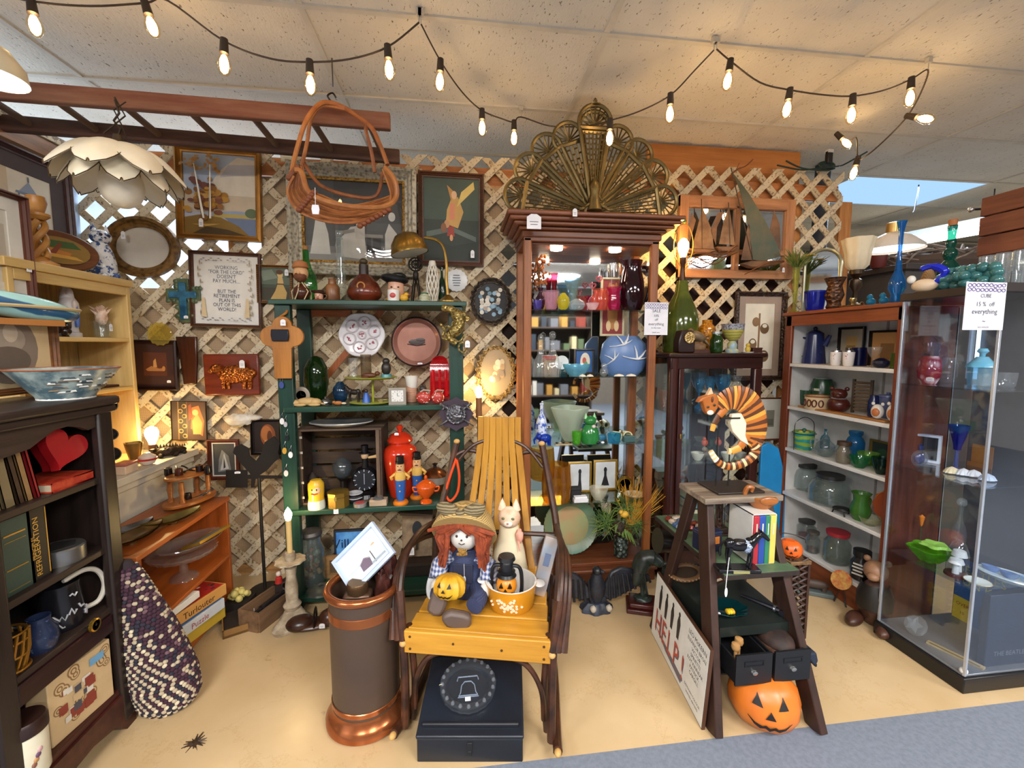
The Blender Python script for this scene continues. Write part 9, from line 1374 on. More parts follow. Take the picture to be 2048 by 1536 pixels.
def pumpkin(name,label,loc,s,mat,rz=0,rib=.06,face='172',sq=.88,open_top=False,fm=None,cat='pumpkin',tilt=0,fscale=1.0):
 r=T(name,label,cat,loc,rz=rz);N=40;pr=[(.0005,0),(.45,.01),(.8,.2),(.98,.55),(1,.9),(.9,1.3),(.65,1.58),(.4,1.68),(.0005 if not open_top else.38,1.66)]
 O('body',G().lathe([(a*s,b*s*sq)for a,b in pr],seg=N,rib=rib,nrib=10),mat,r,rot=(tilt,0,0))
 fm=fm or M('17120e',.6)
 def rad(z):
  t=z/(s*sq)
  for(a,b),(c2,d)in zip(pr,pr[1:]):
   if b<=t<=d:return s*(a+(c2-a)*(t-b)/(d-b+1e-6))
  return s
 def patch(poly,nm):
  g=G();mx2=Euler((tilt,0,0)).to_matrix()
  n=len(poly);cx=sum(p[0]for p in poly)/n;cz=sum(p[1]for p in poly)/n;vs=[];rings=5
  for q in range(rings+1):
   for p_ in poly:
    x,z=cx+(p_[0]-cx)*q/rings,cz+(p_[1]-cz)*q/rings;rr=rad(z)*(1+rib)+.0018;a=x/max(rr,.01);v=Vector((rr*sin(a),-rr*cos(a),z));vs.append(tuple(mx2@v))
  fs=[(q*n+k,q*n+(k+1)%n,(q+1)*n+(k+1)%n,(q+1)*n+k)for q in range(rings)for k in range(n)]
  O(nm,g.add(vs,fs),fm,r)
 def sub(pl,m=4):
  out=[]
  for i in range(len(pl)):
   a,b=pl[i],pl[(i+1)%len(pl)]
   for k in range(m):out.append((a[0]+(b[0]-a[0])*k/m,a[1]+(b[1]-a[1])*k/m))
  return out
 u=s;zc=s*sq
 for sx in(-1,1):patch(sub([(sx*.2*u,1.02*zc),(sx*.5*u,1.05*zc),(sx*.34*u,1.38*zc)]),'eye')
 patch(sub([(-.14*u,.72*zc),(.14*u,.72*zc),(0,.98*zc)]),'nose')
 up=[(-.62,.66),(-.4,.5),(-.2,.44),(-.12,.52),(0,.42),(.14,.52),(.22,.44),(.42,.5),(.62,.66)]
 lo2=[(-.62,.64),(-.42,.4),(-.25,.3),(-.12,.38),(0,.28),(.12,.38),(.27,.3),(.44,.4),(.62,.64)]
 g=G();mx2=Euler((tilt,0,0)).to_matrix();vs=[]
 for(a,b),(c2,d)in zip(up,lo2):
  for(x,z)in((a*u,b*zc),((a+c2)/2*u,(b+d)/2*zc),(c2*u,d*zc)):
   rr=rad(z)*(1+rib)+.0018;q=x/rr;vs.append(tuple(mx2@Vector((rr*sin(q),-rr*cos(q),z))))
 fs=[(i*3+k,i*3+k+1,i*3+4+k,i*3+3+k)for i in range(8)for k in range(2)]
 O('mouth',g.add(vs,fs),fm,r);return r
r=pumpkin('yellow_pumpkin_head','small yellow jack o lantern head leaning on the doll',cw(-.125,.105,SZ+.055),.058,M('d8a82a',.45,'n','c48c1c',14),CRZ-.15,.07,tilt=R(-12))
D=cw(.1,.185,SZ);r=T('yellow_casserole','golden yellow casserole dish with pale flower sprigs on chair seat','casserole',D,rz=CRZ);O('dish',G().lathe([(.0005,0),(.08,0),(.088,.01),(.097,.085),(.1,.095),(.095,.095),(.085,.015),(.0005,.01)],seg=44),M('cf8d20',.2),r);O('inner_glaze',G().lathe([(.0005,.012),(.083,.014),(.093,.09),(.0985,.0965),(.094,.0975),(.082,.016),(.0005,.015)],seg=44),M('e2e0dc',.25),r)
for s in(-1,1):O('lug_handle',G().ell((s*.11,0,.09),(.022,.028,.006)),M('e2e0dc',.25),r)
g=G();rd=Rnd(91)
for k in range(34):a=R(-90)+rd.gauss(0,.3);zz=.045+rd.gauss(0,.011);rr=.088+(zz-.01)*.12+.0015;g.ell((rr*cos(a),rr*sin(a),zz),(.006,.0035,.005),0,6,4)
O('flower_print',g,M('ecc8a8',.4),r)
D2=cw(.085,.165,SZ+.017);r=T('pumpkin_lantern','black barn lantern with orange pumpkin globe in casserole','lantern',D2,rz=CRZ);bl_=M('15161a',.35);O('base',G().lathe([(.0005,0),(.042,0),(.042,.02),(.03,.03),(.0005,.03)]),bl_,r);O('globe',G().ell((0,0,.07),(.04,.04,.042)),M('e08a1c',.35),r)
g=G()
for s in(-1,1):g.prism([(s*.008,.078),(s*.024,.078),(s*.016,.094)],-.0425,-.03)
g.prism([(-.006,.066),(.006,.066),(0,.075)],-.043,-.03).prism([(-.026,.06),(-.015,.052),(-.005,.05),(0,.054),(.005,.05),(.015,.052),(.026,.06),(.012,.044),(0,.041),(-.012,.044)],-.0425,-.03)
O('carved_face',g,M('17120e',.5),r);O('chimney',G().lathe([(.038,.108),(.03,.118),(.034,.126),(.024,.13),(.026,.158),(.022,.165),(.034,.172),(.03,.185),(.0005,.187)],seg=24),bl_,r)
for s in(-1,1):O('side_tube',G().tube(bez([(s*.05,0,.012),(s*.058,0,.06),(s*.056,0,.12),(s*.045,0,.145),(s*.022,0,.148)],5),.0075,8),bl_,r)
D=cw(.075,.34,SZ);r=T('tall_cat_figure','tall cream plush cat with orange tabby face on chair','figurine',D,rz=CRZ);cc_=M('ddcfae',.75);ct_=M('cfa98a',.7,'n','e2cdb4',20);O('body',G().lathe([(.0005,0),(.075,0),(.08,.05),(.065,.14),(.045,.21),(.04,.245),(.0005,.26)],seg=24,sy=.8),cc_,r);O('head',G().ell((0,-.008,.285),(.048,.044,.045)),ct_,r)
for s in(-1,1):O('ear',G().lathe([(.019,0),(.012,.025),(.0005,.048)],(s*.029,0,.315),10),ct_,r)
O('muzzle',G().ell((0,-.045,.272),(.02,.014,.014)),M('e8dccc',.7),r);O('eyes',G().ell((-.019,-.046,.293),(.008,.004,.006),0,10,6).ell((.019,-.046,.293),(.008,.004,.006),0,10,6),M('6a6a4a',.3),r);O('nose',G().ell((0,-.059,.277),(.005,.004,.004),0,8,6),M('b87a6a',.5),r);O('ribbon',G().ell((.045,-.03,.215),(.016,.014,.03),nz=.15).tube([(.04,-.035,.2),(.05,-.05,.16)],[.006,.003],5),M('d89a84',.6),r)
D=cw(.2,.26,SZ);r=T('painted_wood_block','weathered painted wooden block leaning on chair right arm','block',D,rot=Euler((R(-10),R(14),CRZ)));O('block',G().bb((-.028,-.02,0),(.028,.02,.235)),M('a4896e',.7,'n','8f9aa8',8),r,bevel=.004);O('painted_mark',G().bb((-.012,-.0215,.12),(.012,-.02,.17)),M('6a7a9a',.6),r)
r=T('white_oval_dish','white oval porcelain dish propped by chair left arm','dish',cw(-.215,.17,SZ),rot=Euler((R(-14),R(12),CRZ)));O('dish',G().prism(E2(0,.065,.033,.065,28),-.006,.006),M('dde0e2',.3),r,bevel=.005);O('well',G().prism(E2(0,.065,.022,.048,24),-.0072,-.0055),M('cfd3d6',.3),r)
# ================= BLACK LAP DESK AND ASHTRAY =================
r=T('black_lap_desk','black slanted wooden lap desk on floor under rocking chair','desk',(.026,1.335,0),rz=R(-7.2));bkd=M('14161b',.45,'p','1c1f26',8)
O('case',G().add([(-.178,0,0),(.178,0,0),(.178,.36,0),(-.178,.36,0),(-.178,0,.085),(.178,0,.085),(.178,.36,.145),(-.178,.36,.145)],[(0,3,2,1),(4,5,6,7),(0,1,5,4),(1,2,6,5),(2,3,7,6),(3,0,4,7)]),bkd,r,bevel=.004)
sl_=math.atan2(.06,.36);O('lid',G().box((0,.15,0),(.362,.31,.014)),M('1b222d',.4,'p','141820',6),r,(0,0,.093),rot=(sl_,0,0),bevel=.005);O('ledge',G().box((0,.03,.0),(.33,.012,.014)),bkd,r,(0,0,.106),rot=(sl_,0,0),bevel=.004);O('hinge_board',G().bb((-.178,.31,.13),(.178,.36,.153)),bkd,r,bevel=.004)
O('latch',G().bb((-.009,-.005,.045),(.009,.001,.075)).bb((-.006,-.007,.03),(.006,.001,.046)),M('3a3a3c',.4,metal=.7),r,bevel=.001)
q=Vector((.025,1.50,.121));r=T('bell_glass_ashtray','heavy round clear glass dish with embossed bell on lap desk','dish',q,rot=Euler((sl_,0,0)));cl=M('dfe8f0',.03,'g',amt=.04);O('dish',G().lathe([(.0005,0),(.08,0),(.1,.012),(.103,.035),(.095,.04),(.08,.036),(.074,.014),(.0005,.01)],seg=60,rib=.014,nrib=20),cl,r)
g=G()
for k in range(20):a=k*.314;g.lathe([(.0005,0),(.007,.0),(.005,.007),(.0005,.009)],(.094*cos(a),.094*sin(a),.037),8)
O('rim_beads',g,M('f0f6ff',.03,'g',amt=.12),r);g=G();bell=[(-.035,-.03),(-.028,-.02),(-.024,.01),(-.012,.025),(.012,.025),(.024,.01),(.028,-.02),(.035,-.03)]
g.tube([(a,b,.012)for a,b in bell],.0022,5,closed=True).tube([(-.04,.03,.012),(-.036,.045,.012),(.036,.045,.012),(.04,.03,.012)],.0025,5).tube([(-.038,-.036,.012),(.038,-.036,.012)],.0018,5);O('embossed_bell',g,M('c8d6ea',.1,'g',amt=.4),r);O('price_tag',G().bb((-.012,-.052,.012),(.008,-.036,.0135)),M('e8e8ee',.5),r)
# ================= EAGLE AND HERON =================
EY=2.1;e0=PZ(1196,1225,0);r=T('black_eagle_statue','black cast eagle statue with spread wings before oak cabinet','statue',(e0 .x,EY,0));eb=M('15161b',.4,'n','262a34',22,bump=.3)
def ep(x,y):v=PY(x,y,EY);return(v.x-e0 .x,v.z)
O('rock_base',G().lathe([(.0005,0),(.085,0),(.08,.02),(.05,.045),(.0005,.05)],seg=30,rib=.1,nrib=7,sy=.7),M('1e222c',.5,'n','343c4c',20,bump=.4),r);O('body',G().lathe([(.0005,.035),(.03,.04),(.045,.09),(.05,.13),(.034,.17),(.024,.2),(.02,.225),(.0005,.23)],seg=20,sy=.8),eb,r);hx,hz_=ep(1192,1138)
O('head',G().ell((hx,-.015,hz_),(.024,.026,.022)).tube([(hx+.012,-.02,hz_),(hx+.034,-.028,hz_-.004),(hx+.038,-.028,hz_-.016)],[.013,.008,.002],8),eb,r)
wl=[(1178,1172),(1168,1160),(1150,1146),(1128,1140),(1106,1146),(1092,1160),(1086,1180),(1090,1196),(1105,1194),(1125,1198),(1145,1194),(1165,1200),(1182,1195)];wr=[(1206,1172),(1213,1158),(1222,1142),(1240,1133),(1262,1136),(1284,1146),(1300,1150),(1296,1162),(1280,1168),(1262,1178),(1246,1186),(1232,1194),(1216,1198),(1204,1192)]
for wp_ in(wl,wr):
 O('wing',G().prism([ep(*c)for c in wp_],-.012,.014),eb,r,bevel=.009)
for s,xs_ in((-1,[(1095+10*k,1165-2*min(k,4),1092+11*k,1197+(k%2)*3)for k in range(9)]),(1,[(1216+9*k,1150-2*min(k,3),1218+10*k,1196-4.4*k)for k in range(9)])):
 for a,b,c2,d in xs_:p1,p2=ep(a,b),ep(c2,d);O('feather',G().tube([(p1[0],-.013,p1[1]),(p2[0],-.016,p2[1])],[.006,.008],6),eb,r)
O('tail',G().prism([ep(*c)for c in((1182,1190),(1210,1190),(1218,1215),(1174,1215))],-.02,.02),eb,r,bevel=.006)
for x,y in((1181,1208),(1212,1206)):a,b=ep(x,y);O('talon',G().ell((a,-.045,b),(.016,.016,.018),nz=.1),M('b9b0a0',.5),r)
p=PZ(1298,1235,0);r=T('bronze_heron_statue','dark bronze long billed bird statue on mahogany base','statue',(p.x,p.y+.08,0),rz=R(-20));brz=M('1e1c18',.4,'n','2c3a34',16);O('base',G().bb((-.085,-.07,0),(.085,.07,.025)).bb((-.07,-.056,.025),(.07,.056,.05)),M('4a1814',.3,'wx'),r,bevel=.006);O('rock',G().ell((0,0,.055),(.045,.035,.02),nz=.15),brz,r);O('body',G().tube(bez([(-.0,0,.06),(-.005,0,.13),(-.02,0,.2),(0,0,.27),(.045,0,.285),(.08,0,.26)],5),[.012]*6+[.02]*5+[.045]*6+[.04]*4+[.03]*4+[.02],10),brz,r);O('leg',G().tube([(.025,.012,.06),(.01,.012,.14),(0,.01,.2)],.008,6),brz,r);O('head',G().ell((.075,0,.262),(.028,.022,.024)),brz,r);O('bill',G().tube([(.09,0,.255),(.15,0,.275)],[.012,.003],8),brz,r);O('wing',G().ell((-.03,-.03,.2),(.028,.012,.07),rot=(0,R(10),0)),brz,r)
q=PY(1325,1112,1.98);r=T('dark_metal_horn','dark polished metal horn bell on small stand by step ladder','horn',(q.x,1.98,0));zz=PY(1325,1080,1.98).z;O('bell',G().lathe([(.062,0),(.06,.008),(.055,.05),(.035,.1),(.015,.14),(.0005,.15),],seg=28,mx=MTr((-.03,0,zz))@MRo(R(100),4,'Y')),M('2c2522',.25,metal=.5),r);O('stem',G().tube([(.03,0,0.02),(.03,0,zz)],.007,8),M('2c2522',.4,metal=.5),r);O('foot',G().lathe([(.0005,0),(.06,0),(.05,.015),(.0005,.02)],(.03,0,0),20),M('2c2522',.4,metal=.5),r)
# ================= STEP LADDER WITH ITS LOAD =================
lw_=M('3a2218',.55,'wz','24130d',5,bump=.15);LY=1.60;LT=PY(1465,990,LY-.06).z
TL,TR=PY(1402,992,LY),PY(1512,998,LY);fl,fr=Vector((.905,1.335,0)),Vector((1.285,1.30,0));bl2,br2=Vector((.945,1.90,0)),Vector((1.36,1.88,0))
r=T('wooden_step_ladder','dark worn wooden step ladder used as display stand','ladder',(1.08,1.6,0));off=r.location
def board(a,b,w,t,m,nm):
 d=(b-a).normalized();u=Vector((1,0,0));u=(u-d*u.dot(d)).normalized();v=d.cross(u);vs=[]
 for q in(a,b):
  for s1,s2 in((-1,-1),(1,-1),(1,1),(-1,1)):vs.append(tuple(q-off+u*s1*w/2+v*s2*t/2))
 O(nm,G().add(vs,[(3,2,1,0),(4,5,6,7),(0,1,5,4),(1,2,6,5),(2,3,7,6),(3,0,4,7)]),m,r,bevel=.004)
tl,tr=Vector((TL.x,LY-.03,LT-.02)),Vector((TR.x,LY-.03,LT-.02));tlb,trb=tl+Vector((-.01,.07,0)),tr+Vector((.01,.07,0))
board(fl,tl,.03,.075,lw_,'front_rail');board(fr,tr,.03,.075,lw_,'front_rail');board(bl2,tlb,.028,.05,lw_,'rear_leg');board(br2,trb,.028,.05,lw_,'rear_leg')
O('top_board',G().box(((tl.x+tr.x)/2-off.x,LY-off.y,LT-.008),(tr.x-tl.x+.085,.2,.024)),M('5a4a40',.6,'wx','9a8c78',6),r,bevel=.004)
def railx(z):t=z/(LT-.02);return fl.lerp(tl,t),fr.lerp(tr,t)
a,b=railx(.535);O('step',G().bb((a.x-off.x,a.y-.02-off.y,.515),(b.x-off.x,a.y+.1-off.y,.535)),lw_,r,bevel=.003);a2,b2=railx(.155);O('step',G().bb((a2 .x-off.x,a2 .y+.1-off.y,.135),(b2 .x-off.x,a2 .y+.2-off.y,.155)),lw_,r,bevel=.003);O('rear_rung',G().tube([bl2 .lerp(tlb,.19)-off,br2 .lerp(trb,.19)-off],.011,8),lw_,r);O('rear_rung',G().tube([bl2 .lerp(tlb,.63)-off,br2 .lerp(trb,.63)-off],.011,8),lw_,r)
gx0,gx1=.962,1.268;r=T('green_plank_shelf','long green topped plank laid through the step ladder','shelf',((gx0+gx1)/2,1.66,.5355));O('plank',G().bb((-(gx1-gx0)/2,-.26,0),((gx1-gx0)/2,.3,.02)),M('2c2018',.6,'wy'),r,bevel=.002);O('green_top',G().bb((-(gx1-gx0)/2+.003,-.258,.02),((gx1-gx0)/2-.003,.298,.022)),M('4a6248',.5,'n','5c7456',10),r);PZt=.5575
r=T('card_file_cabinet','black metal two drawer card file cabinet with open drawers','cabinet',(1.115,1.62,.156));bm2=M('16171a',.4);bh=.19
O('shell',G().bb((-.155,-.21,bh-.008),(.155,.25,bh)).bb((-.155,-.21,0),(-.148,.25,bh-.008)).bb((.148,-.21,0),(.155,.25,bh-.008)).bb((-.148,.24,0),(.148,.25,bh-.008)).bb((-.148,-.21,0),(.148,.25,.006)).bb((-.148,-.21,bh*.8),(.148,-.2,bh-.008)),M('1c221f',.4),r)
for s in(-1,1):
 cx=s*.076;o=O('drawer',G().bb((cx-.07,-.30,.0),(cx+.07,-.292,.115)).bb((cx-.07,-.292,.008),(cx-.064,.1,.095)).bb((cx+.064,-.292,.008),(cx+.07,.1,.095)).bb((cx-.064,-.292,.008),(cx+.064,.1,.014)),bm2,r,(0,0,.03))
 O('label_holder',G().loops([[(cx+a,-.3+y,.07+z_)for a,y,z_ in rect_ring(.075,.02,i,yy)]for i,yy in((0,.001),(0,-.002),(.004,-.002),(.004,.001))]),M('24262a',.3,metal=.5),o);O('pull',G().lathe([(.0005,0),(.012,0),(.01,.008),(.0005,.01)],seg=14,sy=.7,mx=MTr((cx,-.3,.048))@RX),M('b9b9b6',.25,metal=.9),o)
w1=Vector((1.115,1.62,.156))
for k,(x,y)in enumerate(((-.115,-.25),(-.085,-.225))):S('wooden_spool',['wooden spool standing at far left of left drawer','wooden spool tilted beside the leftmost spool'][k],'spool',G().lathe([(.0005,0),(.006,0),(.006,.1),(.013,.105),(.016,.115),(.014,.128),(.0005,.133)],seg=16),M('b08450',.5),w1+Vector((x,y,.026)))
r=T('fur_hat','dark brown leather and fur cap filling right drawer','hat',w1+Vector((.08,-.2,.075)));O('crown',G().ell((0,0,.05),(.06,.08,.04),nz=.05,seed=8),M('3a241c',.7,'n','1f120d',16),r);O('band',G().lathe([(.06,.02),(.064,.03),(.06,.045)],seg=24,sy=1.2),M('5a3826',.7),r);O('lining',G().ell((.0,-.0,.03),(.057,.07,.03)),M('24160f',.8),r)
r=T('navy_cloth','navy cloth hanging over right drawer side','cloth',w1+Vector((.15,-.26,.085)));O('fold',G().prism([(-.015,.03),(.03,.035),(.04,0),(.028,-.02),(.0,.01)],-.03,.04),M('1c2436',.8),r,bevel=.006);O('hem',G().box((.03,0,-.015),(.006,.06,.01)),M('141a28',.8),r)
zc=.156+bh;r=T('teal_glass_tray','dark teal glass leaf tray on card file cabinet','tray',(1.04,1.5,zc),rz=R(-10));O('tray',G().lathe([(.0005,.003),(.05,.003),(.085,.02),(.083,.023),(.05,.007),(.0005,.006)],seg=40,sy=.75,rib=.04,nrib=8),M('12464a',.07,'g','0e3c40',amt=.55),r);O('rim_tag',G().bb((-.05,-.045,.018),(-.035,-.035,.0195)),M('dfe6ea',.5),r)
r=T('pumpkin_brooch','tiny yellow pumpkin brooch lying in teal tray','brooch',(1.045,1.475,zc+.007));
for k in range(3):O('lobe',G().ell((-.01+.01*k,0,.01),(.008,.014,.01)),M(['d8b020','c8c020','d89a1c'][k],.3),r)
r=T('black_mallet','black glossy mallet lying on card file cabinet right side','mallet',(1.2,1.53,zc+.012),rz=R(-55));O('handle',G().tube([(-.06,0,0),(.09,0,0)],[.007,.01],8),M('14141a',.25),r);O('head',G().lathe([(.0005,-.02),(.012,-.02),(.012,.02),(.0005,.02)],seg=14,mx=MTr((.095,0,.002))@RX),M('2a2a34',.2,metal=.6),r);O('ring',G().lathe([(.0105,0),(.0125,.002),(.0125,.008),(.0105,.01)],seg=14,mx=MTr((.06,0,0))@MRo(R(90),4,'Y')),M('b9b9c4',.2,metal=.9),r)
r=T('oval_scalloped_frame','oval wooden scalloped frame lying at rear of card file cabinet','frame',(1.03,1.78,zc),rz=R(30));O('oval_ring',G().tube([(.08*cos(k*.157),.055*sin(k*.157),.01)for k in range(40)],.01,8,closed=True),M('6a4a2c',.5),r);g=G()
for k in range(28):a=k*.2244;g.ell((.092*cos(a),.066*sin(a),.012),.005,0,6,4)
O('bead_edge',g,M('8a6a44',.5),r);O('panel',G().prism(E2(0,0,.078,.053,28),0,.004),M('3a2818',.6),r,(0,0,.004),rot=(R(90),0,0))
r=T('red_leather_book','small red leather book at rear of card file cabinet','book',(1.15,1.74,zc),rz=R(20));O('cover',G().bb((-.05,-.035,0),(.05,.035,.004)).bb((-.05,-.035,.018),(.05,.035,.022)).bb((-.05,.031,0),(.05,.035,.022)),M('5a1f18',.5),r);O('pages',G().bb((-.048,-.033,.004),(.048,.031,.018)),M('cbbd9c',.8),r)
z=PZt
r=T('white_slipcase','white cardboard slipcase holding four coloured books on green plank','slipcase',(PY(1528,1110,1.45).x,1.45,z),rz=R(0));SW=.047;c2_names=('red','blue','green','yellow')
O('slipcase',G().bb((-SW-.003,.006,0),(-SW,.15,.2)).bb((SW,.006,0),(SW+.003,.15,.2)).bb((-SW-.003,.006,.197),(SW+.003,.15,.2)).bb((-SW-.003,.006,0),(SW+.003,.15,.003)).bb((-SW-.003,.147,0),(SW+.003,.15,.2)),M('dfdcd4',.5),r)
for k,(c2,t)in enumerate((('b02a34',.023),('2a4a9a',.026),('2f7a5a',.02),('d8c25a',.025))):
 x0=-SW+[0,.023,.049,.069][k];o=T('boxed_book',c2_names[k]+' spined book in the white slipcase','book',r.location,group='books in the white slipcase');O('cover',G().bb((x0,.0,.004),(x0+t-.0008,.145,.194)),M(c2,.4),o,bevel=.002);O('spine_label',G().bb((x0+t*.4,-.0008,.12),(x0+t*.6,0,.165)),M('d8d0b8',.5),o)
D=Vector((PY(1476,1140,1.425).x,1.425,z));r=horse('black carousel horse figurine with silver saddle blanket on black base',D+Vector((0,0,.016)),.135,M('121216',.15),R(-8),name='ornate_horse');O('base',G().bb((-.08,-.025,-.016),(.075,.03,-.001)),M('101014',.2),r,bevel=.004);O('name_plate',G().bb((-.03,-.0275,-.014),(.03,-.025,-.004)),M('b8b070',.3,metal=.6),r);O('blanket',G().ell((.03,0,.08),(.022,.0195,.028)),M('aebfd8',.25,'v','5a6a84',120,metal=.4),r);O('saddle',G().ell((.0,0,.098),(.022,.018,.008)),M('1c1c20',.3),r);O('tag_string',G().tube(bez([(-.05,-.03,.05),(-.07,-.06,.0),(-.08,-.075,-.04)],4),.0015,5),M('dcdcdc',.5),r);O('price_tag',G().prism(E2(0,0,.005,.018,12),-.001,.001),M('e8e8ee',.5),r,(-.08,-.078,-.055))
r=T('navy_tea_tin','navy tin with orange label on green plank','tin',(1.015,1.6,z),rz=R(12));O('tin',G().bb((-.045,-.035,0),(.045,.035,.075)),M('1a2038',.35),r,bevel=.004);O('label',G().bb((-.03,-.0358,.035),(.03,-.035,.065)),M('c8742c',.5),r);O('lid',G().bb((-.046,-.036,.075),(.046,.036,.085)),M('222a48',.35),r,bevel=.003);O('lid_picture',G().prism(E2(0,0,.02,.018,16),0,.001),M('c8743c',.5),r,(0,0,.0865),rot=(R(90),0,0))
q=fit(1424,990,1456,1055,Y=1.74,z=z+.03);r=T('ornate_glass_cylinder','slim glass tube with red patterned core on dark stand','ornament',q.p);O('glass_tube',G().lathe([(.024,0),(.024,.2),(.022,.2),(.022,0)],seg=20),M('cfd6d6',.04,'gp'),r);O('core',G().lathe([(.0005,0),(.014,0),(.014,.195),(.0005,.196)]),M('7a4438',.5,'v','3a241c',60),r);O('stand',G().bb((-.05,-.04,-.03),(.05,.04,-.022)).bb((-.03,-.03,-.022),(.03,.03,0)),M('3a2a22',.5),r,bevel=.002)
rd=Rnd(95)
for k in range(12):S('wrapped_candy',['silver','red','cream','blue'][k%4]+' wrapped candy at '+['left','middle','right'][k%3]+' of '+['nearest','second','third','farthest'][k//3]+' row on green plank','candy',G().ell((0,0,.013),(.022,.016,.013),nz=.2,seed=k,seg=10,rings=6),M(['b9c4d4','8a3a2c','c8b8a8','4a6a9a'][k%4],.25,metal=.3),(1.04+[-.045,0,.045][k%3]+rd.uniform(-.004,.004),1.83+[-.05,-.015,.02,.055][k//3],z),rz=rd.uniform(0,3),group='wrapped candies on green plank')
D=Vector((PY(1522,1010,1.52).x,1.52,z+.2005));r=T('carved_swan_basket','carved wooden swan basket on the slipcase top','basket',D,rz=R(-10));sw=M('a4622a',.3,'wx','7c441a',4);O('body',G().lathe([(.0005,0),(.03,0),(.048,.02),(.054,.045),(.048,.048),(.03,.02),(.0005,.012)],seg=28,sy=.8),sw,r);O('neck',G().tube(bez([(-.045,0,.03),(-.065,0,.05),(-.055,0,.08),(-.035,0,.078),(-.04,0,.062)],5),[.009]*16+[.006]*5,8),sw,r);O('tail',G().tube([(.045,0,.035),(.075,0,.05)],[.014,.004],8),sw,r);O('wing',G().ell((.01,-.04,.04),(.035,.008,.018)),sw,r);O('wing',G().ell((.01,.04,.04),(.035,.008,.018)),sw,r)
FYs=1.80;fq=fit(1556,1112,1606,1262,Y=FYs,z=0);FX,FZt,hw_=fq.p.x,fq.h,fq.w*.5;r=T('fretwork_stand','dark pierced wooden fretwork stand beside the step ladder','stand',(FX,FYs,0))
for sx in(-1,1):
 for sy in(-1,1):O('post',G().box((sx*(hw_-.006),sy*(hw_-.006),FZt/2),(.012,.012,FZt)),lw_,r)
O('top_board',G().box((0,0,FZt-.008),(hw_*2.1,hw_*2.1,.018)),M('8a6a44',.6,'n','3a2418',20),r,bevel=.003);O('bottom_board',G().box((0,0,.02),(hw_*1.9,hw_*1.9,.012)),lw_,r);n=int(FZt/.032)
for side in range(4):
 g=G()
 for k in range(n):
  for s in(-1,1):g.tube([(s*-(hw_-.012),-hw_+.006,.012+k*.032),(s*(hw_-.012),-hw_+.006,.044+k*.032)],.005,5)
 O('fret_panel',g,lw_,r,rz=R(90*side))
bA,bB=Vector((.925,1.888,0)),Vector((.868,1.352,0));tA=PY(1318,1152,1.888);L_=(bB-bA).length;hb=tA.z;cxy=(bA+bB)/2;ang=math.atan2(bB.y-bA.y,bB.x-bA.x);leanp=R(4)
r=T('help_poster_board','white poster board with large red HELP lettering leaning on ladder','poster',(cxy.x,cxy.y,0),rot=Euler((-leanp,0,ang),'XYZ'));hb=.31
O('board',G().bb((-L_/2,0,0),(L_/2,.012,hb)),M('4a2c1a',.5),r);g=G();g.bb((-L_/2+.004,-.001,.004),(L_/2-.004,0,hb-.004));O('sheet',g,M('dcdbd4',.5),r)
def hx_(k):return-L_/2+.045+k*.068
g=G();
for k,ch_ in enumerate('HELP!'):O('letter',G().text(ch_,.145,hx_(k)+.03,.055-.003*k,-.0026,0,'CENTER',.72),M('bf4a3a',.5),r)
for k,ch_ in enumerate('HELP!'):O('letter_outline',G().text(ch_,.145,hx_(k)+.036,.048-.003*k,-.0018,0,'CENTER',.78),M('6a6470',.5),r)
g.flat([(hx_(0),.07),(hx_(5)-.03,.05),(hx_(5)-.04,.02),(hx_(2),.035)],-.0014);O('letter_shadow',g,M('6a6470',.5),r)
for k in range(4):
 x=hx_(k)+.03;O('figure_shape',G().flat([(x-.012,.165),(x+.009,.165),(x+.016,.235),(x+.008,.262),(x-.008,.262),(x-.016,.235)],-.0016).flat(E2(x,.272,.009,.011,12),-.0016),M('2c2a2a',.5),r)
x=L_/2-.095
for t_,s_,z_ in(('LEO McKERN',.026,.262),('ELEANOR BRON',.021,.235),('VICTOR',.021,.21),('SPINETTI',.021,.186),('ROY KINNEAR',.02,.163),('PATRICK',.02,.14),('CARGILL',.02,.117),('EASTMAN COLOUR',.015,.05),('UNITED ARTISTS',.014,.03)):O('credit_line',G().text(t_,s_,x,z_,-.0015),M('3c3a3c',.5),r)['kind']='stuff'
r=pumpkin('large_plastic_pumpkin','large orange plastic jack o lantern on floor under drawers',(1.118,1.362,0),.12,M('d8792c',.35,'p','c8661c',5),R(-26),.015,sq=.94,tilt=R(-7))
q=fit(1556,1062,1606,1114,Y=FYs,z=FZt+.002);r=pumpkin('pumpkin_bucket','small orange jack o lantern candy bucket on fretwork stand',q.p,q.w*.5,M('e8641c',.35),R(-35),.02,sq=.95,open_top=True,cat='bucket');hq=q.w*.5*.95*1.66;O('handle',G().tube(bez([(-.05,0,hq),(-.03,.0,hq+.03),(.05,0,hq+.025),(.06,0,hq)],5),.0025,6),M('2a2420',.5),r)
cz0=LT+.005;r=T('tabby_cat_cutout','painted wooden tabby cat curled on black rods atop ladder','sculpture',(PY(1462,970,1.6).x,1.6,cz0));o0=r.location;CYc=1.6
def cpt(x,y):v=PY(x,y,CYc);return Vector((v.x-o0 .x,0,v.z-o0 .z))
S_=(o0-CAMP).dot(FW)/FPX
path=bez([cpt(*c)for c in((1438,815),(1452,800),(1472,795),(1492,802),(1505,822),(1512,850),(1510,875),(1500,893))],4);n=len(path);rad=[(17+9*sin(pi*i/n))*S_ for i in range(n)]
g=G();mats=[M('b86a24',.4),M('5a3014',.4),M('e0c48c',.4),M('e8e0d0',.4),M('d89a3c',.4)]
fl_=5.0
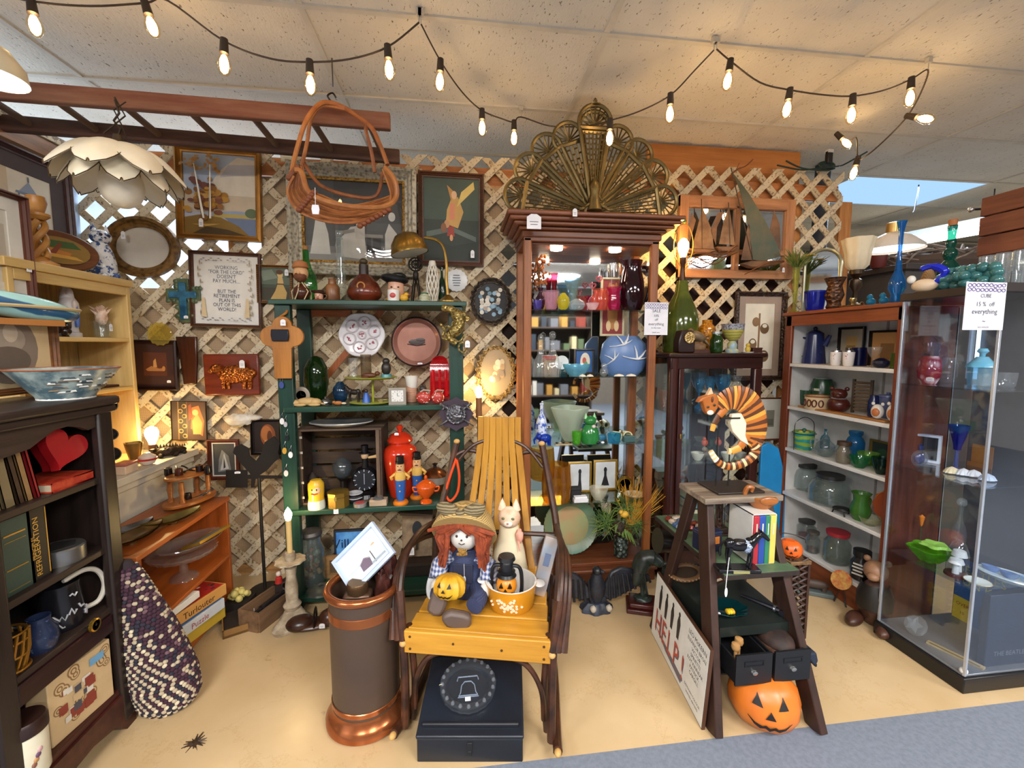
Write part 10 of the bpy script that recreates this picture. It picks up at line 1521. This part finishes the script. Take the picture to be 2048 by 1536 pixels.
for i in range(n-1):
 m_=[0,1,4,0,1][i%5];g.tube([path[i]-(path[i+1]-path[i])*.15,path[i+1]],[rad[i]/fl_,rad[i+1]/fl_],14,m_,flat=fl_)
O('body',g,mats,r);g=G();tp=bez([cpt(*c)for c in((1505,885),(1512,900),(1500,917),(1480,929),(1458,933),(1440,927),(1428,914),(1421,902))],4);n=len(tp)
for i in range(n-1):w_=(11-6*i/n)*S_;g.tube([tp[i]-(tp[i+1]-tp[i])*.15,tp[i+1]],w_/2,10,[0,1,2,1][i%4]if i<n*.75 else[3,2][i%2],flat=2)
O('tail',g,mats,r);O('belly',G().prism([((cpt(*c)).x,(cpt(*c)).z)for c in((1462,828),(1480,826),(1490,845),(1488,870),(1495,890),(1478,880),(1462,862),(1458,845))],-.011,.011),M('e6d8bc',.4),r,bevel=.003)
O('head',G().prism([((cpt(*c)).x,(cpt(*c)).z)for c in((1402,802),(1392,805),(1400,794),(1412,790),(1428,786),(1434,797),(1432,815),(1424,828),(1414,830),(1407,822))],-.016,.016),M('a85e22',.4),r,bevel=.006);g=G()
for c in((1411,813),(1424,809)):v=cpt(*c);g.ell((v.x,-.018,v.z),(.006,.003,.005),0,8,6)
O('eyes',g,M('2a2a14',.3),r);v=cpt(1416,824);O('muzzle',G().ell((v.x,-.016,v.z),(.014,.006,.01)),M('e8dcc8',.4),r);v=cpt(1420,798);O('forehead_marking',G().ell((v.x,-.016,v.z),(.005,.004,.012)),M('5a3014',.4),r)
for a in((1418,788),):v=cpt(*a);O('ear',G().prism([(v.x-.012,v.z-.004),(v.x+.014,v.z-.002),(v.x+.004,v.z+.026)],-.008,.008),M('d8b48c',.4),r)
g=G();lp_=[cpt(*c)for c in((1450,818),(1438,832),(1428,848),(1424,862))]
for i in range(3):g.tube([lp_[i],lp_[i+1]],[(8-i)*S_/2,(7-i)*S_/2],10,[0,1,4][i],flat=2)
O('front_leg',g,mats,r);g=G();lp_=[cpt(*c)for c in((1495,870),(1480,895),(1462,903),(1456,902))]
for i in range(3):g.tube([lp_[i],lp_[i+1]],[(9-i)*S_/2,(8-i)*S_/2],10,[0,4,2][i],flat=2)
O('hind_leg',g,mats,r)
for x in(1441,1466):v=cpt(x,838);O('rod',G().tube([(v.x,.012,.002),(v.x,.012,v.z)],.003,6),M('121212',.4),r)
v0,v1=cpt(1438,836),cpt(1476,840);O('bracket',G().box(((v0 .x+v1 .x)/2,.006,v0 .z),(v1 .x-v0 .x,.04,.006)),M('121212',.4),r);O('base_plate',G().bb((-.1,-.07,0),(.1,.08,.008)),M('2a221e',.4),r,bevel=.002)
